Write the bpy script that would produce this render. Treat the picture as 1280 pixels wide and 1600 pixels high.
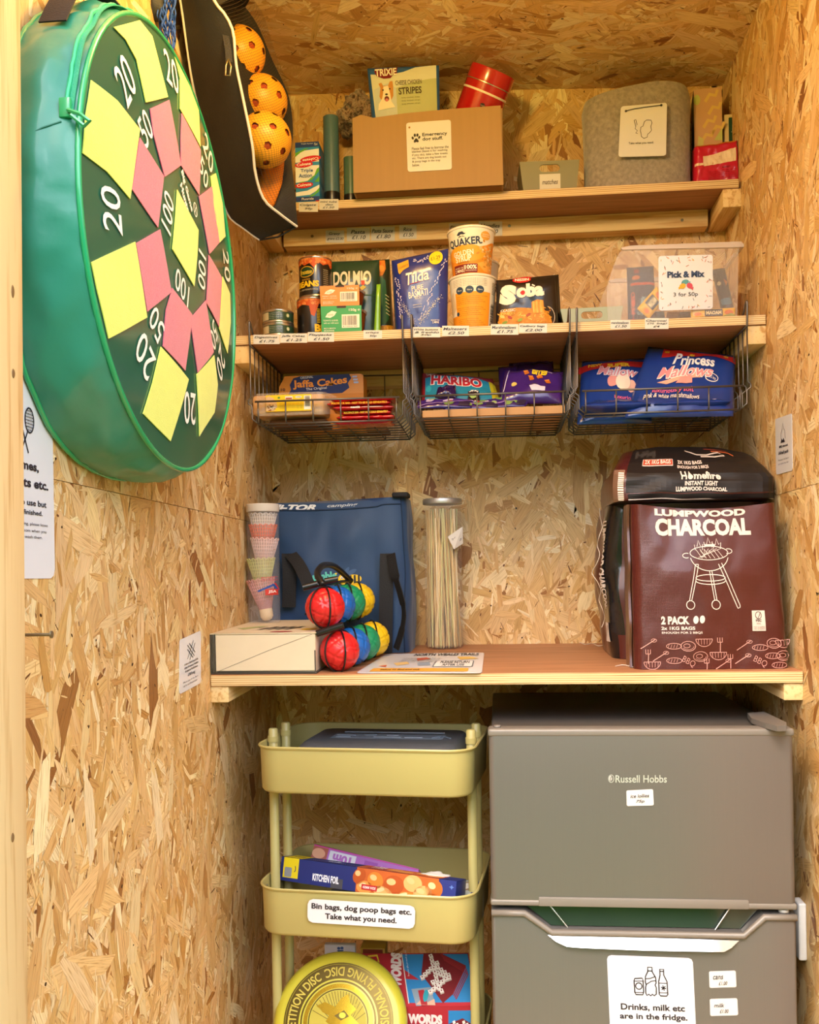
import bpy, bmesh, math, random
from mathutils import Vector, Matrix, Euler
for _o in list(bpy.data.objects):
    bpy.data.objects.remove(_o)
SC = bpy.context.scene
COL = SC.collection
PI = math.pi
rnd = random.Random(7)

# ---------------------------------------------------------------- camera
F, YAW, ROLL, CY, CX0, DIST, CZ = 1493.18, .0931, .0161, 901.07, .4932, 2.0687, 1.11
cam = bpy.data.objects.new('camera', bpy.data.cameras.new('camera'))
COL.objects.link(cam)
cam.data.sensor_fit = 'HORIZONTAL'
cam.data.sensor_width = 36
cam.data.lens = F/1280*36
cam.data.shift_y = (CY-800)/1280
cam.data.clip_start = .02
cam.location = (CX0, -DIST, CZ)
cam.rotation_mode = 'QUATERNION'
cam.rotation_quaternion = (Matrix.Rotation(YAW, 3, 'Z') @ Matrix.Rotation(PI/2, 3, 'X') @ Matrix.Rotation(-ROLL, 3, 'Z')).to_quaternion()
SC.camera = cam

# ---------------------------------------------------------------- daylight, lamp, exposure
SC.view_settings.view_transform = 'Standard'
SC.view_settings.look = 'None'
SC.view_settings.gamma = 1
SC.view_settings.use_curve_mapping = False
SC.view_settings.exposure = -0.1
W_ = bpy.data.worlds.new('open_sky')
SC.world = W_
W_.use_nodes = True
_nt = W_.node_tree
_bg = _nt.nodes['Background']
_sky = _nt.nodes.new('ShaderNodeTexSky')
_sky.sky_type = 'NISHITA'
_sky.sun_disc = False
_sky.sun_elevation = math.radians(50)
_sky.sun_rotation = math.radians(200)
_sky.air_density = 1.0
_sky.dust_density = 3.0
_sky.ozone_density = 1.0
_nt.links.new(_sky.outputs[0], _bg.inputs[0])
_bg.inputs[1].default_value = .85

def lamp(name, kind, loc, energy, color, size=.1, rot=(0, 0, 0)):
    l = bpy.data.lights.new(name, kind)
    l.energy = energy
    l.color = color
    if kind == 'SUN': l.angle = size
    else: l.shadow_soft_size = size
    o = bpy.data.objects.new(name, l)
    COL.objects.link(o)
    o.location = loc
    o.rotation_euler = rot
    return o
lamp('warm_ceiling_lamp', 'POINT', (.30, -.95, 2.02), 17, (1, .62, .15), .05)
# hazy sun from behind the camera on the right, its light softened by thin cloud and trees
lamp('hazy_sun', 'SUN', (3, -6, 4), 1.7, (.97, .98, 1), math.radians(35), (math.radians(62), 0, math.radians(44)))

# ---------------------------------------------------------------- helpers: photo ray to world point on a chosen plane
def ray(px, py):
    a = px-640; b = py-CY
    cr, sr = math.cos(ROLL), math.sin(ROLL)
    xc = (a*cr-b*sr)/F; zc = -(a*sr+b*cr)/F
    c, s = math.cos(YAW), math.sin(YAW)
    return xc*c-s, xc*s+c, zc
def P(px, py, Y=None, X=None, Z=None):
    r = ray(px, py)
    if Y is not None: t = (Y+DIST)/r[1]
    elif X is not None: t = (X-CX0)/r[0]
    else: t = (Z-CZ)/r[2]
    return Vector((CX0+r[0]*t, -DIST+r[1]*t, CZ+r[2]*t))

# ---------------------------------------------------------------- helpers: materials
def s2l(c):
    return c/12.92 if c <= .04045 else ((c+.055)/1.055)**2.4
def rgb(h):
    if isinstance(h, str):
        h = h.lstrip('#')
        return tuple(s2l(int(h[i:i+2], 16)/255) for i in (0, 2, 4))+(1,)
    return tuple(h)+(1,)
MATS = {}
class NT:
    def __init__(s, m): s.t = m.node_tree
    def n(s, typ, **kw):
        x = s.t.nodes.new(typ)
        for k, v in kw.items():
            if k.startswith('i_'):
                x.inputs[int(k[2:]) if k[2:].isdigit() else k[2:].replace('_', ' ')].default_value = v
            else: setattr(x, k, v)
        return x
    def l(s, a, b): s.t.links.new(a, b)
    def math(s, op, a, b=None, c=None):
        x = s.t.nodes.new('ShaderNodeMath'); x.operation = op
        for i, v in enumerate((a, b, c)):
            if v is None: continue
            if isinstance(v, (int, float)): x.inputs[i].default_value = v
            else: s.l(v, x.inputs[i])
        return x.outputs[0]
    def mix(s, fac, a, b, typ='MIX'):
        x = s.t.nodes.new('ShaderNodeMixRGB'); x.blend_type = typ
        for i, v in enumerate((fac, a, b)):
            if isinstance(v, (int, float)): x.inputs[i].default_value = v
            elif isinstance(v, tuple): x.inputs[i].default_value = v
            else: s.l(v, x.inputs[i])
        return x.outputs[0]
    def ramp(s, fac, stops, mode='LINEAR'):
        x = s.t.nodes.new('ShaderNodeValToRGB'); x.color_ramp.interpolation = mode
        e = x.color_ramp.elements
        while len(e) < len(stops): e.new(.5)
        for k, (p, c) in zip(e, stops):
            k.position = p; k.color = rgb(c) if isinstance(c, str) else c
        s.l(fac, x.inputs[0])
        return x.outputs[0]

def mat(name, col='#888888', rough=.5, metal=0, var=.06, vscale=30, bump=0, bscale=200, spec=.5, coat=0,
        alpha=1, trans=0, ior=1.45, stretch=(1, 1, 1), sheen=0, sss=0):
    """procedural principled material: base colour with a slight noise variation, optional relief"""
    if name in MATS: return MATS[name]
    m = bpy.data.materials.new(name); m.use_nodes = True
    b = m.node_tree.nodes['Principled BSDF']; N = NT(m)
    c = rgb(col)
    b.inputs['Roughness'].default_value = rough
    b.inputs['Metallic'].default_value = metal
    b.inputs['Specular IOR Level'].default_value = spec
    b.inputs['Coat Weight'].default_value = coat
    b.inputs['Coat Roughness'].default_value = .12
    b.inputs['Alpha'].default_value = alpha
    b.inputs['Transmission Weight'].default_value = trans
    b.inputs['IOR'].default_value = ior
    b.inputs['Sheen Weight'].default_value = sheen
    b.inputs['Base Color'].default_value = c
    m.diffuse_color = c
    if var or bump:
        tc = N.n('ShaderNodeTexCoord'); mp = N.n('ShaderNodeMapping')
        mp.inputs['Scale'].default_value = stretch
        N.l(tc.outputs['Object'], mp.inputs[0])
    if var:
        no = N.n('ShaderNodeTexNoise', i_Scale=vscale, i_Detail=4.0)
        N.l(mp.outputs[0], no.inputs['Vector'])
        f = N.math('MULTIPLY_ADD', no.outputs[0], var*2, 1-var)
        N.l(N.mix(1.0, c, f, 'MULTIPLY'), b.inputs['Base Color'])
    if bump:
        nb = N.n('ShaderNodeTexNoise', i_Scale=bscale, i_Detail=3.0)
        N.l(mp.outputs[0], nb.inputs['Vector'])
        bp = N.n('ShaderNodeBump', i_Strength=bump, i_Distance=.002)
        N.l(nb.outputs[0], bp.inputs['Height']); N.l(bp.outputs[0], b.inputs['Normal'])
    MATS[name] = m
    return m
def ink(col, rough=.55, **k):
    return mat('ink_'+col.lstrip('#'), col, rough, var=.02, **k)

# ---------------------------------------------------------------- helpers: objects
def link(name, me, m=None, parent=None, smooth=False, label=None):
    o = bpy.data.objects.new(name, me)
    COL.objects.link(o)
    if m is not None:
        for q in (m if isinstance(m, (list, tuple)) else [m]): me.materials.append(q)
    if parent is not None: o.parent = parent
    if smooth:
        for p in me.polygons: p.use_smooth = True
    if label: o['label'] = label
    return o
def thing(name, label, cat, loc=(0, 0, 0), rotz=0, group=None, rot=None):
    o = bpy.data.objects.new(name, None)
    COL.objects.link(o)
    o.empty_display_size = .05
    o.location = loc
    o.rotation_euler = rot if rot else (0, 0, rotz)
    tag(o, label, cat, group)
    return o
def tag(o, label, cat, group=None):
    o['label'] = label; o['category'] = cat
    if group: o['group'] = group
    return o
def structure(o):
    o['kind'] = 'structure'
    return o
def bm_mesh(bm, name='m'):
    bmesh.ops.recalc_face_normals(bm, faces=bm.faces)
    me = bpy.data.meshes.new(name); bm.to_mesh(me); bm.free()
    return me
def obj(name, bm, m, parent=None, smooth=False, label=None, sharp=None):
    me = bm_mesh(bm, name)
    o = link(name, me, m, parent, smooth, label)
    if smooth and sharp is not None:
        me.set_sharp_from_angle(angle=math.radians(sharp))
    return o
def add_box(bm, x0, y0, z0, x1, y1, z1, bevel=0, seg=2, M=None):
    r = bmesh.ops.create_cube(bm, size=1)
    vs = r['verts']
    for v in vs:
        v.co = Vector((x0+(v.co.x+.5)*(x1-x0), y0+(v.co.y+.5)*(y1-y0), z0+(v.co.z+.5)*(z1-z0)))
    if bevel:
        es = list({e for v in vs for e in v.link_edges})
        r2 = bmesh.ops.bevel(bm, geom=es, offset=bevel, segments=seg, profile=.5, affect='EDGES')
        vs = list({v for f in r2['faces'] for v in f.verts} | {v for v in vs if v.is_valid})
    if M is not None:
        bmesh.ops.transform(bm, matrix=M, verts=[v for v in vs if v.is_valid])
    return vs
def box(name, x0, y0, z0, x1, y1, z1, m, parent=None, bevel=0, seg=2, label=None):
    bm = bmesh.new(); add_box(bm, x0, y0, z0, x1, y1, z1, bevel, seg)
    return obj(name, bm, m, parent, smooth=bool(bevel), label=label, sharp=35)
def add_lathe(bm, prof, n=40, M=None, cap0=True, cap1=True, sx=1, sy=1):
    rings = []
    for r, z in prof:
        rings.append([bm.verts.new((r*sx*math.cos(2*PI*i/n), r*sy*math.sin(2*PI*i/n), z)) for i in range(n)])
    for a, b in zip(rings, rings[1:]):
        for i in range(n):
            bm.faces.new((a[i], a[(i+1) % n], b[(i+1) % n], b[i]))
    if cap0: bm.faces.new(list(reversed(rings[0])))
    if cap1: bm.faces.new(rings[-1])
    vs = [v for r in rings for v in r]
    if M is not None: bmesh.ops.transform(bm, matrix=M, verts=vs)
    return vs
def lathe(name, prof, m, parent=None, n=40, M=None, label=None, cap0=True, cap1=True, sx=1, sy=1, sharp=40):
    bm = bmesh.new(); add_lathe(bm, prof, n, M, cap0, cap1, sx, sy)
    return obj(name, bm, m, parent, True, label, sharp)
def add_tube(bm, pts, r, n=8, closed=False, caps=True):
    pts = [Vector(p) for p in pts]
    N = len(pts); rings = []
    prev = None
    for i, p in enumerate(pts):
        if closed: t = pts[(i+1) % N]-pts[(i-1) % N]
        else: t = pts[min(i+1, N-1)]-pts[max(i-1, 0)]
        if t.length < 1e-9: t = Vector((0, 0, 1))
        t.normalize()
        if prev is None:
            a = Vector((0, 0, 1)) if abs(t.z) < .9 else Vector((1, 0, 0))
            u = t.cross(a).normalized()
        else:
            u = prev-t*prev.dot(t)
            u = u.normalized() if u.length > 1e-6 else t.orthogonal().normalized()
        prev = u
        w = t.cross(u)
        rr = r[i] if isinstance(r, (list, tuple)) else r
        rings.append([bm.verts.new(p+(u*math.cos(2*PI*k/n)+w*math.sin(2*PI*k/n))*rr) for k in range(n)])
    for i in range(N if closed else N-1):
        a, b = rings[i], rings[(i+1) % N]
        for k in range(n):
            bm.faces.new((a[k], a[(k+1) % n], b[(k+1) % n], b[k]))
    if caps and not closed:
        bm.faces.new(list(reversed(rings[0]))); bm.faces.new(rings[-1])
def tube(name, pts, r, m, parent=None, n=8, closed=False, label=None):
    bm = bmesh.new(); add_tube(bm, pts, r, n, closed)
    return obj(name, bm, m, parent, True, label, 50)
def spline(pts, k=8, closed=False):
    """catmull-rom through points"""
    pts = [Vector(p) for p in pts]; out = []; n = len(pts)
    for i in range(n if closed else n-1):
        if closed: p0, p1, p2, p3 = (pts[(i+j) % n] for j in (-1, 0, 1, 2))
        else: p0, p1, p2, p3 = pts[max(i-1, 0)], pts[i], pts[i+1], pts[min(i+2, n-1)]
        for j in range(k):
            t = j/k
            out.append(.5*((2*p1)+(p2-p0)*t+(2*p0-5*p1+4*p2-p3)*t*t+(-p0+3*p1-3*p2+p3)*t**3))
    if not closed: out.append(pts[-1])
    return out
def add_prism(bm, poly, h0, h1, M=None, axis='Z'):
    a = [bm.verts.new((x, y, h0)) for x, y in poly]; b = [bm.verts.new((x, y, h1)) for x, y in poly]
    n = len(poly)
    bm.faces.new(list(reversed(a))); bm.faces.new(b)
    for i in range(n): bm.faces.new((a[i], a[(i+1) % n], b[(i+1) % n], b[i]))
    if M is not None: bmesh.ops.transform(bm, matrix=M, verts=a+b)
    return a+b
def rrect(x0, y0, x1, y1, r, k=5):
    out = []
    for cx, cy, a in ((x1-r, y1-r, 0), (x0+r, y1-r, 90), (x0+r, y0+r, 180), (x1-r, y0+r, 270)):
        for i in range(k+1):
            t = math.radians(a+90*i/k); out.append((cx+r*math.cos(t), cy+r*math.sin(t)))
    return out
def frame(o, x, y):
    """matrix with origin o, x axis, y axis (normal = x cross y)"""
    x = Vector(x).normalized(); z = x.cross(Vector(y)).normalized(); y = z.cross(x)
    M = Matrix((x, y, z)).transposed().to_4x4(); M.translation = Vector(o)
    return M
def add_grid(bm, f, nu, nv, closeu=False):
    g = [[bm.verts.new(f(i/nu, j/nv)) for j in range(nv+1)] for i in range(nu if closeu else nu+1)]
    k = len(g)
    for i in range(nu):
        for j in range(nv):
            bm.faces.new((g[i][j], g[(i+1) % k][j], g[(i+1) % k][j+1], g[i][j+1]))
    return g
def grid(name, f, nu, nv, m, parent=None, smooth=True, closeu=False, label=None, solid=0):
    bm = bmesh.new(); add_grid(bm, f, nu, nv, closeu)
    if solid:
        bmesh.ops.recalc_face_normals(bm, faces=bm.faces)
        bmesh.ops.solidify(bm, geom=list(bm.faces), thickness=solid)
    return obj(name, bm, m, parent, smooth, label, 60)
def uvgrid(o, fuv):
    me = o.data; l = me.uv_layers.new(name='UVMap')
    for i, lp in enumerate(me.loops): l.data[i].uv = fuv(me.vertices[lp.vertex_index].co)

# ---------------------------------------------------------------- helpers: flat print (lettering, logos, pictures) laid on a surface
_tc = {}
_font_obj = None
def text_geo(s, bold=0, shear=0, spacing=1):
    k = (s, bold, shear, spacing)
    if k in _tc: return _tc[k]
    cu = bpy.data.curves.new('t', 'FONT')
    cu.body = s; cu.resolution_u = 3; cu.offset = bold; cu.shear = shear; cu.space_character = spacing
    cu.fill_mode = 'FRONT' if hasattr(cu, 'fill_mode') else cu.fill_mode
    o = bpy.data.objects.new('t', cu)
    me = bpy.data.meshes.new_from_object(o)
    vs = [(v.co.x, v.co.y) for v in me.vertices]; fs = [tuple(p.vertices) for p in me.polygons]
    bpy.data.objects.remove(o); bpy.data.curves.remove(cu); bpy.data.meshes.remove(me)
    xs = [v[0] for v in vs] or [0, 1]; ys = [v[1] for v in vs] or [0, 1]
    _tc[k] = (vs, fs, (min(xs), min(ys), max(xs), max(ys)))
    return _tc[k]
class Print:
    """flat shapes given in a frame (x0,y0,x1,y1; y downwards) mapped by surf(s,t) -> (point, normal), s,t in 0..1, t upwards"""
    def __init__(s, surf, fr=(0, 0, 1, 1), step=None, eps=.0003):
        s.surf, s.fr, s.step, s.eps = surf, fr, step, eps
        s.bm = bmesh.new(); s.lay = s.bm.verts.layers.int.new('lay'); s.mats = []; s.auto = 1
    def _m(s, m):
        if isinstance(m, str): m = ink(m)
        if m not in s.mats: s.mats.append(m)
        return s.mats.index(m)
    def raw(s, vs, fs, m, layer):
        if layer is None: layer = s.auto
        i = s._m(m)
        bv = [s.bm.verts.new((x, y, 0)) for x, y in vs]
        for v in bv: v[s.lay] = layer
        for f in fs:
            try: s.bm.faces.new([bv[k] for k in f]).material_index = i
            except ValueError: pass
    def poly(s, pts, m, layer=1): s.raw(pts, [tuple(range(len(pts)))], m, layer); return s
    def rect(s, x0, y0, x1, y1, m, layer=1, r=0):
        s.poly(rrect(x0, y0, x1, y1, r) if r else [(x0, y0), (x1, y0), (x1, y1), (x0, y1)], m, layer); return s
    def ell(s, cx, cy, rx, ry, m, layer=1, rot=0, n=24):
        a = math.radians(rot); ca, sa = math.cos(a), math.sin(a); p = []
        for i in range(n):
            x, y = rx*math.cos(2*PI*i/n), ry*math.sin(2*PI*i/n); p.append((cx+x*ca-y*sa, cy+x*sa+y*ca))
        s.poly(p, m, layer); return s
    def line(s, pts, w, m, layer=2, closed=False):
        pts = [Vector((a[0], a[1])) for a in pts]
        n = len(pts); L = []; R = []
        for i in range(n):
            if closed: d = pts[(i+1) % n]-pts[i-1]
            else: d = pts[min(i+1, n-1)]-pts[max(i-1, 0)]
            d = d.normalized() if d.length else Vector((1, 0))
            q = Vector((-d.y, d.x))*w/2; L.append(pts[i]+q); R.append(pts[i]-q)
        vs = [tuple(v) for v in L]+[tuple(v) for v in R]
        s.raw(vs, [(i, (i+1) % n, n+(i+1) % n, n+i) for i in range(n if closed else n-1)], m, layer); return s
    def arc(s, cx, cy, rx, ry, a0, a1, w, m, layer=2, n=20):
        s.line([(cx+rx*math.cos(math.radians(a0+(a1-a0)*i/n)), cy+ry*math.sin(math.radians(a0+(a1-a0)*i/n))) for i in range(n+1)], w, m, layer); return s
    def text(s, st, x0, y0, x1, y1, m='#202020', layer=3, bold=0, rot=0, shear=0, f=None, spacing=1):
        vs, fs, (a, b, c, d) = text_geo(st, bold, shear, spacing)
        cx, cy = (x0+x1)/2, (y0+y1)/2; kx = (x1-x0)/max(c-a, 1e-6); ky = (y1-y0)/max(d-b, 1e-6)
        ca, sa = math.cos(math.radians(rot)), math.sin(math.radians(rot)); out = []
        for x, y in vs:
            X = (x-(a+c)/2)*kx; Y = -(y-(b+d)/2)*ky
            if f: X, Y = f(X, Y)
            out.append((cx+X*ca-Y*sa, cy+X*sa+Y*ca))
        s.raw(out, fs, m, layer); return s
    def ringtext(s, st, cx, cy, r, h, a0, a1, m, layer=3, bold=0, flip=1):
        """text along an arc from angle a0 to a1 (degrees, clockwise on the page), letters upright outward"""
        vs, fs, (a, b, c, d) = text_geo(st, bold)
        out = []
        for x, y in vs:
            t = math.radians(a0+(a1-a0)*(x-a)/(c-a)); rr = r+flip*h*((y-b)/(d-b)-.5)
            out.append((cx+rr*math.cos(t), cy+rr*math.sin(t)))
        s.raw(out, fs, m, layer); return s
    def scribble(s, st, x0, y0, x1, y1, m='#33333d', layer=3, rot=0):
        return s.text(st, x0, y0, x1, y1, m, layer, bold=.012, rot=rot, shear=.25)
    def build(s, name, parent=None, label=None, space=None):
        x0, y0, x1, y1 = s.fr; bm = s.bm
        for v in bm.verts: v.co.x = (v.co.x-x0)/(x1-x0); v.co.y = 1-(v.co.y-y0)/(y1-y0)
        if s.step:
            for ax in (0, 1):
                st = s.step[ax] if isinstance(s.step, tuple) else s.step
                lo = min((v.co[ax] for v in bm.verts), default=0); hi = max((v.co[ax] for v in bm.verts), default=0)
                k = math.floor(lo/st)+1; no = (1, 0, 0) if ax == 0 else (0, 1, 0)
                while k*st < hi:
                    bmesh.ops.bisect_plane(bm, geom=list(bm.verts)+list(bm.edges)+list(bm.faces), plane_co=Vector(no)*k*st, plane_no=no, dist=1e-7)
                    k += 1
        pos = []
        for v in bm.verts:
            p, n = s.surf(v.co.x, v.co.y)
            pos.append(Vector(p)+Vector(n)*s.eps*max(v[s.lay], 1))
        for v, p in zip(bm.verts, pos): v.co = p
        me = bpy.data.meshes.new(name); bm.to_mesh(me); bm.free()
        return link(name, me, s.mats, parent, label=label)
def flat(o, x, y):
    """surf for a flat rectangle: corner o (lower left), edge vectors x and y"""
    o, x, y = Vector(o), Vector(x), Vector(y); n = x.cross(y).normalized()
    return lambda s, t: (o+x*s+y*t, n)
def quad(a, b, c, d):
    """bilinear patch: a lower left, b lower right, c upper right, d upper left"""
    a, b, c, d = map(Vector, (a, b, c, d)); n = (b-a).cross(d-a).normalized()
    return lambda s, t: ((a*(1-s)+b*s)*(1-t)+(d*(1-s)+c*s)*t, n)
def fromfunc(f, flip=1):
    """surf from f(s,t)->point with numeric normal"""
    def g(s, t):
        e = 1e-3; p = f(s, t)
        du = f(s+e, t)-f(s-e, t); dv = f(s, t+e)-f(s, t-e); n = du.cross(dv)
        return p, (n.normalized()*flip if n.length > 1e-12 else Vector((0, -1, 0)))
    return g
def cyl(c, r0, r1, h, a0, a1, M=None):
    """surf on a (tapered) upright cylinder: centre of base c, radii bottom/top, angles for s=0..1"""
    c = Vector(c)
    def g(s, t):
        a = a0+(a1-a0)*s; r = r0+(r1-r0)*t; n = Vector((math.cos(a), math.sin(a), 0)); p = Vector((0, 0, h*t))+n*r
        if M is not None: return M @ (p+c), (M.to_3x3() @ n)
        return c+p, n
    return g
def pouch(f_mid, T, edge=.06, wr=0, seed=0, flip=1, nu=22, nv=22, pinch_top=True, pinch_bot=True, pinch_side=True, back=None):
    """closed bag: f_mid(s,t) mid surface point, thickness T; returns (front surf function, bmesh)"""
    from mathutils import noise
    def prof(s, t):
        ps = (1-abs(2*s-1)**3.2) if pinch_side else 1
        a = min(1, max(0, (1-t)/.28)) if pinch_top else 1
        b = min(1, max(0, t/.22)) if pinch_bot else 1
        return max(0, ps)**.6*math.sin(a*PI/2)**.8*math.sin(b*PI/2)**.8
    def nrm(s, t):
        e = 1e-3; n = (f_mid(s+e, t)-f_mid(s-e, t)).cross(f_mid(s, t+e)-f_mid(s, t-e))
        return n.normalized()*flip
    def wob(s, t):
        if not wr: return 0
        v = noise.noise(Vector((s*4+seed*7.1, t*3+seed, seed*1.7)))+.6*noise.noise(Vector((s*10-seed, t*6+seed*2, 3.3)))
        return wr*v
    def fr(s, t): return f_mid(s, t)+nrm(s, t)*(T/2*prof(s, t)+wob(s, t)*(.3+prof(s, t)))
    def bk(s, t): return f_mid(s, t)-nrm(s, t)*((T/2 if back is None else back)*prof(s, t)-wob(s, t)*.3+.0005)
    bm = bmesh.new()
    add_grid(bm, fr, nu, nv); add_grid(bm, bk, nu, nv)
    bmesh.ops.remove_doubles(bm, verts=[v for v in bm.verts], dist=.0002)
    bs = [e for e in bm.edges if e.is_boundary]
    if bs:
        try: bmesh.ops.bridge_loops(bm, edges=bs)
        except Exception: pass
    return fr, bm
def copy_tree(o, parent=None):
    c = o.copy(); COL.objects.link(c)
    if parent is not None: c.parent = parent
    for ch in list(o.children): copy_tree(ch, c)
    return c
# ================================================================ materials of the setting
def flake_mat():
    """one wood flake: its own colour (face attribute), grain along its length"""
    m = bpy.data.materials.new('wood_flake'); m.use_nodes = True; N = NT(m); b = m.node_tree.nodes['Principled BSDF']
    at = N.n('ShaderNodeAttribute', attribute_name='flake_colour')
    uv = N.n('ShaderNodeUVMap', uv_map='grain'); mp = N.n('ShaderNodeMapping'); N.l(uv.outputs[0], mp.inputs[0]); mp.inputs['Scale'].default_value = (520, 26, 1)
    n1 = N.n('ShaderNodeTexNoise', noise_dimensions='2D', i_Scale=1.0, i_Detail=2.0, i_Distortion=.3); N.l(mp.outputs[0], n1.inputs['Vector'])
    f = N.ramp(n1.outputs[0], [(.26, (.66, .55, .43, 1)), (.45, (.94, .91, .87, 1)), (.75, (1.06, 1.05, 1.03, 1))])
    N.l(N.mix(1.0, at.outputs['Color'], f, 'MULTIPLY'), b.inputs['Base Color'])
    bp = N.n('ShaderNodeBump', i_Strength=.25, i_Distance=.001); N.l(n1.outputs[0], bp.inputs['Height']); N.l(bp.outputs[0], b.inputs['Normal'])
    b.inputs['Roughness'].default_value = .48; b.inputs['Specular IOR Level'].default_value = .4
    return m
M_flake = flake_mat()
M_board = mat('strand_board_base', '#cfa268', .6, var=.25, vscale=18, bump=.4, bscale=120)
FL_COL = [(['#dcb584', '#e0bc8e', '#d8ae7a', '#e4c498', '#d3a872', '#deb886'], .64), (['#ebd2ac', '#efdab8', '#e8caa0'], .22), (['#c79a62', '#bf9058', '#cba26c'], .115), (['#9c6a3a', '#8e5c34', '#a8743f'], .025)]
def flakes(parent, o, x, y, w, h, seed, lean=0, dens=1.0, name='strand'):
    """wood flakes of the board surface, pressed over one another in thin layers: one mesh of separate flakes"""
    R = random.Random(seed); o, x, y = Vector(o), Vector(x), Vector(y); n = x.cross(y)
    vs = []; fs = []; cols = []; uvs = []
    pal = [([rgb(c) for c in cs], p) for cs, p in FL_COL]
    n_big = int(w*h*1700*dens); n_mid = int(w*h*5200*dens); n_sl = int(w*h*5200*dens)
    order = [0]*n_big+[1]*n_mid+[2]*n_sl
    R.shuffle(order); order = [0]*int(n_big*.6)+order
    N = len(order)
    for i, k in enumerate(order):
        if k == 0: L, W = R.uniform(.035, .13), R.uniform(.011, .036)
        elif k == 1: L, W = R.uniform(.016, .06), R.uniform(.003, .013)
        else: L, W = R.uniform(.006, .028), R.uniform(.0007, .0026)
        cx, cy = R.uniform(-.01, w+.01), R.uniform(-.01, h+.01)
        a = R.gauss(lean, .62) if R.random() < .75 else R.uniform(0, PI)
        ca, sa = math.cos(a), math.sin(a)
        s0, s1 = R.uniform(-.8, .8)*W, R.uniform(-.8, .8)*W
        ta, tb = R.uniform(.35, 1), R.uniform(.35, 1)
        bow = R.uniform(-.15, .15)*W
        lo = [(-W/2*ta, -L/2+s0), (W*.1*R.uniform(-2, 2), -L/2+R.uniform(-.3, .3)*W), (W/2*ta, -L/2-s0), (W/2+bow, -L*.12), (W/2+bow*.6, L*.22), (W/2*tb, L/2-s1), (W*.1*R.uniform(-2, 2), L/2+R.uniform(-.4, .4)*W), (-W/2*tb, L/2+s1), (-W/2+bow, L*.15), (-W/2+bow*.7, -L*.25)]
        z = .0009*i/N+.00005
        tx, ty = R.gauss(0, .012), R.gauss(0, .012)
        u0, v0 = R.uniform(0, 30), R.uniform(0, 30)
        b0 = len(vs)
        for px, py in lo:
            qx, qy = cx+px*ca-py*sa, cy+px*sa+py*ca
            qx = min(max(qx, 0), w); qy = min(max(qy, 0), h)
            vs.append(o+x*qx+y*qy+n*z)
            uvs.append((u0+px, v0+py))
        fs.append(tuple(range(b0, b0+10)))
        r = R.random(); 
        for cs, p in pal:
            if r < p: break
            r -= p
        c = R.choice(cs); g = R.uniform(.9, 1.08)
        if k == 2 and R.random() < .10: c = rgb('#6b4220')
        cols.append((c[0]*g*.99, c[1]*g*R.uniform(.97, 1.02), c[2]*g*R.uniform(.80, .92), 1))
    # bark specks
    for i in range(int(w*h*150)):
        cx, cy = R.uniform(0, w), R.uniform(0, h); r1, r2, a = R.uniform(.0007, .0024), R.uniform(.0007, .0035), R.uniform(0, PI); b0 = len(vs)
        for k in range(7):
            t = 2*PI*k/7; q = R.uniform(.7, 1.2); px, py = r1*q*math.cos(t), r2*q*math.sin(t)
            vs.append(o+x*min(max(cx+px*math.cos(a)-py*math.sin(a), 0), w)+y*min(max(cy+px*math.sin(a)+py*math.cos(a), 0), h)+n*.00098); uvs.append((px, py))
        fs.append(tuple(range(b0, b0+7))); cols.append(rgb('#3d2612') if R.random() < .7 else rgb('#6f4524'))
    me = bpy.data.meshes.new(name); me.from_pydata(vs, [], fs)
    at = me.attributes.new('flake_colour', 'FLOAT_COLOR', 'FACE'); at.data.foreach_set('color', [c for q in cols for c in q])
    ul = me.uv_layers.new(name='grain'); ul.data.foreach_set('uv', [c for f in fs for k in f for c in uvs[k]])
    ob = link(name, me, M_flake, parent); ob['kind'] = 'stuff'
    return ob
def pine_mat(name, axis='X', c0='#c99a5e', c1='#e8c890', knots=True, ring=90, sat=None):
    m = bpy.data.materials.new(name); m.use_nodes = True; N = NT(m); b = m.node_tree.nodes['Principled BSDF']
    tc = N.n('ShaderNodeTexCoord'); mp = N.n('ShaderNodeMapping'); N.l(tc.outputs['Object'], mp.inputs[0])
    st = {'X': (.05, 1, 1), 'Y': (1, .05, 1), 'Z': (1, 1, .05)}[axis]
    mp.inputs['Scale'].default_value = st
    n1 = N.n('ShaderNodeTexNoise', i_Scale=ring, i_Detail=3.0, i_Distortion=.4); N.l(mp.outputs[0], n1.inputs['Vector'])
    n2 = N.n('ShaderNodeTexNoise', i_Scale=ring*3, i_Detail=2.0); N.l(mp.outputs[0], n2.inputs['Vector'])
    f = N.math('ADD', N.math('MULTIPLY', n1.outputs[0], .75), N.math('MULTIPLY', n2.outputs[0], .25))
    col = N.ramp(f, [(.36, c0), (.5, c1), (.66, c1), (.74, c0)])
    N.l(col, b.inputs['Base Color']); b.inputs['Roughness'].default_value = .6; b.inputs['Specular IOR Level'].default_value = .3
    bp = N.n('ShaderNodeBump', i_Strength=.2, i_Distance=.001); N.l(f, bp.inputs['Height']); N.l(bp.outputs[0], b.inputs['Normal'])
    MATS[name] = m
    return m
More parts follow.
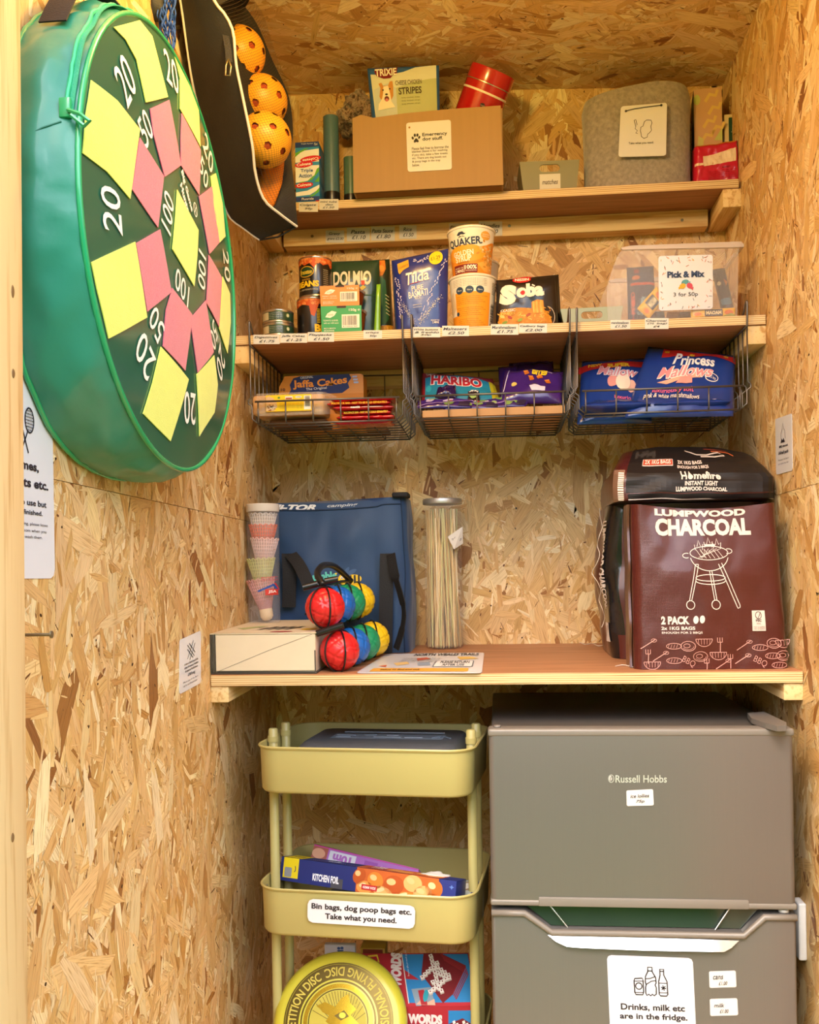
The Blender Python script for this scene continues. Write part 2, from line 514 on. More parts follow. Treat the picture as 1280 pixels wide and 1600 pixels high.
def ply_mat(name):
    """plywood shelf board: brown birch faces, layered edge"""
    m = bpy.data.materials.new(name); m.use_nodes = True; N = NT(m); b = m.node_tree.nodes['Principled BSDF']
    tc = N.n('ShaderNodeTexCoord'); sx = N.n('ShaderNodeSeparateXYZ'); N.l(tc.outputs['Object'], sx.inputs[0])
    nx = N.n('ShaderNodeSeparateXYZ'); N.l(tc.outputs['Normal'], nx.inputs[0])
    mp = N.n('ShaderNodeMapping'); N.l(tc.outputs['Object'], mp.inputs[0]); mp.inputs['Scale'].default_value = (.8, 14, 14)
    n1 = N.n('ShaderNodeTexNoise', i_Scale=9.0, i_Detail=5.0); N.l(mp.outputs[0], n1.inputs['Vector'])
    face = N.ramp(n1.outputs[0], [(.3, '#93623c'), (.55, '#ab7650'), (.8, '#b98660')])
    wv = N.math('SINE', N.math('MULTIPLY_ADD', sx.outputs[2], 1650.0, N.math('MULTIPLY', n1.outputs[0], 2.5)))
    mp2 = N.n('ShaderNodeMapping'); N.l(tc.outputs['Object'], mp2.inputs[0]); mp2.inputs['Scale'].default_value = (3, 1, 260)
    n2 = N.n('ShaderNodeTexNoise', i_Scale=3.0, i_Detail=4.0); N.l(mp2.outputs[0], n2.inputs['Vector'])
    e = N.math('ADD', N.math('MULTIPLY_ADD', wv, .3, .5), N.math('MULTIPLY', N.math('SUBTRACT', n2.outputs[0], .5), .9))
    edge = N.ramp(e, [(.08, '#8a5a2c'), (.25, '#c49a62'), (.55, '#dcbf8c'), (1, '#e6cfa2')])
    col = N.mix(N.math('GREATER_THAN', N.math('ABSOLUTE', nx.outputs[2]), .7), edge, face)
    N.l(col, b.inputs['Base Color']); b.inputs['Roughness'].default_value = .5
    MATS[name] = m
    return m
M_pineZ = pine_mat('pine_upright', 'Z', '#c59c66', '#dcbd8a')
M_pineX = pine_mat('pine_across', 'X')
M_pineY = pine_mat('pine_deep', 'Y')
M_ply = ply_mat('plywood_shelf')
M_dark = mat('shadow_gap', '#3a2a1c', .9)
M_screw = mat('zinc_screw', '#8f8a70', .35, metal=.9)
RW = .98
# ================================================================ setting: shed of strand board, open towards the camera
def panel_wall(name, boxes, m, back):
    w = structure(box(name, *back, M_dark))
    for b_ in boxes: box('board', *b_, m, w)
    return w
Y0 = -1.245
wl = panel_wall('wall_left', [(-.012, Y0, .0, 0, .012, 1.2246), (-.012, Y0, 1.2254, 0, .012, 2.25)], M_board, (-.03, Y0, 0, -.012, .03, 2.25))
wr = panel_wall('wall_right', [(RW, Y0, .0, RW+.012, .012, 1.2416), (RW, Y0, 1.2424, RW+.012, .012, 2.25)], M_board, (RW+.012, Y0, 0, RW+.03, .03, 2.25))
wb_ = panel_wall('wall_back', [(0, 0, 0, RW, .012, 2.25)], M_board, (-.03, .012, 0, RW+.03, .03, 2.25))
ce = box('ceiling', -.03, Y0, 0, RW+.03, .03, .012, M_board)
ce.location = (0, 0, 2.177); ce.rotation_euler = (0, math.atan((2.177-2.134)/RW), 0); structure(ce)
M_floor = M_board
fl = structure(box('floor', -.03, Y0, -.018, RW+.03, .03, 0, M_floor))
flakes(wl.children[0], (0, Y0, .02), (0, 1, 0), (0, 0, 1), -Y0, 1.2246-.02, 1, .0)
flakes(wl.children[1], (0, Y0, 1.2254), (0, 1, 0), (0, 0, 1), -Y0, 2.17-1.2254, 2, .0)
flakes(wr.children[0], (RW, 0, .02), (0, -1, 0), (0, 0, 1), 1.24, 1.2416-.02, 3, .0)
flakes(wr.children[1], (RW, 0, 1.2424), (0, -1, 0), (0, 0, 1), 1.24, 2.15-1.2424, 4, .0)
flakes(wb_.children[0], (0, 0, .02), (1, 0, 0), (0, 0, 1), RW, 2.15, 5, .0)
flakes(ce, (RW, -1.24, .0), (-1, 0, 0), (0, 1, 0), RW, 1.24, 6, 1.57)
# door post at the left of the opening, its knots
post = structure(box('trim_1', -.03, -1.275, 0, .0452, -1.2, 2.25, M_pineZ, bevel=.003))
post.rotation_euler = (0, .0088, 0); post.location = (-.0085, 0, 0)
M_knot = mat('wood_knot', '#7a5a34', .6)
for kx, ky, rz_ in ((14, 455, 2.2), (16, 583, 1.6), (21, 1308, 1.6)):
    p = P(kx, ky, X=.0452) - Vector((0, 0, 0))
    bm = bmesh.new(); add_lathe(bm, [(.0028, 0), (.0022, .0006)], 14, Matrix.Translation(p) @ Matrix.Rotation(PI/2, 4, 'Y') @ Matrix.Scale(rz_, 4, (1, 0, 0)))
    obj('knot', bm, M_knot, post)
# open ground and hedge outside, seen only as light and in reflections
M_grass = mat('lawn', '#5c7a34', .9, var=.3, vscale=6)
lawn = structure(box('ground', -9, -12, -.08, 10, Y0, -.02, M_grass))
# ================================================================ shelves with their battens and price cards
M_card = mat('price_card', '#d6d2cc', .7, var=.03)
M_cardG = mat('price_card_face', '#efe9e0', .7, var=.02)
def card(parent, px, Y, lines, M=None):
    """small paper card with handwriting, facing the room, at pixel box px on plane Y"""
    x0, y0, x1, y1 = px
    a, b, c, d = P(x0, y1, Y=Y), P(x1, y1, Y=Y), P(x1, y0, Y=Y), P(x0, y0, Y=Y)
    bm = bmesh.new(); vs = [bm.verts.new(v) for v in (a, b, c, d)]; bm.faces.new(vs)
    r = bmesh.ops.extrude_face_region(bm, geom=list(bm.faces))
    bmesh.ops.translate(bm, verts=[v for v in r['geom'] if isinstance(v, bmesh.types.BMVert)], vec=(0, .0006, 0))
    k = obj('price_card', bm, M_card, parent)
    pr = Print(quad(a, b, c, d), (0, 0, 100, 50), eps=.0002)
    n = len(lines); h = 40/n
    for i, t in enumerate(lines):
        w = min(88, 11*len(t)+6); x = 50-w/2+(i % 2)*4-2
        pr.scribble(t, x, 6+i*h+h*.12, x+w, 6+i*h+h*.82)
    pr.build('handwriting', k)
    return k
def shelf(label, x0, x1, yf, zt, th, bw, bh, bx0, bx1, side_front):
    t = thing('wall_shelf', label, 'shelf', (0, 0, 0))
    box('board', x0, yf, zt-th, x1, -.0005, zt, M_ply, t, bevel=.0008, seg=1)
    box('back_batten', bx0, -.04, zt-th-bh, bx1, -.0005, zt-th, M_pineX, t, bevel=.002)
    for xa, xb in ((.0005, bw), (RW-bw, RW-.0005)):
        box('side_batten', xa, yf+side_front, zt-th-bh, xb, -.0005, zt-th, M_pineY, t, bevel=.002)
    return t
def screw(px, py, Y, parent, r=.0032):
    bm = bmesh.new(); add_lathe(bm, [(r, 0), (r, .0006), (r*.5, .0006), (r*.4, .0001)], 14, Matrix.Translation(P(px, py, Y=Y)) @ Matrix.Rotation(PI/2, 4, 'X'))
    obj('screw', bm, M_screw, parent, True, sharp=30)
Z1, Z2, Z3 = 1.8794, 1.5703, .9482
sh1 = shelf('top plywood shelf holding the cardboard box and grey felt bin', .002, .974, -.1435, Z1, .0176, .0365, .036, .042, P(1107, 345, Y=-.04).x, .003)
sh2 = shelf('middle plywood shelf with food packets above and wire baskets hung below', .002, .978, -.3011, Z2, .0177, .034, .034, .036, .944, .004)
sh3 = shelf('lowest and deepest plywood shelf holding the charcoal bags and navy cooler bag', .002, .978, -.4809, Z3, .0195, .0315, .0285, .034, .946, .004)
SL3 = .028
def z3(y): return Z3+SL3*(y+.4809)
sh3.location = (0, -.4809, Z3); sh3.rotation_euler = (SL3, 0, 0)
for o_ in sh3.children: o_.location = (0, .4809, -Z3)
for a in ((488, 369, -.0402), (796, 353, -.0402), (1066, 344, -.0402)): screw(*a, sh1)
for px, Y, ln in (((467, 316, 497, 331), -.1442, ['Colgate', '99p']), ((499, 311, 529, 328), -.1442, ['mini tube', 'deo', '£1.50']),
        ((509, 360, 538, 379), -.0408, ['Gravy', 'grans £2.00']), ((542, 356, 578, 377), -.0408, ['Pasta', '£1.10']), ((580, 354, 617, 376), -.0408, ['Pasta Sauce', '£1.80']),
        ((624, 352, 651, 373), -.0408, ['Rice', '£1.50']), ((702, 349, 738, 371), -.0408, ['Porridge', '£1.60']), ((748, 346, 785, 368), -.0408, ['Noodles', '£1.80'])):
    card(sh1, px, Y, ln)
for px, ln in (((396, 523, 437, 537.5), ['Digestives', '£1.75']), ((438, 521, 480, 535.5), ['Jaffa Cakes', '£1.25']), ((481, 519, 522, 534), ['Flapjacks', '£1.50']), ((568, 516, 597, 529), ['crisps', '50p']),
        ((645, 511, 688, 527), ['White buttons', '& freddo', '50p']), ((691, 509, 733, 525), ['Maltesers', '£2.50']), ((767, 506.5, 810, 523), ['Marshmallows', '£1.75']), ((811, 505.5, 855, 520), ['Cadbury bags', '£2.00']),
        ((954, 500, 985, 514), ['marshmallows', '£1.50']), ((1008, 497, 1045, 514), ['Charcoal', '(½ bag)', '£4'])):
    card(sh2, px, -.3018, ln)

# ================================================================ wire baskets hung under the middle shelf
M_wire = mat('grey_wire', '#6a6663', .38, metal=.75, var=.1, vscale=40)
ZB = Z2-.0177
def basket(label, x0, x1, zf, nlong=6):
    t = thing('wire_basket', label, 'basket', ((x0+x1)/2, -.18, zf), group='wire baskets under the middle shelf')
    o = Vector(((x0+x1)/2, -.18, zf))
    yf, yb, r = -.3085, -.052, .00155
    V = lambda x, y, z: Vector((x, y, z))-o
    zl = zf+.040                                                    # front lip
    zt = ZB-.003
    ins = .012                                                      # floor corners drawn in
    for sx, x in ((1, x0), (-1, x1)):
        bm = bmesh.new()
        # hook: arm on the shelf top, bent round its front edge and down to the side panel
        add_tube(bm, spline([V(x+sx*.003, -.286, Z2+.0022), V(x+sx*.002, -.294, Z2+.005), V(x+sx*.001, -.3095, Z2+.021), V(x, -.3125, Z2+.018), V(x, -.3115, Z2-.006), V(x, yf-.001, zt-.002)], 5), r*1.25, 8)
        obj('hook', bm, M_wire, t, True)
        bm = bmesh.new()
        add_tube(bm, [V(x, yf, zt), V(x, yb, zt)], r*1.1, 6)
        add_tube(bm, [V(x, yf+.004, zf+.075), V(x, yb, zf+.075)], r*.8, 6) if False else None
        ny = 8
        for k in range(ny+1):
            y = yf+(yb-yf)*k/ny
            rr = r if k in (0, ny) else r*.85
            pts = [V(x, y, zt), V(x, y, zl+.008), V(x-sx*.005, y, zl+.003), V(x-sx*.005, y, zl-.003), V(x+sx*.002, y, zl-.008), V(x+sx*.002, y, zf+.008), V(x+sx*ins, y, zf)]
            add_tube(bm, pts, rr, 6)
        obj('side_panel', bm, M_wire, t, True)
    bm = bmesh.new()
    add_tube(bm, [V(x0+.008, yf-.001, zl), V(x1-.008, yf-.001, zl)], r*1.25, 8)
    for k in range(nlong):
        x = x0+ins+.002+(x1-x0-2*ins-.004)*k/(nlong-1)
        add_tube(bm, [V(x, yf-.001, zl), V(x, yf, zf+.004), V(x, yf+.004, zf)], r, 6)
    obj('front_rim', bm, M_wire, t, True)
    bm = bmesh.new()
    for k in range(nlong):
        x = x0+ins+.002+(x1-x0-2*ins-.004)*k/(nlong-1)
        add_tube(bm, [V(x, yf+.004, zf), V(x, yb, zf)], r*.9, 6)
    for k in range(9):
        y = yf+.004+(yb-yf-.004)*k/8
        add_tube(bm, [V(x0+ins, y, zf-.0015), V(x1-ins, y, zf-.0015)], r*(1.2 if k in (0, 8) else .9), 6)
    obj('floor_grid', bm, M_wire, t, True)
    bm = bmesh.new()
    add_tube(bm, [V(x0+ins, yb, zf), V(x0, yb, zt-.012), V((x0+x1)/2, yb, zt-.010), V(x1, yb, zt-.012), V(x1-ins, yb, zf)], r*1.2, 6)
    for k in range(1, nlong-1):
        x = x0+ins+(x1-x0-2*ins)*k/(nlong-1); add_tube(bm, [V(x, yb, zf), V(x, yb, zt-.011)], r*.8, 6)
    obj('back_panel', bm, M_wire, t, True)
    return t
def bx(px, py): return P(px, py, Y=-.3085)
ZF = [bx(410, 661).z, bx(660, 653).z, bx(930, 645).z]
B1 = basket('grey wire basket with cakes and red chocolate bars, left end of the shelf', bx(391, 560).x, bx(630, 560).x, ZF[0])
B2 = basket('grey wire basket with a cardboard liner and purple sweet bags, centre of the shelf', bx(644, 560).x, bx(891, 550).x, ZF[1])
B3 = basket('grey wire basket full of blue marshmallow bags, right end of the shelf', bx(902, 560).x, bx(1168, 550).x, ZF[2])
# ================================================================ helpers for packets and boxes
def stand(name, label, cat, x0, x1, ytop, Y, z, yaw=0, group=None, ymid=None):
    """thing whose front face spans pixels x0..x1 on plane Y and reaches ytop, standing at height z; local x right, y back, z up"""
    ym = ymid if ymid else ytop+20
    a, b = P(x0, ym, Y=Y), P(x1, ym, Y=Y)
    t = thing(name, label, cat, ((a.x+b.x)/2, Y, z), math.radians(yaw), group)
    return t, (b.x-a.x), P((x0+x1)/2, ytop, Y=Y).z-z
def fface(w, h, y=0, z0=0): return flat((-w/2, y, z0), (w, 0, 0), (0, 0, h))
def carton(t, w, d, h, m, z0=0, y0=0, bevel=.0015, name='carton'):
    return box(name, -w/2, y0, z0, w/2, y0+d, z0+h, m, t, bevel=bevel)
def holed_plate(outer, holes, th, M, name, m, parent):
    bm = bmesh.new(); es = []
    for lp in [outer]+holes:
        vs = [bm.verts.new((x, y, 0)) for x, y in lp]
        es += [bm.edges.new((vs[i], vs[(i+1) % len(vs)])) for i in range(len(vs))]
    bmesh.ops.triangle_fill(bm, use_beauty=True, use_dissolve=False, edges=es)
    r = bmesh.ops.extrude_face_region(bm, geom=list(bm.faces))
    bmesh.ops.translate(bm, verts=[v for v in r['geom'] if isinstance(v, bmesh.types.BMVert)], vec=(0, 0, th))
    bmesh.ops.transform(bm, matrix=M, verts=bm.verts)
    return obj(name, bm, m, parent)
def small_bin(t, w, h, d, m, taper=.88, hole=(.30, .68, .66, .90)):
    """tapered plastic tray with a grip slot in its front"""
    M = Matrix.Rotation(PI/2, 4, 'X')
    wb = w*taper
    out = [(-wb/2, 0), (wb/2, 0), (w/2, h), (-w/2, h)]
    hx0, hx1, hy0, hy1 = -w/2+w*hole[0], -w/2+w*hole[1], h*hole[2], h*hole[3]
    holed_plate(out, [list(reversed(rrect(hx0, hy0, hx1, hy1, (hy1-hy0)*.49)))], .0025, M, 'front_panel', m, t)
    bm = bmesh.new()
    add_prism(bm, out, -d, -d+.0025, M)
    for sx in (-1, 1):
        q = [(sx*wb/2, 0, 0), (sx*w/2, 0, h), (sx*w/2, d, h), (sx*wb/2, d, 0)]
        vs = [bm.verts.new(v) for v in q]+[bm.verts.new((x-sx*.0025, y, z)) for x, y, z in q]
        for f in ((0, 1, 2, 3), (7, 6, 5, 4), (0, 4, 5, 1), (1, 5, 6, 2), (2, 6, 7, 3), (3, 7, 4, 0)): bm.faces.new([vs[i] for i in f])
    add_box(bm, -wb/2, 0, 0, wb/2, d, .0025)
    obj('tray_body', bm, m, t)
def sheet(name, label, cat, q, m, th=.0006, group=None, origin=None, rim=None):
    """flat laminated sheet through 4 world corners (ll, lr, ur, ul); returns thing and surf"""
    a, b, c, d = map(Vector, q)
    n = (b-a).cross(d-a).normalized()
    o = (a+b)/2 if origin is None else Vector(origin)
    bm = bmesh.new()
    k = .03
    def cr(s, t): return (a*(1-s)+b*s)*(1-t)+(d*(1-s)+c*s)*t
    ks, kt = .05, .05*(b-a).length/(d-a).length
    loop = [(ks, 0), (1-ks, 0), (1-ks*.3, kt*.3), (1, kt), (1, 1-kt), (1-ks*.3, 1-kt*.3), (1-ks, 1), (ks, 1), (ks*.3, 1-kt*.3), (0, 1-kt), (0, kt), (ks*.3, kt*.3)]
    vs = [bm.verts.new(cr(*p)-o) for p in loop]; bm.faces.new(vs)
    r = bmesh.ops.extrude_face_region(bm, geom=list(bm.faces))
    bmesh.ops.translate(bm, verts=[v for v in r['geom'] if isinstance(v, bmesh.types.BMVert)], vec=n*th)
    ob = obj(name, bm, m); ob.location = o
    tag(ob, label, cat, group)
    q2 = [p-o+n*th for p in (a, b, c, d)]
    return ob, quad(*q2)
M_lam = mat('laminated_paper', '#dcdbe0', .22, var=.02)
# ================================================================ top shelf, from the left
# three toothpaste boxes stacked, ends to the room
zt = P(480, 222, Y=-.138).z; hb = (zt-Z1)/3
for k, ly in enumerate((('topmost of the three stacked toothpaste boxes, its end upside down', 2), ('middle toothpaste box of the stack of three by the teal tube', 1), ('bottom toothpaste box of the stack, on the shelf board', 0))):
    lab, lev = ly
    t, w, _ = stand('toothpaste_box', lab, 'box', 462, 499, 222, -.138, Z1+lev*hb, group='stacked toothpaste boxes', ymid=270)
    carton(t, w, .125, hb-.0004, mat('toothpaste_side', '#2a7fc4', .35), bevel=.001)
    pr = Print(fface(w, hb), (0, 0, 100, 84))
    blue, red, white, green, navy = '#1d8fd6', '#d3122f', '#eef3f8', '#5fb038', '#14367e'
    pr.rect(0, 0, 100, 84, '#2a8fd0', 1)
    if lev == 2:
        pr.rect(0, 0, 100, 22, navy, 2); pr.text('Triple Action', 25, 5, 75, 11, white, 3); pr.text('75ml', 80, 6, 94, 16, white, 3)
        pr.poly([(0, 60), (30, 36), (100, 30), (100, 84), (0, 84)], white, 2); pr.poly([(0, 44), (40, 28), (60, 26), (20, 44), (0, 60)], green, 3)
        pr.ell(64, 72, 44, 13, red, 4, rot=-6); pr.text('Colgate', 30, 66, 98, 80, '#ffffff', 5, .02, rot=174)
    elif lev == 1:
        pr.rect(0, 14, 100, 84, white, 2); pr.poly([(0, 84), (50, 78), (80, 55), (90, 30), (100, 24), (100, 84)], green, 3); pr.poly([(30, 84), (70, 74), (100, 40), (100, 60), (80, 84)], '#2a8fd0', 4)
        pr.ell(36, 10, 38, 12, red, 5, rot=-4); pr.text('Colgate', 6, 3, 66, 18, '#ffffff', 6, .02, rot=-4)
        pr.text('Triple', 22, 28, 74, 46, '#1b4fa0', 6, .015); pr.text('Action', 14, 48, 70, 64, '#1b4fa0', 6, .015)
    else:
        pr.ell(36, 12, 38, 12, red, 5, rot=-4); pr.text('Colgate', 6, 5, 66, 20, '#ffffff', 6, .02, rot=-4)
        pr.poly([(0, 40), (50, 34), (100, 12), (100, 30), (60, 52), (0, 56)], white, 2); pr.poly([(55, 58), (75, 50), (100, 24), (100, 40), (70, 60)], green, 3)
        pr.rect(0, 60, 100, 78, navy, 4); pr.text('Fluoride', 25, 64, 75, 74, white, 5); pr.rect(84, 78, 100, 84, red, 5)
    pr.build('printed_end', t)
# teal and green tubes
def tubebottle(name, label, cx, r, ytop, Y, body, base_h, clear_h, lettering=None):
    c = P(cx, 250, Y=Y); h = P(cx, ytop, Y=Y).z-Z1
    t = thing(name, label, 'tube', (c.x, Y, Z1))
    lathe('cap', [(r*.98, 0), (r, .001), (r, base_h)], mat('black_plastic', '#1b1a1b', .3), t, 28)
    lathe('body', [(r*.95, base_h), (r*.97, base_h+.002), (r*.97, h-clear_h)], body, t, 28)
    lathe('clear_sleeve', [(r, base_h), (r, h-.003), (r*.95, h)], mat('clear_wrap', '#ffffff', .08, alpha=.07, var=0), t, 28, cap0=False)
    if lettering:
        pr = Print(cyl((0, 0, 0), r*.975, r*.975, h, math.radians(250), math.radians(320)), (0, 0, 40, 100), step=(.12, 2)); pr.text(lettering, 12, 40, 60, 52, '#e9efe6', 2, .02, rot=-90); pr.build('printed_lettering', t)
    return t
tubebottle('toothbrush_tube', 'tall narrow teal tube with black base beside the toothpaste', 518, .0165, 178, -.122, mat('teal_plastic', '#155a6e', .35), .022, .008)
tubebottle('deodorant_tube', 'short dark green tube with black cap against the cardboard box', 547.5, .0145, 235, -.120, mat('bottle_green', '#12573c', .35), .016, .017, 'MINT')
# cardboard box with dog things
M_card_b = mat('corrugated_board', '#ad8a60', .8, var=.07, vscale=8, stretch=(14, 1, .6))
M_card_d = mat('board_edge', '#9a6a38', .85)
YB = -.1715
a, b = P(553, 304, Y=YB), P(787, 296, Y=YB)
cbx, cbw = (a.x+b.x)/2, b.x-a.x
cb = thing('cardboard_box', 'brown open cardboard box with a paper sign, holding dog supplies', 'box', (cbx, YB, Z1))
h1 = P(783, 166, Y=YB).z-Z1; h0 = P(553, 186, Y=YB).z-Z1
zb0 = 0
MX = Matrix.Rotation(PI/2, 4, 'X')
w2 = cbw/2
bm = bmesh.new(); add_prism(bm, [(-w2, zb0), (w2, zb0), (w2-.003, h1), (w2*.3, h1-.001), (-w2*.3, h1-.004), (-w2*.72, h1-.009), (-w2*.88, h0+.006), (-w2, h0)], 0, .0035, MX)
obj('front_panel', bm, M_card_b, cb)
bm = bmesh.new(); add_box(bm, -w2, .150, 0, w2, .1535, h1-.01); obj('back_panel', bm, M_card_b, cb)
for sx in (-1, 1): box('side_panel', min(sx*w2, sx*(w2-.0035)), .0005, 0, max(sx*w2, sx*(w2-.0035)), .150, h0-.004 if sx < 0 else h1-.004, M_card_b, cb)
box('base', -w2+.0035, .0035, 0, w2-.0035, .150, .0035, M_card_d, cb)
def Z3f(off, x, y): return 430+x/3.2, 60+y/3.2
def q4(pts, Y, sc, ox, oy): return [P(ox+x/sc, oy+y/sc, Y=Y) for x, y in pts]
sg, sf = sheet('laminated_sign', 'small white sign with a black paw print, on the cardboard box', 'sign', q4([(663, 668), (884, 656), (879, 407), (655, 423)], YB-.0044, 3.2, 430, 60), M_lam)
pr = Print(sf, (655, 415, 880, 662))
for x, y, rx, ry, ro in ((686, 494, 5.5, 8, -15), (697, 481, 5.5, 8.5, 0), (710, 481, 5.5, 8.5, 8), (719, 493, 5, 8, 25)): pr.ell(x, y, rx, ry, '#26201f', 2, ro)
pr.poly([(691, 516), (692, 507), (700, 497), (706, 497), (714, 506), (716, 515), (709, 518), (703, 514), (697, 519)], '#26201f', 2)
pr.ell(671, 440, 5, 5, '#a8763c', 2)
pr.text('Emergency', 735, 472, 860, 494, '#241f20', 2, .018); pr.text('dog stuff.', 735, 494, 838, 516, '#241f20', 2, .018)
for i, ln in enumerate(('Please feel free to borrow the', 'blanket (leave it for washing', 'if you do), take a few treats', 'etc. There are dog bowls out', '& poop bags in the tray', 'below.')):
    pr.text(ln, 680, 541+i*16.5, 680+6.2*len(ln), 555+i*16.5, '#3a3433', 2, .004)
pr.build('printed_text', sg)
# fleece blanket spilling out of the left of the box
from mathutils import noise as _ns
def blob(name, m, parent, c, rx, ry, rz_, amp, fr, nu=40, nv=24, seed=0, rot=0):
    c = Vector(c); R = Matrix.Rotation(rot, 3, 'Y')
    def f(s, t):
        a, b_ = s*2*PI, (t-.5)*PI*.998
        d = Vector((math.cos(a)*math.cos(b_), math.sin(a)*math.cos(b_), math.sin(b_)))
        k = 1+amp*_ns.noise(d*fr+Vector((seed, 0, 0)))+amp*.5*_ns.noise(d*fr*2.7+Vector((0, seed, 0)))
        return c+R @ Vector((d.x*rx*k, d.y*ry*k, d.z*rz_*k))
    bm = bmesh.new(); add_grid(bm, f, nu, nv, True)
    bmesh.ops.remove_doubles(bm, verts=bm.verts, dist=.0005)
    return obj(name, bm, m, parent, True)
def fleece():
    m = mat('patterned_fleece', '#8a6a58', .95, var=0, sheen=.4)
    N = NT(m); b = m.node_tree.nodes['Principled BSDF']; tc = N.n('ShaderNodeTexCoord')
    n1 = N.n('ShaderNodeTexNoise', i_Scale=70.0, i_Detail=4.0, i_Distortion=1.5); N.l(tc.outputs['Object'], n1.inputs['Vector'])
    N.l(N.ramp(n1.outputs[0], [(.36, '#4c3428'), (.47, '#8b6f5e'), (.56, '#b39a8c'), (.68, '#6d4a38')]), b.inputs['Base Color'])
    n2 = N.n('ShaderNodeTexNoise', i_Scale=400.0); N.l(tc.outputs['Object'], n2.inputs['Vector'])
    bp = N.n('ShaderNodeBump', i_Strength=.7, i_Distance=.003); N.l(n2.outputs[0], bp.inputs['Height']); N.l(bp.outputs[0], b.inputs['Normal'])
    return m
M_fleece = fleece()
pb = P(553, 180, Y=-.075)
bl = thing('fleece_blanket', 'brown grey patterned fleece blanket spilling from the left of the cardboard box', 'blanket', pb)
bl2 = blob('fold', M_fleece, bl, P(545, 190, Y=-.06)-pb, .026, .045, .024, .35, 2.2, seed=3, rot=.5)
blob('fold', M_fleece, bl, P(563, 170, Y=-.06)-pb, .030, .04, .032, .4, 2.0, seed=9, rot=-.4)
blob('fold', M_fleece, bl, P(577, 182, Y=-.06)-pb, .026, .035, .036, .35, 2.0, seed=14, rot=-.4)
blob('fold', M_fleece, bl, P(543, 203, Y=-.05)-pb, .017, .03, .017, .3, 2.0, seed=5)
# dog treat pouch
c0 = [P(574, 107, Y=-.150), P(686, 102, Y=-.150), P(687, 166, Y=-.150), P(580, 174, Y=-.150)]
o_ = (c0[2]+c0[3])/2-Vector((0, 0, .05))
tp = thing('treat_pouch', 'blue edged pouch of cheese chicken dog treats standing in the cardboard box', 'pouch', o_)
ul, ur, lr, ll = [v-o_ for v in c0]
ll2, lr2 = ll+(ll-ul)*.72, lr+(lr-ur)*.72
fm = lambda s, t: (ll2*(1-s)+lr2*s)*(1-t)+(ul*(1-s)+ur*s)*t
M_pl = lambda n, c, **k: mat('foil_'+n, c, k.pop('rough', .28), var=.05, vscale=25, coat=.3, bump=.4, bscale=42, **k)
fr_, bm = pouch(fm, .012, wr=.0008, seed=2)
obj('pouch', bm, M_pl('treat', '#2f5fa8'), tp, True)
tv = .58                                            # share of the height below the visible part: frame covers y 106..~219
pr = Print(fromfunc(fr_), (460, 140, 820, 140+225*1.72), step=(1/22, 1/22), eps=.0004)
pr.poly([(474, 175), (560, 188), (640, 172), (700, 148), (740, 138+6), (806, 140), (808, 500), (486, 500)], '#d9dccf', 1)
pr.poly([(600, 260), (700, 230), (806, 215), (808, 500), (600, 500)], '#b9bf95', 2)
pr.poly([(486, 260), (560, 230), (600, 260), (600, 500), (486, 500)], '#c6cfd6', 2)
pr.poly([(494, 160), (500, 146), (555, 150), (612, 144), (608, 180), (590, 188), (575, 205), (540, 206), (505, 190)], '#7d1a26', 3)
pr.text('TRIXIE', 498, 150, 607, 192, '#f4efe6', 5, .03, rot=-1)
pr.text('CHEESE CHICKEN', 598, 222, 732, 246, '#5a4a34', 5, .004, rot=-1); pr.text('STRIPES', 612, 260, 730, 297, '#4a3c2c', 5, .02, rot=-1)
for yy in (312, 328, 345): pr.text('tasty chicken strips', 624, yy, 720, yy+8, '#5a5a40', 5)
pr.poly([(512, 300), (520, 255), (512, 232), (527, 228), (535, 246), (560, 244), (570, 224), (584, 222), (586, 252), (584, 300), (570, 325), (540, 330), (520, 318)], '#c98b45', 4)
pr.poly([(536, 250), (560, 246), (568, 290), (572, 330), (590, 362), (500, 372), (505, 340), (525, 312), (532, 285)], '#efe6da', 5)
for x, y in ((533, 268), (567, 264)): pr.ell(x, y, 4, 4, '#221510', 6)
pr.ell(549, 292, 7, 5, '#221510', 6); pr.ell(549, 315, 12, 14, '#6a2a26', 6); pr.ell(549, 322, 8, 9, '#d07a80', 7)
pr.build('printed_front', tp)
# red tin leaning in the box
ax = Vector((.40, -.36, .84)).normalized()
lid_c = P(771, 110.5, Y=-.152)
L = .135; R = .0455
base = lid_c-ax*L
tin = thing('red_tin', 'round red metal tin with lid leaning out of the cardboard box', 'tin', base)
X_ = ax.cross(Vector((0, 1, 0))).normalized(); MT = Matrix((X_, ax.cross(X_), ax)).transposed().to_4x4()
M_tin = mat('red_enamel', '#b3151c', .22, coat=.6, var=.03)
lathe('tin_body', [(R*.95, 0), (R, .002), (R, L-.028), (R*.985, L-.0275)], M_tin, tin, 56, MT)
lathe('lid', [(R*1.0, L-.027), (R*1.02, L-.026), (R*1.02, L-.004), (R*1.0, L-.0005), (R*.96, L), (R*.94, L-.002), (0.0005, L-.002)], M_tin, tin, 56, MT, cap1=False)
lathe('silver_band', [(R*1.008, L-.0285), (R*1.03, L-.028), (R*1.03, L-.0265), (R*1.008, L-.026)], mat('silver', '#c9c2b8', .25, metal=.9), tin, 56, MT)
lathe('white_band', [(R*1.0005, L-.046), (R*1.006, L-.0455), (R*1.006, L-.0425), (R*1.0005, L-.042)], mat('white_band', '#eadfd6', .4), tin, 56, MT, label='thin white band round the tin')
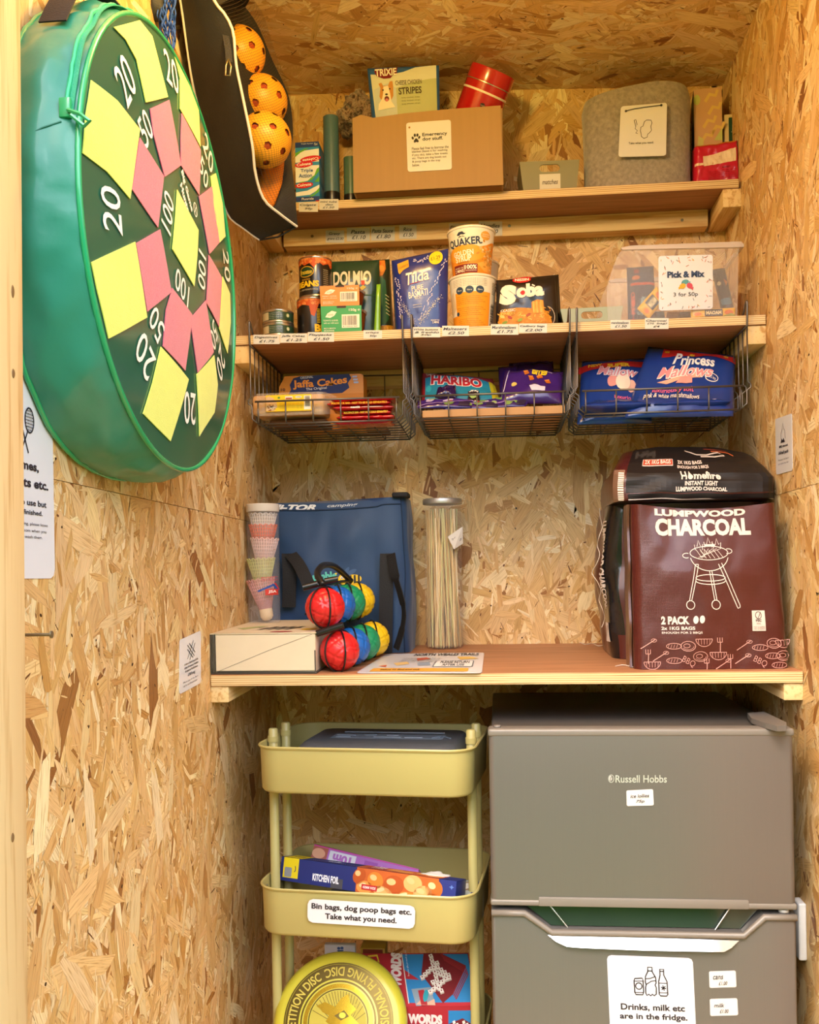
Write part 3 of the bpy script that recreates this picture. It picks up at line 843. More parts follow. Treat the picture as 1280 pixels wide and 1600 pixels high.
for dz, an in ((L-.062, -2.2),):
    vdir = (Vector((CX0, -DIST, CZ))-lid_c); lv = MT.to_3x3().inverted() @ vdir; ang = math.atan2(lv.y, lv.x)
    pr = Print(cyl((0, 0, L-.085), R, R, .03, ang-.38, ang+.38, MT), (0, 0, 60, 50), step=(.15, 2))
    pr.ell(36, 20, 9, 7, '#2a0c10', 2); pr.text('mochi', 29, 17, 43, 23, '#c9a0a0', 3); pr.build('printed_badge', tin)
# matches bin
M_sage = mat('sage_plastic', '#8b8768', .45, var=.04)
t, w, h = stand('storage_bin', 'small sage plastic tray labelled matches on the top shelf', 'tray', 812, 906, 252, -.128, Z1, yaw=2, group='sage plastic trays', ymid=272)
small_bin(t, w, h, .085, M_sage, hole=(.33, .67, .64, .88))
pr = Print(fface(w, h, -.0028), (97, 462, 385, 588)); pr.rect(192, 517, 292, 583, M_card, 1); pr.scribble('matches', 204, 540, 280, 560, '#4a3a36', 2); pr.build('paper_label', t)
# grey felt bin
M_felt = mat('grey_felt', '#9a9088', .97, var=.55, vscale=130, bump=.8, bscale=500, sheen=.5)
pc = P(995, 285, Y=-.077)
fb = thing('felt_bin', 'round grey felt bin with a hanging white tag, on the top shelf', 'bin', (pc.x, -.077, Z1))
fw = (P(1082, 230, Y=-.077)-P(912, 230, Y=-.077)).x/2; fd = .064
fh = P(1050, 141, Y=-.10).z-Z1
def fs(s, k=1.0):
    a = s*2*PI; c, q = math.cos(a), math.sin(a); e = .72
    return Vector((math.copysign(abs(c)**e, c)*fw*k, math.copysign(abs(q)**e, q)*fd*k, 0))
def fout(s, t):
    k = .965+.04*t-.012*math.sin(t*PI)
    p = fs(s, k); top = fh*(1-.10*max(0, -(p.x/fw-.35)/1.35)**1.4)
    return p+Vector((.004*math.sin(3*s*2*PI)*t, 0, top*t))
def fsurf(u, v):                                   # u round, v: outside 0..1, rim, inside
    if v < .5: return fout(u, v*2)
    k = (v-.5)*2; q = fout(u, 1-k*.93); ctr = Vector((0, 0, q.z)); d = (ctr-q); d.z = 0
    q2 = q+d.normalized()*.005
    q2.z = q.z+(.0025 if k < .08 else 0)
    return q2
bm = bmesh.new(); g = add_grid(bm, fsurf, 72, 26, True)
bm.faces.new([r[0] for r in g]); bm.faces.new([r[-1] for r in reversed(g)])
obj('felt_shell', bm, M_felt, fb, True, sharp=80)
# tag on the felt bin
o_ = Vector((pc.x, -.077, Z1))
tq = [P(780+x/3.0476, 100+y/3.0476, Y=-.150) for x, y in ((568, 443), (795, 437), (800, 184), (580, 202))]
tq = [v+Vector((0, .0005, 0)) for v in tq]
tgm, sf = sheet('hanging_tag', 'white tag with a pad and tampon drawing, hung on the grey felt bin', 'tag', tq, M_lam)
pr = Print(sf, (572, 192, 798, 440)); K = '#3a332f'
pr.line([(598, 217), (640, 210), (700, 206), (772, 203)], 5, '#4a4a4a', 3); pr.ell(598, 218, 6, 6, '#4a4a4a', 3); pr.ell(770, 203, 6, 6, '#4a4a4a', 3)
pr.line([(640, 265), (648, 262), (655, 288), (648, 293), (640, 265)], 2.5, K, 2); pr.line([(650, 293), (646, 306), (658, 316), (650, 328), (660, 330)], 2.5, K, 2)
pr.line([(690, 275), (700, 268), (722, 270), (727, 282), (722, 300), (726, 318), (716, 330), (708, 335), (706, 350), (690, 355), (678, 345), (676, 330), (672, 318), (674, 300), (684, 296), (690, 275)], 2.8, K, 2)
pr.text('Take what you need.', 618, 370, 738, 384, K, 2, .006); pr.build('printed_drawing', tgm)
# box with leaves, small green box, red packet
t, w, h = stand('tissue_box', 'tall pink box with pale leaf pattern behind the red packet', 'box', 1085, 1128, 138, -.082, Z1, yaw=-7, ymid=180)
carton(t, w, .06, h, mat('blush_card', '#c79a72', .5))
pr = Print(fface(w, h), (925, 115, 1060, 560), eps=.0003)
pr.rect(925, 115, 1060, 560, '#c99c78', 1)
for i, (x, y) in enumerate(((1010, 160), (1025, 215), (1000, 270), (1040, 300), (990, 330))):
    pr.line([(x-30, y+12), (x-8, y-18), (x+20, y-10), (x+30, y-34)], 15, '#d8b56a', 2)
pr.ell(940, 160, 16, 22, '#b7bd6c', 2); pr.poly([(1020, 340), (1060, 290), (1060, 345)], '#b9c06e', 3); pr.poly([(940, 355), (945, 315), (970, 330), (968, 358)], '#c8c07c', 3)
pr.build('printed_leaves', t)
pr = Print(flat((-w/2, .06, 0), (0, -.06, 0), (0, 0, h)), (0, 0, 60, 200)); pr.rect(0, 0, 60, 200, '#4b5a49', 1); pr.rect(30, 20, 60, 60, '#a5ad62', 2); pr.build('printed_side', t)
t, w, h = stand('tampon_box', 'small white and dark green box wedged beside the leaf patterned box', 'box', 1132, 1157, 178, -.078, Z1, ymid=190)
carton(t, w, .05, h, mat('cream_card', '#d6c29a', .5))
pr = Print(fface(w, h), (1070, 237, 1145, 530)); pr.rect(1090, 250, 1128, 342, '#12402f', 1, 4); pr.text('Tampons', 1095, 285, 1124, 300, '#d8d2b8', 2, rot=-90); pr.rect(1070, 340, 1145, 350, '#12402f', 1); pr.build('printed_front', t)
a, b = P(1078, 250, Y=-.128), P(1165, 250, Y=-.128)
rp = thing('sanitary_packet', 'shiny red packet with a white stripe at the right end of the top shelf', 'packet', ((a.x+b.x)/2, -.128, Z1)); w = min(b.x, .972)-a.x; h = P(1120, 217, Y=-.128).z-Z1
def rpf(s, t):
    x = (s-.5)*w*(1-.05*t); z = h*t*(1-.10*(1-s)*t)
    return Vector((x, .004*math.sin(s*PI), z))
def bag3(name, mfront, D, m, parent, wr=.002, seed=1, n=26):
    """soft standing packet: rounded front sheet extruded back by D"""
    def f(s, t):
        e = min(1, s/.09, (1-s)/.09, t/.08 if t < .5 else 1, (1-t)/.12)
        p = mfront(s, t); k = math.sqrt(max(0, 1-(1-e)**2))
        return p+Vector((0, -.012*k+.012+wr*(_ns.noise(Vector((s*5+seed, t*5, seed)))+.7*_ns.noise(Vector((s*13, t*9+seed, 2.0)))), 0))
    bm = bmesh.new(); g1 = add_grid(bm, f, n, n)
    def bkf(s, t): return mfront(s, t)+Vector((0, D, 0))
    g2 = add_grid(bm, bkf, n, n)
    for g_a, g_b in ((g1, g2),):
        for i in range(n):
            bm.faces.new((g_a[i][0], g_b[i][0], g_b[i+1][0], g_a[i+1][0])); bm.faces.new((g_a[i][n], g_b[i][n], g_b[i+1][n], g_a[i+1][n]))
            bm.faces.new((g_a[0][i], g_b[0][i], g_b[0][i+1], g_a[0][i+1])); bm.faces.new((g_a[n][i], g_b[n][i], g_b[n][i+1], g_a[n][i+1]))
    obj(name, bm, m, parent, True)
    return fromfunc(f)
sf = bag3('packet', rpf, .04, M_pl('pad', '#c01338'), rp, .003, 4)
pr = Print(sf, (910, 350, 1170, 550), step=(1/26, 1/26), eps=.0004)
pr.poly([(955, 418), (1150, 390), (1150, 450), (960, 466)], '#e6cdb6', 1); pr.rect(912, 450, 958, 462, '#e8cdb8', 1); pr.rect(915, 352, 1150, 362, '#c7791e', 1)
pr.text('Always', 1066, 470, 1114, 482, '#5a0a1c', 2, rot=-3)
for i in range(5): pr.text('extra long pads with wings normal', 985, 488+i*9, 1148, 494+i*9, '#7a0d26', 2, rot=-3)
pr.build('printed_front', rp)
# ================================================================ middle shelf
def lab5(x, y): return 350+x/3.879, 340+y/3.879
M_tinmetal = mat('tin_plate', '#b9b3a8', .28, metal=.95)
def can(name, label, cat, px, ytop, Y, r, z, h, body, group, wrap):
    c = P(px, ytop+20, Y=Y)
    t = thing(name, label, cat, (c.x, Y, z), group=group)
    lathe('can', [(r*.97, 0), (r, .0015), (r, .003), (r*.975, .0045), (r*.975, h-.0045), (r, h-.003), (r, h-.0008), (r*.97, h), (r*.94, h-.002), (.0005, h-.002)], M_tinmetal, t, 48, cap1=False)
    lathe('paper_label', [(r*.979, .0046), (r*.981, .005), (r*.981, h-.005), (r*.979, h-.0046)], body, t, 48, cap0=False, cap1=False)
    pr = Print(cyl((0, 0, 0), r*.981, r*.981, h, math.radians(180), math.radians(360)), (0, 0, 180, 100*h/(r*PI)*1.8), step=(.05, 2), eps=.00015)
    wrap(pr, 100*h/(r*PI)*1.8); pr.build('printed_label', t)
    return t
# two small green fish tins
M_dgreen = mat('dark_green_label', '#1f3d26', .35, coat=.3)
yc = -.262; zt_ = P(435, 489, Y=yc).z; hh = (zt_-Z2)/2
def tuna(pr, H):
    m = H/2
    pr.rect(4, m-13, 66, m+14, '#c8b78c', 2, 2); pr.rect(8, m-9, 30, m+10, '#8f9a70', 3)
    for i in range(4): pr.text('tuna chunks in spring water', 68, m-10+i*6, 118, m-7+i*6, '#d8dcc8', 3)
    pr.ell(140, m-3, 9, 9, '#4d6a3c', 3); pr.ell(140, m-3, 6, 6, '#c9c7a4', 4); pr.rect(0, H-6, 180, H-3, '#7f8a5a', 2); pr.rect(0, 3, 180, 5, '#0f2418', 2)
can('food_tin', 'upper of two small dark green fish tins, far left of the middle shelf', 'tin', 435, 489, yc, .0302, Z2+hh, hh-.0002, M_dgreen, 'small fish tins', tuna)
can('food_tin', 'lower of two small dark green fish tins, standing on the middle shelf', 'tin', 435.5, 508, yc, .0302, Z2, hh-.0003, M_dgreen, 'small fish tins', tuna)
# two tins of beans
M_black_l = mat('black_label', '#17120f', .3, coat=.4)
yb = -.236; zt_ = P(490, 408, Y=yb).z; hh = (zt_-Z2)/2
R_ = random.Random(5)
def beans(word_y):
    def f(pr, H):
        q = random.Random(3)
        pr.poly([(0, 0), (180, 0), (180, 26), (165, 36), (150, 22), (128, 30), (110, 20), (96, 40), (80, 24), (60, 30), (44, 20), (20, 32), (0, 22)], '#c9531c', 2)
        for i in range(46): pr.ell(q.uniform(0, 180), q.uniform(2, 22), q.uniform(5, 8), q.uniform(3.5, 5), q.choice(['#dd7a35', '#e08b48', '#c8601f']), 3, q.uniform(-60, 60), 10)
        pr.ell(66, 52, 30, 19, '#c99a22', 4); pr.ell(66, 52, 27, 16, '#1d3f22', 5); pr.text('Branston', 43, 45, 89, 60, '#e9c93c', 6, .02)
        pr.text('BAKED', 50, 75, 82, 81, '#d8a02a', 6); pr.text('BEANS', 28, 83, 112, 104, '#f0c21c', 6, .05)
        pr.text('IN A RICH TOMATO SAUCE', 34, 110, 108, 115, '#d8cbb0', 6); pr.rect(126, 40, 150, 120, '#26201a', 5)
        for i in range(11): pr.text('nutrition', 128, 43+i*6.6, 148, 47+i*6.6, '#c8b890', 6)
    return f
can('bean_tin', 'upper tin of baked beans in a black label, stacked on another', 'tin', 493, 408, yb, .0325, Z2+hh, hh-.0002, M_black_l, 'stacked baked bean tins', beans(0))
def beans2(pr, H):
    q = random.Random(8)
    pr.poly([(0, 0), (180, 0), (180, 20), (150, 30), (120, 22), (104, 66), (92, 60), (86, 30), (60, 24), (30, 32), (0, 22)], '#c9531c', 2)
    for i in range(46): pr.ell(q.uniform(0, 180), q.uniform(2, 22), q.uniform(5, 8), q.uniform(3.5, 5), q.choice(['#dd7a35', '#e08b48', '#c8601f']), 3, q.uniform(-60, 60), 10)
    for i in range(10): pr.rect(112, 40+i*5, 124, 42+i*5, '#e0c020', 4)
    pr.text('BE', 104, 92, 142, 118, '#f0c21c', 6, .05)
can('bean_tin', 'lower tin of baked beans, standing on the shelf behind the green snack pot', 'tin', 490, 467, yb, .0325, Z2, hh-.0003, M_black_l, 'stacked baked bean tins', beans2)
# pouches that stand
def standing_pouch(name, label, cat, px, Y, T, m, draw, frpx, wr=.0012, seed=1, lean=0, group=None, step=1/22, **k):
    """px: ul, ur, lr, ll pixels on plane Y; frpx: print frame in the same pixel space as draw uses"""
    c = [P(x, y, Y=Y) for x, y in px]
    o = Vector(((c[2].x+c[3].x)/2, Y, Z2 if 'z' not in k else k['z']))
    ul, ur, lr, ll = [v-o for v in c]
    for v in (ul, ur): v.y += lean
    zmin = max(ll.z, lr.z); 
    if k.get('ground', True): ll.z = lr.z = .0008
    t = thing(name, label, cat, o, group=group)
    fm = lambda s, t_: (ll*(1-s)+lr*s)*(1-t_)+(ul*(1-s)+ur*s)*t_
    fr, bm = pouch(fm, T, wr=wr, seed=seed, pinch_bot=not k.get('flatbot', True))
    obj('pouch', bm, m, t, True)
    if draw:
        pr = Print(fromfunc(fr), frpx, step=(step, step), eps=.00035); draw(pr); pr.build('printed_front', t)
    return t
def dolmio(pr):
    pr.text('DOLM!O', 668, 325, 898, 400, '#ead9ba', 3, .035); pr.rect(838, 378, 860, 400, '#d8431c', 4)
    pr.rect(720, 410, 800, 418, '#b8c2a0', 3); pr.poly([(820, 420), (850, 400), (868, 412), (845, 428)], '#c8b040', 3)
    pr.ell(790, 470, 60, 30, '#b9371c', 3); pr.rect(640, 450, 930, 455, '#2b5a38', 3)
    pr.text('pasta sauce for all the family', 660, 430, 820, 440, '#d8cfae', 3)
standing_pouch('sauce_pouch', 'dark green pasta sauce pouch with large cream lettering behind the snack pots', 'pouch', [lab5(622, 268), lab5(942, 258), lab5(948, 690), lab5(630, 700)], -.205, .03, M_pl('sauce', '#21402c', rough=.35), dolmio, (622, 262, 945, 690), seed=3)
def lime(pr): pr.rect(0, 0, 100, 400, '#7fbf28', 1); pr.rect(40, 300, 100, 380, '#b6cc70', 2)
standing_pouch('pasta_bag', 'slim lime green packet showing between the pots and the rice pouch', 'packet', [lab5(925, 405), lab5(950, 402), lab5(948, 690), lab5(905, 690)], -.235, .012, M_pl('lime', '#86bd2a'), None, None, wr=0)
def pasta(pr):
    pr.poly([(950, 262), (1000, 262), (1005, 310), (985, 345), (955, 352), (948, 300)], '#d98025', 2); pr.ell(975, 310, 20, 18, '#e79a3a', 3); pr.ell(962, 280, 14, 10, '#d5631d', 3)
    pr.poly([(952, 360), (975, 352), (1000, 370), (1010, 560), (985, 590), (955, 590)], '#1e5a34', 2)
    for i in range(6): pr.line([(995, 440+i*18), (1015, 452+i*18)], 4, '#c9c89a', 3)
    pr.poly([(940, 596), (1030, 590), (1030, 690), (940, 690)], '#c98f1e', 2)
    for i in range(5): pr.line([(945+i*18, 600), (955+i*18, 690)], 4, '#e0b23c', 3)
standing_pouch('pasta_bag', 'dark green and orange pasta packet partly hidden behind the sauce pouch', 'packet', [lab5(830, 262), lab5(1004, 252), lab5(1032, 690), lab5(830, 690)], -.165, .035, M_pl('pasta', '#22301f'), pasta, (830, 255, 1032, 690), seed=7)
# two sauce pots in card sleeves
M_pot = mat('tomato_pot', '#7a2412', .25, coat=.4); M_pp = mat('clear_pp', '#b98a78', .25, alpha=.55)
def snack_pot(label, z, px, h, col, ln1, g):
    a, b = P(px[0], 500, Y=-.285), P(px[1], 500, Y=-.285); w = b.x-a.x
    t = thing('snack_pot', label, 'pot', ((a.x+b.x)/2, -.285, z), math.radians(3), group='stacked snack pots')
    r = .031; M = Matrix.Translation((.012, r+.007, 0))
    lathe('pot', [(r*.8, .0005), (r*.84, .002), (r*.98, h-.009), (r*1.0, h-.007)], M_pot, t, 36, M)
    lathe('lid', [(r*1.0, h-.007), (r*1.06, h-.0065), (r*1.07, h-.003), (r*1.04, h-.002), (r*1.0, h-.003), (.0005, h-.003)], M_pp, t, 36, M, cap1=False)
    Mx = Matrix.Rotation(PI/2, 4, 'X'); ms = mat('sleeve_'+col[1:], col, .45)
    holed_plate([(-w/2, 0), (w/2, 0), (w/2*1.0, h), (-w/2*1.04, h)], [], .0012, Mx, 'sleeve_front', ms, t)
    box('sleeve_top', -w/2, -.0004, h-.0009, w/2, .05, h, ms, t)
    pr = Print(fface(w, h, -.0013), (0, 0, 230, 125)); wt = '#f2ead8'
    pr.rect(88, 0, 142, 10, '#3a1c10', 1, 4); pr.text('150g ℮', 158, 14, 222, 28, wt, 2, .01)
    pr.poly([(22, 50), (34, 34), (60, 22), (88, 28), (74, 44), (50, 54)], wt, 2); pr.text('GOOD', 36, 36, 68, 44, col, 3, .01)
    pr.rect(116, 40, 218, 100, wt, 2)
    q = random.Random(2); x = 122
    while x < 206:
        ww = q.choice([1.6, 1.6, 3, 4.4]); pr.rect(x, 46, x+ww, 88, '#241a18', 3); x += ww+q.choice([1.6, 3, 3.4])
    pr.text('8 710522 947', 124, 91, 206, 97, '#241a18', 3)
    pr.text(ln1, 10, 62, 96, 69, wt, 2); pr.text('with our mild sauce', 12, 73, 98, 80, wt, 2); pr.text('MILD & SMOOTH', 14, 98, 80, 104, wt, 2, .01); pr.text('MICROWAVE', 14, 108, 72, 114, wt, 2, .01)
    pr.build('printed_sleeve', t)
zmid = P(535, 477.5, Y=-.286).z; ztop = P(535, 446, Y=-.286).z
snack_pot('lower snack pot in a green card sleeve, on the middle shelf edge', Z2, (503, 565), zmid-Z2-.0003, '#2f9b4e', 'TOMATO & BASIL', 0)
snack_pot('upper snack pot in an orange card sleeve, stacked on the green one', zmid, (502, 562), ztop-zmid, '#e8862a', 'SWEET PEPPER', 0)
# rice pouch
def Z6(x, y): return 600+x/3.879, 340+y/3.879
def tilda(pr):
    w = '#f1e8de'
    pr.poly([(82, 262), (150, 248), (154, 300), (120, 312), (96, 334), (88, 320)], '#d9a02a', 2); pr.text('CLASSICS', 92, 282, 148, 296, '#7a5410', 3, rot=-7)
    pr.ell(316, 272, 41, 43, '#f3cf1f', 2); pr.text('£1.29', 286, 262, 342, 284, '#3a3410', 3, rot=-8); pr.text('only', 322, 286, 340, 294, '#3a3410', 3)
    pr.text('T', 133, 338, 172, 412, w, 3, .02, shear=.1); pr.text('ilda', 170, 336, 275, 400, w, 3, .02, rot=-4, shear=.1); pr.line([(155, 408), (205, 402), (262, 388)], 3, '#c0203a', 3)
    pr.text('PURE', 167, 420, 240, 450, w, 3, .012, rot=-4); pr.text('BASMATI', 146, 450, 268, 490, w, 3, .012, rot=-5); pr.text('RICE', 186, 488, 220, 502, w, 3, rot=-4)
    pr.text('steamed rice', 172, 530, 228, 538, w, 3); pr.text('ready to heat pouch', 172, 545, 230, 553, w, 3)
    q = random.Random(4)
    def grain(x, y, a): pr.ell(x, y, 7.5, 2.6, '#cfc6e0', 3, a, 8)
    for i in range(34):
        t = i/33; grain(70+q.uniform(-6, 20)+t*20, 350+t*250, 70+q.uniform(-40, 40))
        grain(372-t*150+q.uniform(-10, 12), 290+t*330, -60+q.uniform(-30, 30))
    for i in range(16): grain(180+i*6+q.uniform(-6, 6), 270+abs(i-8)*-3+q.uniform(0, 24), q.uniform(-80, 80))
    for i in range(120):
        t = q.random(); x = 345-t*140+q.gauss(0, 7); pr.ell(x, 500+t*150+q.gauss(0, 8), 2.6, 1.6, '#e0d6c0', 3, 0, 6)
        x = 105+t*75; pr.ell(x+q.gauss(0, 7), 520+t*130+q.gauss(0, 9), 2.6, 1.6, '#c8c2c8', 3, 0, 6)
    pr.text('READY IN', 287, 628, 338, 636, w, 4, .01); pr.text('2 MINS', 296, 638, 336, 650, w, 4, .02)
standing_pouch('rice_pouch', 'blue pouch of basmati rice with a round yellow price spot', 'pouch', [Z6(46, 262), Z6(391, 188), Z6(384, 700), Z6(72, 705)], -.262, .035, M_pl('rice', '#1f2f7e'), tilda, (46, 225, 390, 690), seed=11)
# porridge cups
M_cup = mat('paper_cup', '#e5d9c4', .4, coat=.2)
def porridge(label, cx, Y, z, h, draw, r=.0448, yaw=0):
    c = P(cx, 440, Y=Y)
    t = thing('porridge_cup', label, 'cup', (c.x, Y, z), yaw, group='porridge cups')
    rb = r*.79
    lathe('cup', [(rb*.96, .0005), (rb, .0006), (r*.985, h-.0045), (r*.985, h-.004)], M_cup, t, 56)
    lathe('rolled_rim', [(r*.985, h-.0048), (r*1.02, h-.0045), (r*1.035, h-.0025), (r*1.02, h-.0006), (r*.99, h)], M_cup, t, 56, cap1=False)
    lathe('foil_lid', [(.0005, h-.0002), (r*.99, h-.0001), (r*.99, h+.0002)], mat('orange_foil', '#c77a28', .35, metal=.3), t, 40, cap0=False)
    if draw:
        pr = Print(cyl((0, 0, 0), rb, r*.985, h-.0045, math.radians(192), math.radians(348)), (392, 105, 668, 372), step=(.04, 2), eps=.0002); draw(pr); pr.build('printed_wrap', t)
    return t
def cup_front(pr):
    pr.rect(392, 105, 668, 215, '#e9dfcb', 1)
    pr.poly([(392, 232), (430, 216), (480, 208), (560, 218), (610, 200), (640, 180), (668, 172), (668, 372), (392, 372)], '#e98d1d', 2)
    pr.ell(500, 250, 105, 50, '#eda02a', 3)
    n = '#27344a'
    pr.text('QUAKER.', 412, 160, 584, 212, n, 4, .03, rot=-2, f=lambda X, Y: (X, Y-abs(X)**2*.0010+2))
    pr.poly([(466, 140), (476, 126), (494, 124), (500, 134), (508, 137), (504, 142), (470, 146)], n, 4); pr.poly([(470, 160), (484, 144), (508, 158), (488, 152)], n, 4); pr.ell(488, 146, 7, 5, '#e9dfcb', 5)
    pr.ell(602, 148, 26, 26, '#e0a040', 3); pr.text('NO ADDED', 584, 138, 620, 145, '#f1e6d2', 4); pr.text('PRESERVATIVES', 582, 150, 622, 156, '#f1e6d2', 4)
    w = '#f6ead2'
    pr.text('GOLDEN', 438, 232, 542, 262, w, 5, .03, rot=-3); pr.text('SYRUP', 448, 262, 532, 296, w, 5, .03, rot=-3); pr.text('FLAVOUR', 460, 297, 520, 306, '#5a3410', 5, .01, rot=-2)
    q = random.Random(6)
    for i in range(60):
        x, y = q.gauss(625, 22), q.gauss(262, 34); pr.ell(x, y, q.uniform(5, 11), q.uniform(4, 7), q.choice(['#e0b070', '#d49a4c', '#efd09a', '#c8862e']), 4, q.uniform(-80, 80), 10)
    pr.poly([(560, 310), (610, 290), (668, 320), (668, 360), (600, 352)], '#eda84a', 3)
    pr.rect(432, 312, 562, 362, '#7a2018', 5); pr.text('READY IN', 440, 326, 488, 334, w, 6); pr.text('2 MINS', 438, 338, 490, 356, w, 6, .02); pr.text('100%', 498, 318, 558, 342, w, 6, .03); pr.text('WHOLEGRAIN', 500, 346, 556, 353, w, 6); pr.rect(493, 318, 495, 358, w, 6)
def cup_back(pr):
    pr.rect(392, 105, 668, 372, '#e9dfcb', 1); pr.rect(442, 185, 622, 372, '#ef9a20', 2); pr.rect(392, 300, 444, 372, '#e9961f', 2)
    pr.poly([(392, 200), (430, 170), (444, 260), (400, 300)], '#e0c49a', 2)
    d = '#5a3a14'
    for i in range(5): pr.text('perfectly portioned porridge', 436, 117+i*8, 600, 122+i*8, d, 3)
    for x in (470, 518, 566): pr.ell(x, 175, 19, 19, '#27405a', 3); pr.text('fibre', x-11, 171, x+11, 179, '#e9dfcb', 4)
    for i in range(17):
        if i not in (5, 11): pr.text('allergens oats storage instructions and wheat', 450, 205+i*9.6, 606-(i*37 % 50), 210+i*9.6, d, 3)
    q = random.Random(3)
    for i in range(20): pr.rect(632, 240+i*6, 664, 240+i*6+q.choice([1.6, 3, 4]), '#241a18', 3)
    for i in range(8): pr.rect(634, 130+i*8, 662, 133+i*8, '#6a5a48', 3)
    pr.ell(452, 292, 9, 10, '#27405a', 4)
yq = -.252; zA = P(738, 437.5, Y=yq).z; zB = P(738, 364, Y=yq).z
porridge('lower porridge cup with its back label showing, on the middle shelf', 738.5, yq, Z2, zA-Z2-.0005, cup_back)
porridge('upper porridge cup of golden syrup flavour, stacked on another cup', 737.5, yq, zA, zB-zA, cup_front)
yq2 = -.15; zC = P(760, 414, Y=yq2).z
def cup3(pr): pr.rect(392, 105, 668, 372, '#dccfb8', 1); pr.text('QUAKER.', 540, 235, 660, 300, '#201a1c', 3, .03)
porridge('rear porridge cup half hidden behind the cup stack and noodle packet', 745, yq2, Z2+(zC-Z2)/2, (zC-Z2)/2, cup3, yaw=.25)
porridge('bottom rear porridge cup carrying the one behind the noodle packet', 745, yq2, Z2, (zC-Z2)/2-.0005, None)
# noodle packets
def soba(pr):
    q = random.Random(9)
    pr.ell(835, 362, 58, 22, '#c8231f', 3); pr.text('NISSIN', 792, 352, 880, 372, '#f3e6d6', 4, .03)
    w = '#efe2d2'
    pr.text('S', 700, 392, 800, 520, w, 4, .09, rot=6); pr.text('oba', 798, 392, 968, 478, w, 4, .07, rot=-2)
    pr.ell(840, 448, 14, 14, '#d0201e', 5); pr.line([(896, 404), (914, 414)], 9, w, 5)
    pr.poly([(700, 560), (740, 545), (800, 540), (890, 548), (890, 510), (925, 495), (962, 502), (965, 560), (1000, 600), (1010, 645), (690, 645)], '#c9821f', 3)
    for i in range(80):
        x, y = q.uniform(700, 1000), q.uniform(555, 640); a = q.uniform(0, 360)
        pr.arc(x, y, q.uniform(8, 20), q.uniform(5, 12), a, a+q.uniform(60, 160), 5, q.choice(['#e5a53a', '#d8902a', '#efbb57', '#b9701a']), 4, 6)
    for i in range(12):
        x = 895+i*5.6; pr.line([(x, 506+q.uniform(-6, 6)), (x+q.uniform(-4, 4), 540), (x+2, 580)], 4.5, q.choice(['#e5a53a', '#efbb57', '#c9821f']), 5)
    for x, y, c in ((730, 630, '#7a8f2a'), (760, 600, '#a83a1c'), (820, 620, '#8fa030'), (715, 590, '#d8c26a'), (870, 590, '#a5451c')): pr.ell(x, y, 16, 9, c, 5, q.uniform(-40, 40))
    pr.text('CLASSIC', 706, 546, 792, 562, '#f3e6d6', 6, .02); pr.text('FRIED', 708, 567, 790, 580, '#e8c060', 6, .02)
    pr.arc(985, 600, 40, 60, -90, 60, 5, '#b0a090', 4)
for k, (dx, Y, lab) in enumerate(((0, -.268, 'front black packet of soba noodles with big cream lettering'), (3, -.238, 'middle black noodle packet just behind the front one'), (5, -.208, 'rearmost black noodle packet of the three standing together'))):
    standing_pouch('noodle_packet', lab, 'packet', [(776+dx, 438), (868+dx, 431-k), (873+dx, 512), (775+dx, 514)], Y, .026, M_pl('noodle', '#1a1413'), soba, (676, 345, 1048, 660), seed=20+k, group='black noodle packets', wr=.0018)
# sage tray at the right
t, w, h = stand('storage_bin', 'small sage plastic tray beside the clear sweets tub on the middle shelf', 'tray', 876, 974, 481, -.262, Z2, yaw=-2, group='sage plastic trays', ymid=492)
small_bin(t, w, h, .08, mat('sage_plastic_light', '#9ba384', .4, var=.04), hole=(.33, .67, .42, .80))
# clear scoop-front sweets tub
def Z7(x, y): return 860+x/3.556, 350+y/3.556
yt0, yt1 = -.270, -.075
M_clear = mat('clear_tub', '#f3ece6', .12, alpha=.20, var=0, spec=.6)
o_ = P(1050, 500, Y=yt0); o_.z = Z2
pk = thing('sweets_tub', 'large clear plastic tub of sweets with a square price label', 'tub', o_)
pf = [P(*Z7(x, y), Y=yt0)-o_ for x, y in ((322, 545), (1040, 540), (1046, 150), (1050, 122), (400, 142), (372, 180), (345, 250), (326, 310), (312, 380))]
for v in (pf[0], pf[1]): v.z = .0005
D_ = yt1-yt0
bm = bmesh.new()
fr1 = [bm.verts.new((v.x, 0, v.z)) for v in pf]; bk1 = [bm.verts.new((v.x, D_, v.z)) for v in pf]
bm.faces.new(fr1); bm.faces.new(list(reversed(bk1)))
n_ = len(pf)
for i in range(n_):
    if i in (3,): continue                         # open top
    bm.faces.new((fr1[i], bk1[i], bk1[(i+1) % n_], fr1[(i+1) % n_]))
obj('tub', bm, M_clear, pk)
bm = bmesh.new(); rl = [P(*Z7(x, y), Y=yt0)-o_ for x, y in ((392, 136), (440, 124), (1060, 100), (1074, 122), (1050, 132), (400, 146))]
vs = [(v.x, v.z) for v in rl]; add_prism(bm, vs, -.0025, .004, Matrix.Rotation(PI/2, 4, 'X')); add_prism(bm, vs, -D_-.004, -D_+.0025, Matrix.Rotation(PI/2, 4, 'X'))
xr = rl[3].x; add_box(bm, xr-.006, -.004, rl[4].z, xr, D_+.004, rl[4].z+.006)
obj('rim', bm, mat('clear_rim', '#d8c8bc', .25, alpha=.6, var=0), pk)
def tq_(pts, Y): return [P(*Z7(x, y), Y=Y)-o_ for x, y in pts]
lab_q = tq_([(604, 482), (903, 472), (903, 170), (601, 178)], yt0-.0012)
bm = bmesh.new(); loop = rrect(0, 0, 1, 1, .05, 4); sfq = quad(*lab_q); vs = [bm.verts.new(sfq(u, v)[0]) for u, v in loop]; bm.faces.new(vs)
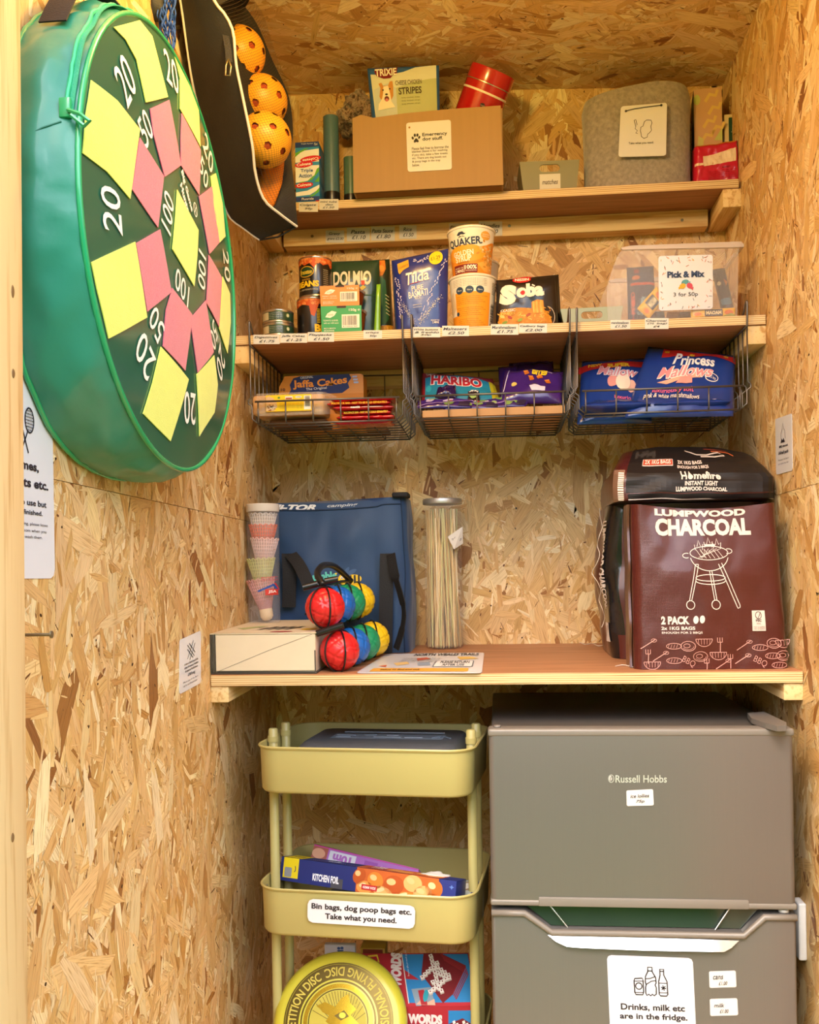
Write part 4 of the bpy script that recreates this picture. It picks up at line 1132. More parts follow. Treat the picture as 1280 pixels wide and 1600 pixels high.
r = bmesh.ops.extrude_face_region(bm, geom=list(bm.faces)); bmesh.ops.translate(bm, verts=[v for v in r['geom'] if isinstance(v, bmesh.types.BMVert)], vec=(0, .0006, 0))
lb = obj('price_label', bm, M_lam, pk, label='white square label with coloured sprinkles')
pr = Print(sfq, (602, 174, 903, 477)); q = random.Random(12)
for i in range(150):
    x, y = q.uniform(610, 895), q.uniform(182, 470); d = min(x-602, 903-x)*1.2; e = min(y-174, 477-y)
    if min(d*1.3, e) < 42+q.uniform(-20, 25) and not (640 < x < 870 and 255 < y < 415):
        a = q.uniform(0, PI); l = q.uniform(5, 9); pr.line([(x-l*math.cos(a), y-l*math.sin(a)), (x+1, y), (x+l*math.cos(a), y+l*math.sin(a))], 3, q.choice(['#c9823a', '#b2562e', '#5a6672', '#d8a850', '#7a3a2a', '#c86a4a']), 2)
pr.text('Pick & Mix', 650, 262, 858, 298, '#2c3f63', 3, .05); pr.text('3 for 50p', 684, 380, 820, 408, '#3a3432', 3, .005)
pr.ell(750, 322, 20, 13, '#5a9aa0', 3, -10); pr.ell(735, 345, 18, 14, '#e3a92a', 4, -20); pr.ell(774, 344, 17, 15, '#c8485a', 4, 30)
pr.poly([(722, 346), (711, 352), (714, 364), (726, 356)], '#e3a92a', 3); pr.poly([(782, 352), (795, 352), (792, 370), (780, 360)], '#c8485a', 3); pr.poly([(732, 322), (726, 334), (736, 332)], '#5a9aa0', 3); pr.poly([(768, 322), (780, 320), (776, 332)], '#5a9aa0', 3)
pr.build('printed_label', lb)
# sweets inside the tub
def sweet(label, pts, Y, col, draw, fr, T=.02, seed=1, lean=.03, cat='sweets'):
    return standing_pouch('sweet_packet', label, cat, [Z7(*p) for p in pts], Y, T, M_pl('sw'+col[1:], col), draw, fr, seed=seed, lean=lean, ground=False, flatbot=False, group='sweets in the clear tub', wr=.0012)
def d1(pr):
    pr.text('HARIBO', 440, 380, 480, 525, '#b03a36', 3, .03, rot=0) if False else None
    for i, ch in enumerate('HARIBO'[::-1]): pr.text(ch, 443, 384+i*24, 478, 404+i*24, '#b8514a', 3, .02, rot=-90)
    pr.rect(450, 320, 585, 336, '#b24030', 3); pr.text('Starmix', 452, 440, 560, 474, '#8fb0c0', 3, .03, rot=-80); pr.ell(480, 290, 22, 14, '#b2603a', 3); pr.rect(470, 230, 500, 262, '#7a2a3a', 3)
sweet('dark blue sweet packet standing at the left inside the clear tub', [(436, 215), (588, 205), (590, 525), (432, 530)], -.235, '#26314f', d1, (432, 205, 590, 525), seed=3)
def d2(pr): pr.rect(515, 395, 612, 470, '#26304a', 3) ; pr.text('MAOAM', 520, 412, 606, 452, '#f0d8a0', 4, .05)
def maoam(label, pts, seed, Y, rot=0):
    c = [P(*Z7(*p), Y=Y) for p in pts]; o = (c[2]+c[3])/2; ul, ur, lr, ll = [v-o for v in c]
    t = thing('sweet_packet', label, 'sweets', o, group='yellow chew packets')
    fm = lambda s, k: (ll*(1-s)+lr*s)*(1-k)+(ul*(1-s)+ur*s)*k
    fr, bm = pouch(fm, .010, wr=.0006, seed=seed); obj('packet', bm, M_pl('chew', '#e8b41c'), t, True)
    pr = Print(fromfunc(fr), (0, 0, 200, 70), step=(1/22, 1/22), eps=.0004)
    pr.rect(60, 10, 140, 58, '#222c46', 2); pr.text('MAOAM', 66, 20, 134, 48, '#efe0b4', 3, .04); pr.ell(168, 36, 20, 18, '#d86a1c', 2); pr.ell(30, 40, 16, 14, '#e07a22', 2); pr.poly([(140, 60), (180, 40), (200, 60), (200, 70), (140, 70)], '#8fa02c', 3)
    pr.build('printed_front', t)
maoam('yellow chew packet leaning up at the left of the clear tub', [(590, 345), (660, 400), (545, 525), (482, 478)][0:4] and [(482, 470), (592, 345), (640, 420), (548, 528)], 2, -.258)
maoam('yellow chew packet lying under the label at the right of the clear tub', [(780, 478), (1028, 464), (1030, 520), (782, 528)], 3, -.262)
def d4(pr): pr.ell(940, 325, 13, 13, '#b9a888', 3); pr.poly([(985, 300), (1010, 320), (990, 350)], '#a8603a', 3); pr.rect(925, 420, 1000, 460, '#3f6a86', 3)
sweet('dark blue sweet packet leaning at the right inside the clear tub', [(915, 225), (990, 215), (1030, 515), (960, 520)], -.225, '#2a2f48', d4, (915, 215, 1030, 520), seed=8)
for k_, (x_, c_, l_) in enumerate(((560, '#3f6a86', 'teal blue'), (650, '#8a5a34', 'brown'), (720, '#27314f', 'navy'), (900, '#6a3a2c', 'russet'))):
    sweet('small %s wrapped sweet on the floor of the clear tub under the label' % l_, [(x_, 488), (x_+70, 484), (x_+80, 526), (x_-8, 530)], -.215+.008*(k_ % 2), c_, None, None, seed=30+k_, lean=0, T=.012)
# ================================================================ in the left basket
def ZL(x, y): return 360+x/4, 480+y/4
def lying(name, label, cat, quad_px, Ys, T, m, draw, fr, wr=.0015, seed=1, group=None, pinch=True):
    """soft pack given by 4 pixel corners (ul, ur, lr, ll), each on its own plane Y"""
    c = [P(x, y, Y=Y) for (x, y), Y in zip(quad_px, Ys)]
    o = (c[0]+c[1]+c[2]+c[3])/4
    ul, ur, lr, ll = [v-o for v in c]
    t = thing(name, label, cat, o, group=group)
    fm = lambda s, k: (ll*(1-s)+lr*s)*(1-k)+(ul*(1-s)+ur*s)*k
    f, bm = pouch(fm, T, wr=wr, seed=seed)
    obj('packet', bm, m, t, True)
    if draw:
        pr = Print(fromfunc(f), fr, step=(1/22, 1/22), eps=.0004); draw(pr); pr.build('printed_front', t)
    return t
yf = -.3085
# biscuit box standing at the back
a, b = P(436, 600, Y=-.185), P(568, 600, Y=-.185)
zf = ZF[0]+.002; h = P(500, 586, Y=-.185).z-zf; w = b.x-a.x
t = thing('biscuit_box', 'orange and blue biscuit box at the back of the left wire basket', 'box', ((a.x+b.x)/2, -.185, zf))
bm = bmesh.new(); add_prism(bm, [(-w/2, 0), (w/2, 0), (w/2, h-.004), (w/2-.005, h), (-w/2+.012, h), (-w/2, h-.022)], -.05, 0, Matrix.Rotation(PI/2, 4, 'X'))
obj('carton', bm, mat('orange_card', '#d98a1f', .4), t)
hz = h/(P(500, 586, Y=-.185).z-P(500, 615, Y=-.185).z)*(540-424)
pr = Print(fface(w, h, -.0004), (304, 424, 832, 424+hz)); nv = '#1c2a5c'
pr.poly([(372, 480), (395, 440), (440, 428), (560, 424), (745, 424), (758, 450), (735, 480), (745, 510), (700, 540), (360, 545), (380, 510)], nv, 2)
pr.rect(304, 545, 832, 424+hz, '#c57a18', 1); pr.text('ORIGINAL', 440, 428, 520, 444, '#cfd3dc', 3, .02, rot=-4)
pr.text('Jaffa Cakes', 392, 446, 732, 506, '#f29a2e', 4, .03, rot=-3, f=lambda X, Y: (X, Y-(X/170)**2*8+4)); pr.text('The Original', 474, 500, 604, 520, '#efe9dc', 4, .01, rot=-3)
pr.ell(632, 484, 14, 9, '#f29a2e', 4); pr.text('10', 316, 500, 344, 518, '#5a3208', 3, .03)
for i in range(3): pr.rect(764+i*4, 436+i*18, 794+i*4, 448+i*18, '#b9c2d8', 3, 3)
pr.build('printed_front', t)
# plastic wrapped loaf cake with yellow label
a, b = P(394, 640, Y=-.296), P(506, 640, Y=-.296)
zc = ZF[0]+.017; hh = P(450, 616, Y=-.296).z-zc; w = b.x-a.x
M_cake = mat('sponge_cake', '#c79a68', .8, var=.15, vscale=90, bump=.5, bscale=300)
t = thing('wrapped_cake', 'plastic wrapped loaf cake with a yellow label, front of the left wire basket', 'cake', ((a.x+b.x)/2, -.296, zc))
box('cake', -w/2, .001, .001, w/2, .075, hh, M_cake, t, bevel=.006, seg=3)
M_film = mat('clear_film', '#f4ead8', .08, alpha=.22, var=0, coat=.4)
fm = lambda s, k: Vector(((s-.5)*(w+.030)+.006*(s > .5), -.0012, (k-.06)*(hh+.006)))
def filmf(s, k):
    e = min(1, s/.10, (1-s)/.14); j = _ns.noise(Vector((s*9, k*7, 1.0)))*.003
    return Vector(((s-.5)*(w+.026)+.006, -.0005+(.036*(1-e) if e < 1 else 0)+abs(j)*-.4, -.002+k*(hh+.005)*(.78+.22*e)+(1-e)*.006+j*(1-e)))
o2 = grid('clear_wrap', filmf, 30, 8, M_film, t)
bm = bmesh.new(); add_grid(bm, lambda s, k: Vector(((s-.5)*(w+.01), .0765*k-.0005, hh+.0025+.002*_ns.noise(Vector((s*8, k*5, 2.0))))), 20, 8); obj('clear_wrap', bm, M_film, t, True)
pr = Print(fface(w, hh, -.0035), (118, 540, 620-36, 726)); pr.rect(212, 548, 508, 700, '#f0c90e', 1, 8); pr.poly([(214, 570), (230, 556), (262, 575), (282, 620), (286, 660), (260, 694), (214, 694)], '#d8b48a', 2)
q = random.Random(2)
for i in range(26): pr.ell(q.uniform(218, 274), q.uniform(640, 690), q.uniform(4, 9), q.uniform(3, 6), q.choice(['#a86a2c', '#e6cfa2', '#f0e2c4', '#8a4a1c']), 3, q.uniform(0, 90), 9)
pr.ell(297, 574, 9, 9, '#4a8a3c', 2); pr.rect(338, 562, 386, 592, '#e8e2d8', 2, 3); pr.rect(342, 576, 382, 590, '#a8482c', 3); pr.ell(424, 572, 22, 11, '#efe6d2', 2); pr.text('120g', 408, 566, 440, 578, '#4a3a20', 3)
pr.text('Cherry & Sultana', 334, 598, 424, 612, '#a88a10', 2)
for i in range(6): pr.text('ingredients wheat flour sugar egg', 300, 622+i*10, 448, 627+i*10, '#7a5e10', 2)
pr.rect(460, 560, 504, 690, '#f1ead8', 2); x = 560
for i in range(28):
    pr.rect(466, 566+i*3.4, 498, 566+i*3.4+q.choice([1, 1.6, 2.2]), '#241c18', 3)
pr.build('yellow_label', t)
# red foil chocolate bars, a stack of six
M_rfoil = mat('red_foil', '#b8121c', .2, var=.1, vscale=60, coat=.5)
for i in range(6):
    x0, x1 = 640+(i % 3)*22-(60 if i > 3 else 0), 1000+(i % 2)*22
    y0 = 700-i*29
    zb = P(*ZL(800, 728-i*29), Y=-.296).z
    a, b = P(*ZL(x0, y0), Y=-.296), P(*ZL(x1, y0), Y=-.296); L = b.x-a.x
    t = thing('chocolate_bar', ['bottom red foil chocolate bar of the stack in the left wire basket', 'second red foil chocolate bar from the bottom of the stack', 'third red foil chocolate bar from the bottom, yellow lettering on its edge', 'fourth red foil chocolate bar from the bottom of the stack', 'fifth red foil chocolate bar, yellow lettering just under the top bar', 'topmost red foil chocolate bar of the stack in the left wire basket'][i], 'chocolate bar', ((a.x+b.x)/2, -.298+.004*(i % 3), zb), math.radians((i*7 % 11)-5)*.7, 'red chocolate bars')
    hh_ = .0082; s_ = i+1
    def bar(s, k, L=L, s_=s_):
        # k round the bar section
        e = min(1, s/.06, (1-s)/.06); a_ = k*2*PI
        r = .5*(abs(math.cos(a_))**.5); z_ = hh_/2*(1+math.copysign(abs(math.sin(a_))**.7, math.sin(a_))*(.25+.75*e))
        wv = _ns.noise(Vector((s*14+s_, k*9, s_)))*.0011
        return Vector(((s-.5)*L*1.0, .03+.03*math.copysign(abs(math.cos(a_))**.6, math.cos(a_))+wv, z_+wv))
    bm = bmesh.new(); g = add_grid(bm, lambda s, k: bar(k, s), 24, 30, True)
    bm.faces.new([r[0] for r in g]); bm.faces.new([r[-1] for r in reversed(g)])
    bmesh.ops.recalc_face_normals(bm, faces=bm.faces); obj('foil_wrapper', bm, M_rfoil, t, True)
    pr = Print(flat((-L/2, -.0022, .0008), (L, 0, 0), (0, 0, hh_-.0012)), (0, 0, 400, 34))
    if i in (2, 4): pr.text('MULTIPACK BAR - NOT TO BE SOLD SEPARATELY', 30, 6, 380, 26, '#f0c21c', 2, .03); pr.build('yellow_lettering', t)
    elif i == 3: pr.text('nestlé', 120, 6, 180, 26, '#efe2da', 2, .03); pr.ell(260, 16, 70, 5, '#d8a8a0', 1); pr.build('white_lettering', t)
    else: bm_ = pr.bm; bm_.free()
# dark flapjack packs on the basket floor
for k, (x0, x1, Y, lab) in enumerate(((215, 620, -.27, 'flat clear wrapped flapjack on the floor of the left wire basket, under the cake'), (640, 1000, -.16, 'flat dark wrapped flapjack on the floor of the left wire basket, at the back'))):
    a, b = P(*ZL(x0, 760), Y=Y), P(*ZL(x1, 760), Y=Y); w = b.x-a.x
    t = thing('flapjack_pack', lab, 'cake', ((a.x+b.x)/2, Y, ZF[0]+.0022), group='wrapped flapjacks')
    box('flapjack', -w/2+.008, .006, .0006, w/2-.008, .085, .0105, mat('oat_slab', '#6a4424', .7, var=.3, vscale=120, bump=.5), t, bevel=.003)
    grid('clear_wrap', lambda s, k_: Vector(((s-.5)*w, -.006+.1*k_, .0118+.0012*_ns.noise(Vector((s*11, k_*8, k*3.0))))), 18, 8, M_film, t)
# ================================================================ in the centre basket
def ZM(x, y): return 620+x/4.267, 480+y/4.267
M_kraft = mat('kraft_board', '#b98e62', .8, var=.06, vscale=20)
yl = -.296
a, b = P(*ZM(172, 760), Y=yl), P(*ZM(1122, 760), Y=yl); zl_ = ZF[1]+.003; w = b.x-a.x; htop = P(*ZM(640, 672), Y=yl).z-zl_
t = thing('cardboard_liner', 'low brown cardboard tray lining the centre wire basket', 'cardboard tray', ((a.x+b.x)/2, yl, zl_))
bm = bmesh.new(); add_prism(bm, [(-w/2, 0), (w/2, 0), (w/2, htop+.001), (w*.2, htop+.0005), (-w*.3, htop), (-w/2, htop-.001)], -.0018, 0, Matrix.Rotation(PI/2, 4, 'X')); obj('front_wall', bm, M_kraft, t)
box('floor', -w/2, .0019, 0, w/2, .22, .0016, M_kraft, t)
for sx in (-1, 1): box('side_wall', min(sx*w/2, sx*(w/2-.0018)), .0019, .0017, max(sx*w/2, sx*(w/2-.0018)), .22, htop*.8, M_kraft, t)
def hb_(pr):
    pr.poly([(170, 440), (640, 470), (640, 520), (190, 490)], '#7a2430', 1); pr.poly([(190, 490), (420, 470), (640, 505), (640, 640), (190, 640)], '#1f7f9e', 2)
    pr.text('HARIBO', 228, 486, 586, 558, '#efe6e2', 4, .10, rot=3); pr.text('HARIBO', 232, 488, 580, 554, '#b8202c', 5, .04, rot=3)
    pr.text('Tangfastics', 196, 448, 270, 480, '#e6cfc0', 3, rot=-12); pr.rect(634, 500, 680, 640, '#b8a81c', 3)
    pr.ell(215, 570, 18, 22, '#2fa0b8', 4)
lying('sweet_bag', 'turquoise and red sweet bag lying in the left half of the centre wire basket', 'sweets', [ZM(170, 440), ZM(640, 478), ZM(690, 660), ZM(165, 660)], [-.17, -.17, -.235, -.235], .025, M_pl('hari', '#8a2430'), hb_, (165, 440, 680, 660), seed=5)
def pp1(pr):
    for x, y, r in ((848, 468, 20), (886, 500, -8), (945, 492, 12), (1002, 528, 30)): pr.poly([(x-22, y-8), (x+10, y-18), (x+24, y+4), (x-8, y+18)], '#c96a1e', 3); pr.poly([(x-22, y-8), (x+10, y-18), (x+4, y-4), (x-14, y+2)], '#e08a34', 4)
    pr.text('BITES', 890, 446, 1000, 480, '#e8c428', 5, .06, rot=6); pr.ell(774, 543, 19, 12, '#cdb25a', 3); pr.line([(835, 430), (930, 442), (1030, 470)], 5, '#c9b8d8', 3); pr.poly([(880, 570), (910, 556), (990, 578), (990, 600), (900, 596)], '#cfc4dc', 3); pr.line([(726, 425), (705, 580)], 6, '#c6bcd4', 3)
pur = M_pl('purple', '#3c1f6e', rough=.22)
lying('chocolate_bag', 'front purple bag of chocolate bites in the right half of the centre wire basket', 'chocolate', [ZM(720, 425), ZM(1110, 430), ZM(1100, 640), ZM(690, 640)], [-.21, -.21, -.272, -.272], .03, pur, pp1, (690, 415, 1110, 640), wr=.004, seed=8, group='purple chocolate bags')
def pp2(pr): pr.poly([(750, 380), (1030, 362), (1045, 390), (760, 400)], '#4a2a86', 2)
lying('chocolate_bag', 'rear purple chocolate bag standing behind the others in the centre wire basket', 'chocolate', [ZM(750, 372), ZM(1042, 360), ZM(1070, 640), ZM(720, 640)], [-.125, -.125, -.17, -.17], .03, pur, pp2, (720, 360, 1070, 640), wr=.004, seed=12, group='purple chocolate bags')
lying('chocolate_bag', 'left purple chocolate bag tucked behind the front bag in the centre wire basket', 'chocolate', [ZM(676, 400), ZM(800, 390), ZM(850, 640), ZM(690, 640)], [-.155, -.155, -.2, -.2], .02, pur, None, None, wr=.003, seed=15, group='purple chocolate bags')
for k, (pts, lab) in enumerate((([(140, 622), (520, 612), (500, 668), (140, 672)], 'left'), ([(320, 640), (700, 618), (690, 676), (310, 680)], 'middle'), ([(560, 620), (905, 596), (860, 660), (600, 672)], 'right'))):
    def fd(pr, k=k):
        q = random.Random(k+4)
        for i in range(7): pr.ell(q.uniform(10, 190), q.uniform(12, 50), q.uniform(7, 20), q.uniform(5, 10), q.choice(['#7fa05a', '#9db87a', '#b7a6cf', '#6a8a4c']), 3, q.uniform(-20, 20), 12)
        pr.ell(120, 26, 5, 4, '#a8242c', 4); pr.line([(0, 50), (90, 40), (200, 20)], 5, '#9d7fd0', 3); pr.rect(150, 34, 190, 56, '#2a1c44', 4)
    lying('chocolate_bar', lab+' small purple and green chocolate bar behind the front rim of the centre wire basket', 'chocolate bar', [ZM(*p) for p in pts], [-.262+.004*k, -.262+.004*k, -.288+.002*k, -.288+.002*k], .010, M_pl('freddo', '#3a2272', rough=.15), fd, (0, 0, 200, 60), wr=.0015, seed=31+k, group='small purple bars')
lying('chocolate_bar', 'crumpled dark purple wrapped bar lying on the turquoise sweet bag', 'chocolate bar', [ZM(275, 535), ZM(395, 528), ZM(400, 600), ZM(255, 602)], [-.235, -.235, -.262, -.262], .016, M_pl('dkpur', '#2a1648', rough=.15), None, None, wr=.004, seed=41)
def wh(pr): pr.text('OH', 30, 20, 90, 60, '#f0ece6', 3, .05); pr.text('SO', 100, 20, 160, 60, '#f0ece6', 3, .05); pr.ell(90, 110, 60, 30, '#8fae66', 3)
lying('chocolate_bar', 'small dark bar with white letters and a green picture in the centre wire basket', 'chocolate bar', [ZM(475, 560), ZM(550, 556), ZM(560, 640), ZM(470, 646)], [-.24, -.24, -.272, -.272], .012, M_pl('dkbar', '#2c2028', rough=.2), wh, (0, 0, 180, 180), wr=.002, seed=44)
# ================================================================ in the right basket
def ZR(x, y): return 870+x/3.765, 480+y/3.765
blu = M_pl('princess', '#1d3a86', rough=.22)
def mm(dx, dy, sc, full):
    def f(pr):
        T = lambda x, y: (dx+(x-dx)*sc, dy+(y-dy)*sc)
        w, pk = '#f3ece8', '#e58f94'
        pr.poly([(520, 262), (730, 285), (1060, 270), (1060, 312), (880, 300), (740, 318), (520, 330)], '#c4201c', 2)
        for x, y in ((552, 292), (735, 312), (985, 284)): pr.text('NEW', x-18, y-9, x+18, y+9, '#efc02a', 3, .05)
        pr.text('P', 612, 306, 668, 374, w, 4, .035, shear=.2); pr.text('rincess', 664, 322, 900, 384, w, 4, .03, rot=-2, shear=.1)
        pr.text('Mallows', 530, 384, 900, 454, w, 4, .06, rot=-2, shear=.25); pr.text('Mallows', 533, 386, 896, 450, pk, 5, .015, rot=-2, shear=.25)
        pr.poly([(540, 478), (640, 452), (700, 436), (825, 428), (815, 452), (700, 470), (600, 486)], '#e2a892', 3); pr.poly([(665, 490), (690, 455), (760, 446), (770, 490)], '#e8948c', 5)
        pr.arc(895, 446, 42, 24, 0, 360, 5, w, 4); pr.text('60% less', 868, 436, 922, 454, w, 4, rot=12)
        pr.text('luxuriously soft', 526, 512, 788, 548, '#e86a86', 5, .01, rot=-1); pr.text('pink & white marshmallows', 482, 548, 832, 582, w, 5, .008, rot=1.5)
        pr.text('175g', 920, 572, 950, 590, w, 4)
    return f
lying('marshmallow_bag', 'front blue marshmallow bag with script lettering in the right wire basket', 'sweets', [ZR(540, 232), ZR(1052, 285), ZR(1040, 640), ZR(400, 650)], [-.20, -.20, -.289, -.289], .03, blu, mm(0, 0, 1, 1), (400, 250, 1060, 650), wr=.0045, seed=51, group='blue marshmallow bags')
def mm2(pr):
    w = '#efe6e6'
    pr.poly([(100, 350), (530, 345), (530, 385), (100, 392)], '#b81e1c', 2); pr.text('SUPER', 290, 360, 440, 386, '#efc02a', 3, .05, rot=2); pr.text('NEW', 165, 350, 255, 372, '#efc02a', 3, .04)
    pr.text('Mallow', 224, 388, 490, 448, w, 4, .06, rot=6, shear=.25); pr.text('Mallow', 228, 390, 486, 446, '#d98a92', 5, .01, rot=6, shear=.25)
    pr.ell(325, 472, 34, 34, '#d8908c', 3); pr.ell(390, 480, 46, 50, '#e6d6c8', 4); pr.ell(440, 505, 30, 36, '#d8a89a', 3)
    pr.text('luxuriously soft', 336, 562, 560, 588, '#e86a86', 5, .01); pr.text('pink & white marsh', 296, 590, 560, 616, w, 5, .01)
lying('marshmallow_bag', 'left blue marshmallow bag, half behind the front one in the right wire basket', 'sweets', [ZR(150, 318), ZR(530, 300), ZR(560, 680), ZR(120, 690)], [-.17, -.17, -.255, -.255], .03, blu, mm2, (120, 310, 560, 690), wr=.004, seed=57, group='blue marshmallow bags')
zlo = ZF[2]
for k, (x0, x1, lab) in enumerate(((115, 560, 'blue marshmallow bag flat on the floor of the right wire basket, left side'), (540, 1030, 'blue marshmallow bag flat on the floor of the right wire basket, right side'))):
    a, b = P(*ZR(x0+30, 660), Y=-.28), P(*ZR(x1-10, 660), Y=-.28); o = Vector(((a.x+b.x)/2, -.20, zlo+.016)); w = b.x-a.x
    t = thing('marshmallow_bag', lab, 'sweets', o, group='blue marshmallow bags')
    fm = lambda s, k_, w=w: Vector(((s-.5)*w, -.095+.19*k_, 0))
    f, bm = pouch(fm, .029, wr=.003, seed=61+k); obj('packet', bm, blu, t, True)
M_seal = mat('silver_seal', '#c8ccd4', .25, metal=.6)
# ================================================================ deep lower shelf
def ZS(x, y): return 270+x/2.612, 750+y/2.612
def put3(t): t.rotation_euler = (SL3, 0, t.rotation_euler[2]); return t
# board game box
yg = -.476
a, b = P(329, 1020, Y=yg), P(494.5, 1020, Y=yg); w = b.x-a.x; zg = z3(yg)+.0004; hg = P(415, 989, Y=yg).z-zg; dg = .30
gb = put3(thing('game_box', 'flat cream and black game box lying under the shuttlecock tube', 'box', ((a.x+b.x)/2, yg, zg)))
M_cream = mat('cream_gloss_card', '#d9c8ac', .35, coat=.2); M_gd = mat('dark_box_edge', '#4a443c', .4)
box('box_base', -w/2+.002, .001, .0032, w/2-.002, dg, hg-.002, M_cream, gb, bevel=.001)
box('lid_flap', -w/2+.010, -.0012, .006, w/2-.001, .0009, hg-.003, M_cream, gb)
box('bottom_edge', -w/2, -.001, 0, w/2, dg, .003, M_gd, gb, bevel=.001)
box('top_panel', -w/2, -.001, hg-.0019, w/2, dg, hg, mat('game_lid', '#cdbf9f', .4), gb, bevel=.0008)
bm = bmesh.new()
for i in range(3): add_box(bm, -w/2+.0035*i, -.0015, .003, -w/2+.0035*i+.0022, .0005, hg-.002)
obj('spine_folds', bm, M_gd, gb)
pr = Print(flat((-w/2, -.0014, 0), (w, 0, 0), (0, 0, hg)), (150, 615, 605, 790)); pr.line([(172, 782), (400, 690), (588, 622)], 1.6, '#6a6050', 1); pr.line([(600, 690), (600, 780)], 5, '#4a443c', 1); pr.line([(180, 778), (600, 782)], 5, '#3f3a34', 1); pr.line([(172, 618), (172, 780)], 3, '#3a352f', 1); pr.build('flap_line', gb)
pr = Print(flat((-w/2, 0, hg), (w, 0, 0), (0, dg, 0)), (0, 0, 185, 300)); pr.rect(4, 4, 181, 296, '#d8caae', 1)
for i, (x, c) in enumerate(((84, '#26241f'), (100, '#26241f'), (116, '#26241f'), (132, '#26241f'))): pr.line([(x-14, 240), (x+6, 170)], 9, c, 2)
pr.line([(60, 200), (140, 204)], 6, '#26241f', 3); pr.ell(160, 235, 14, 22, '#e0b82a', 2); pr.ell(120, 280, 20, 12, '#9a3a3a', 2); pr.poly([(20, 200), (56, 150), (70, 160), (40, 230)], '#a8b07a', 2); pr.build('printed_lid', gb)
# shuttlecock tube
yt = -.245; c = P(412, 880, Y=yt); zt0 = zg+hg*math.cos(SL3)+SL3*(yt-yg)+.0007; ht = P(412, 788, Y=yt).z-zt0; r = .0310
st = thing('shuttlecock_tube', 'tall clear plastic tube of shuttlecocks standing on the game box', 'tube', (max(c.x, r+.0025), yt, zt0))
M_tube = mat('clear_acetate', '#f6f2f6', .06, alpha=.10, var=0, coat=.3)
lathe('tube', [(r, 0), (r, ht-.012)], M_tube, st, 48, cap0=True, cap1=False)
M_whitecap = mat('white_cap', '#d8d2cf', .35, alpha=.9)
lathe('lid', [(r*1.02, ht-.015), (r*1.03, ht-.014), (r*1.03, ht-.001), (r*1.0, ht), (r*.93, ht), (r*.92, ht-.002), (.0005, ht-.002)], M_whitecap, st, 48, cap1=False)
pr = Print(cyl((0, 0, 0), r*1.003, r*1.003, ht, math.radians(180), math.radians(360)), (300, 90, 440, 570), step=(.06, 2), eps=.0002)
pr.line([(372, 388), (425, 385)], 2, '#c23a3a', 2); pr.text("for Court", 374, 389, 428, 401, '#b84a5a', 2); pr.poly([(362, 440), (408, 412), (432, 440), (424, 440), (406, 422), (366, 446)], '#2a4fa0', 3); pr.poly([(410, 410), (416, 410), (434, 436), (430, 440)], '#c8283a', 3)
pr.rect(384, 434, 426, 458, '#c8382c', 4); pr.text('JSA', 392, 438, 418, 452, '#f2e6e0', 5, .03); pr.build('printed_emblem', st)
def shuttle(label, col, z, dx=0, tilt=0, cork='#dcc6a0'):
    t = thing('shuttlecock', label, 'shuttlecock', (st.location.x+dx, yt, zt0+z), 0, 'shuttlecocks in the clear tube', rot=(0, math.radians(tilt), 0))
    R0, R1, L = .0118, .0272, .058
    lathe('cork', [(.004, 0), (.009, .002), (.0125, .008), (.0128, .020), (.0120, .0235)], mat('cork'+cork[1:], cork, .6), t, 24)
    bm = bmesh.new(); n = 32
    ms = mat('shuttle_net'+col[1:], col, .5, alpha=.92)
    for i in range(n):                                              # ribs
        a = 2*PI*i/n; add_tube(bm, [(R0*math.cos(a), R0*math.sin(a), .022), (R1*math.cos(a), R1*math.sin(a), .022+L)], .0006, 4)
    for k in range(1, 9):
        q = k/9; rr = R0+(R1-R0)*q; add_tube(bm, [(rr*math.cos(2*PI*i/32), rr*math.sin(2*PI*i/32), .022+L*q) for i in range(32)], .0007 if k in (3, 6) else .0005, 4, True)
    obj('skirt_ribs', bm, ms, t, True)
    rim = []
    for i in range(64): a = 2*PI*i/64; rim.append((R1*math.cos(a), R1*math.sin(a), .022+L+(.0018 if i % 4 < 2 else -.0012)))
    tube('skirt_edge', rim, .0009, ms, t, 5, True)
    lathe('skirt_web', [(R0+.001, .023), (R0+(R1-R0)*.5, .022+L*.5), (R1-.0004, .022+L)], mat('shuttle_web'+col[1:], col, .6, alpha=.45), t, 40, cap0=False, cap1=False)
    if cork != '#dcc6a0': pass
for lab, col, z, dx, ti, ck in (('lowest shuttlecock in the clear tube, pink skirt and tilted cork', '#e2a5a6', .004, .006, -9, '#dcc6a0'), ('yellow green shuttlecock in the clear tube, second from the bottom', '#cfd08a', .043, -.001, -3, '#f0ebe2'),
        ('white shuttlecock with pink ribs in the middle of the clear tube', '#ead0d0', .082, 0, 2, '#e8e2da'), ('coral orange shuttlecock near the top of the clear tube', '#dd6a4a', .108, .0, 0, '#dd6a4a'), ('topmost white shuttlecock in the clear tube', '#e6dedd', .130, .0, 0, '#efe9e2')):
    shuttle(lab, col, z, dx, ti, ck)
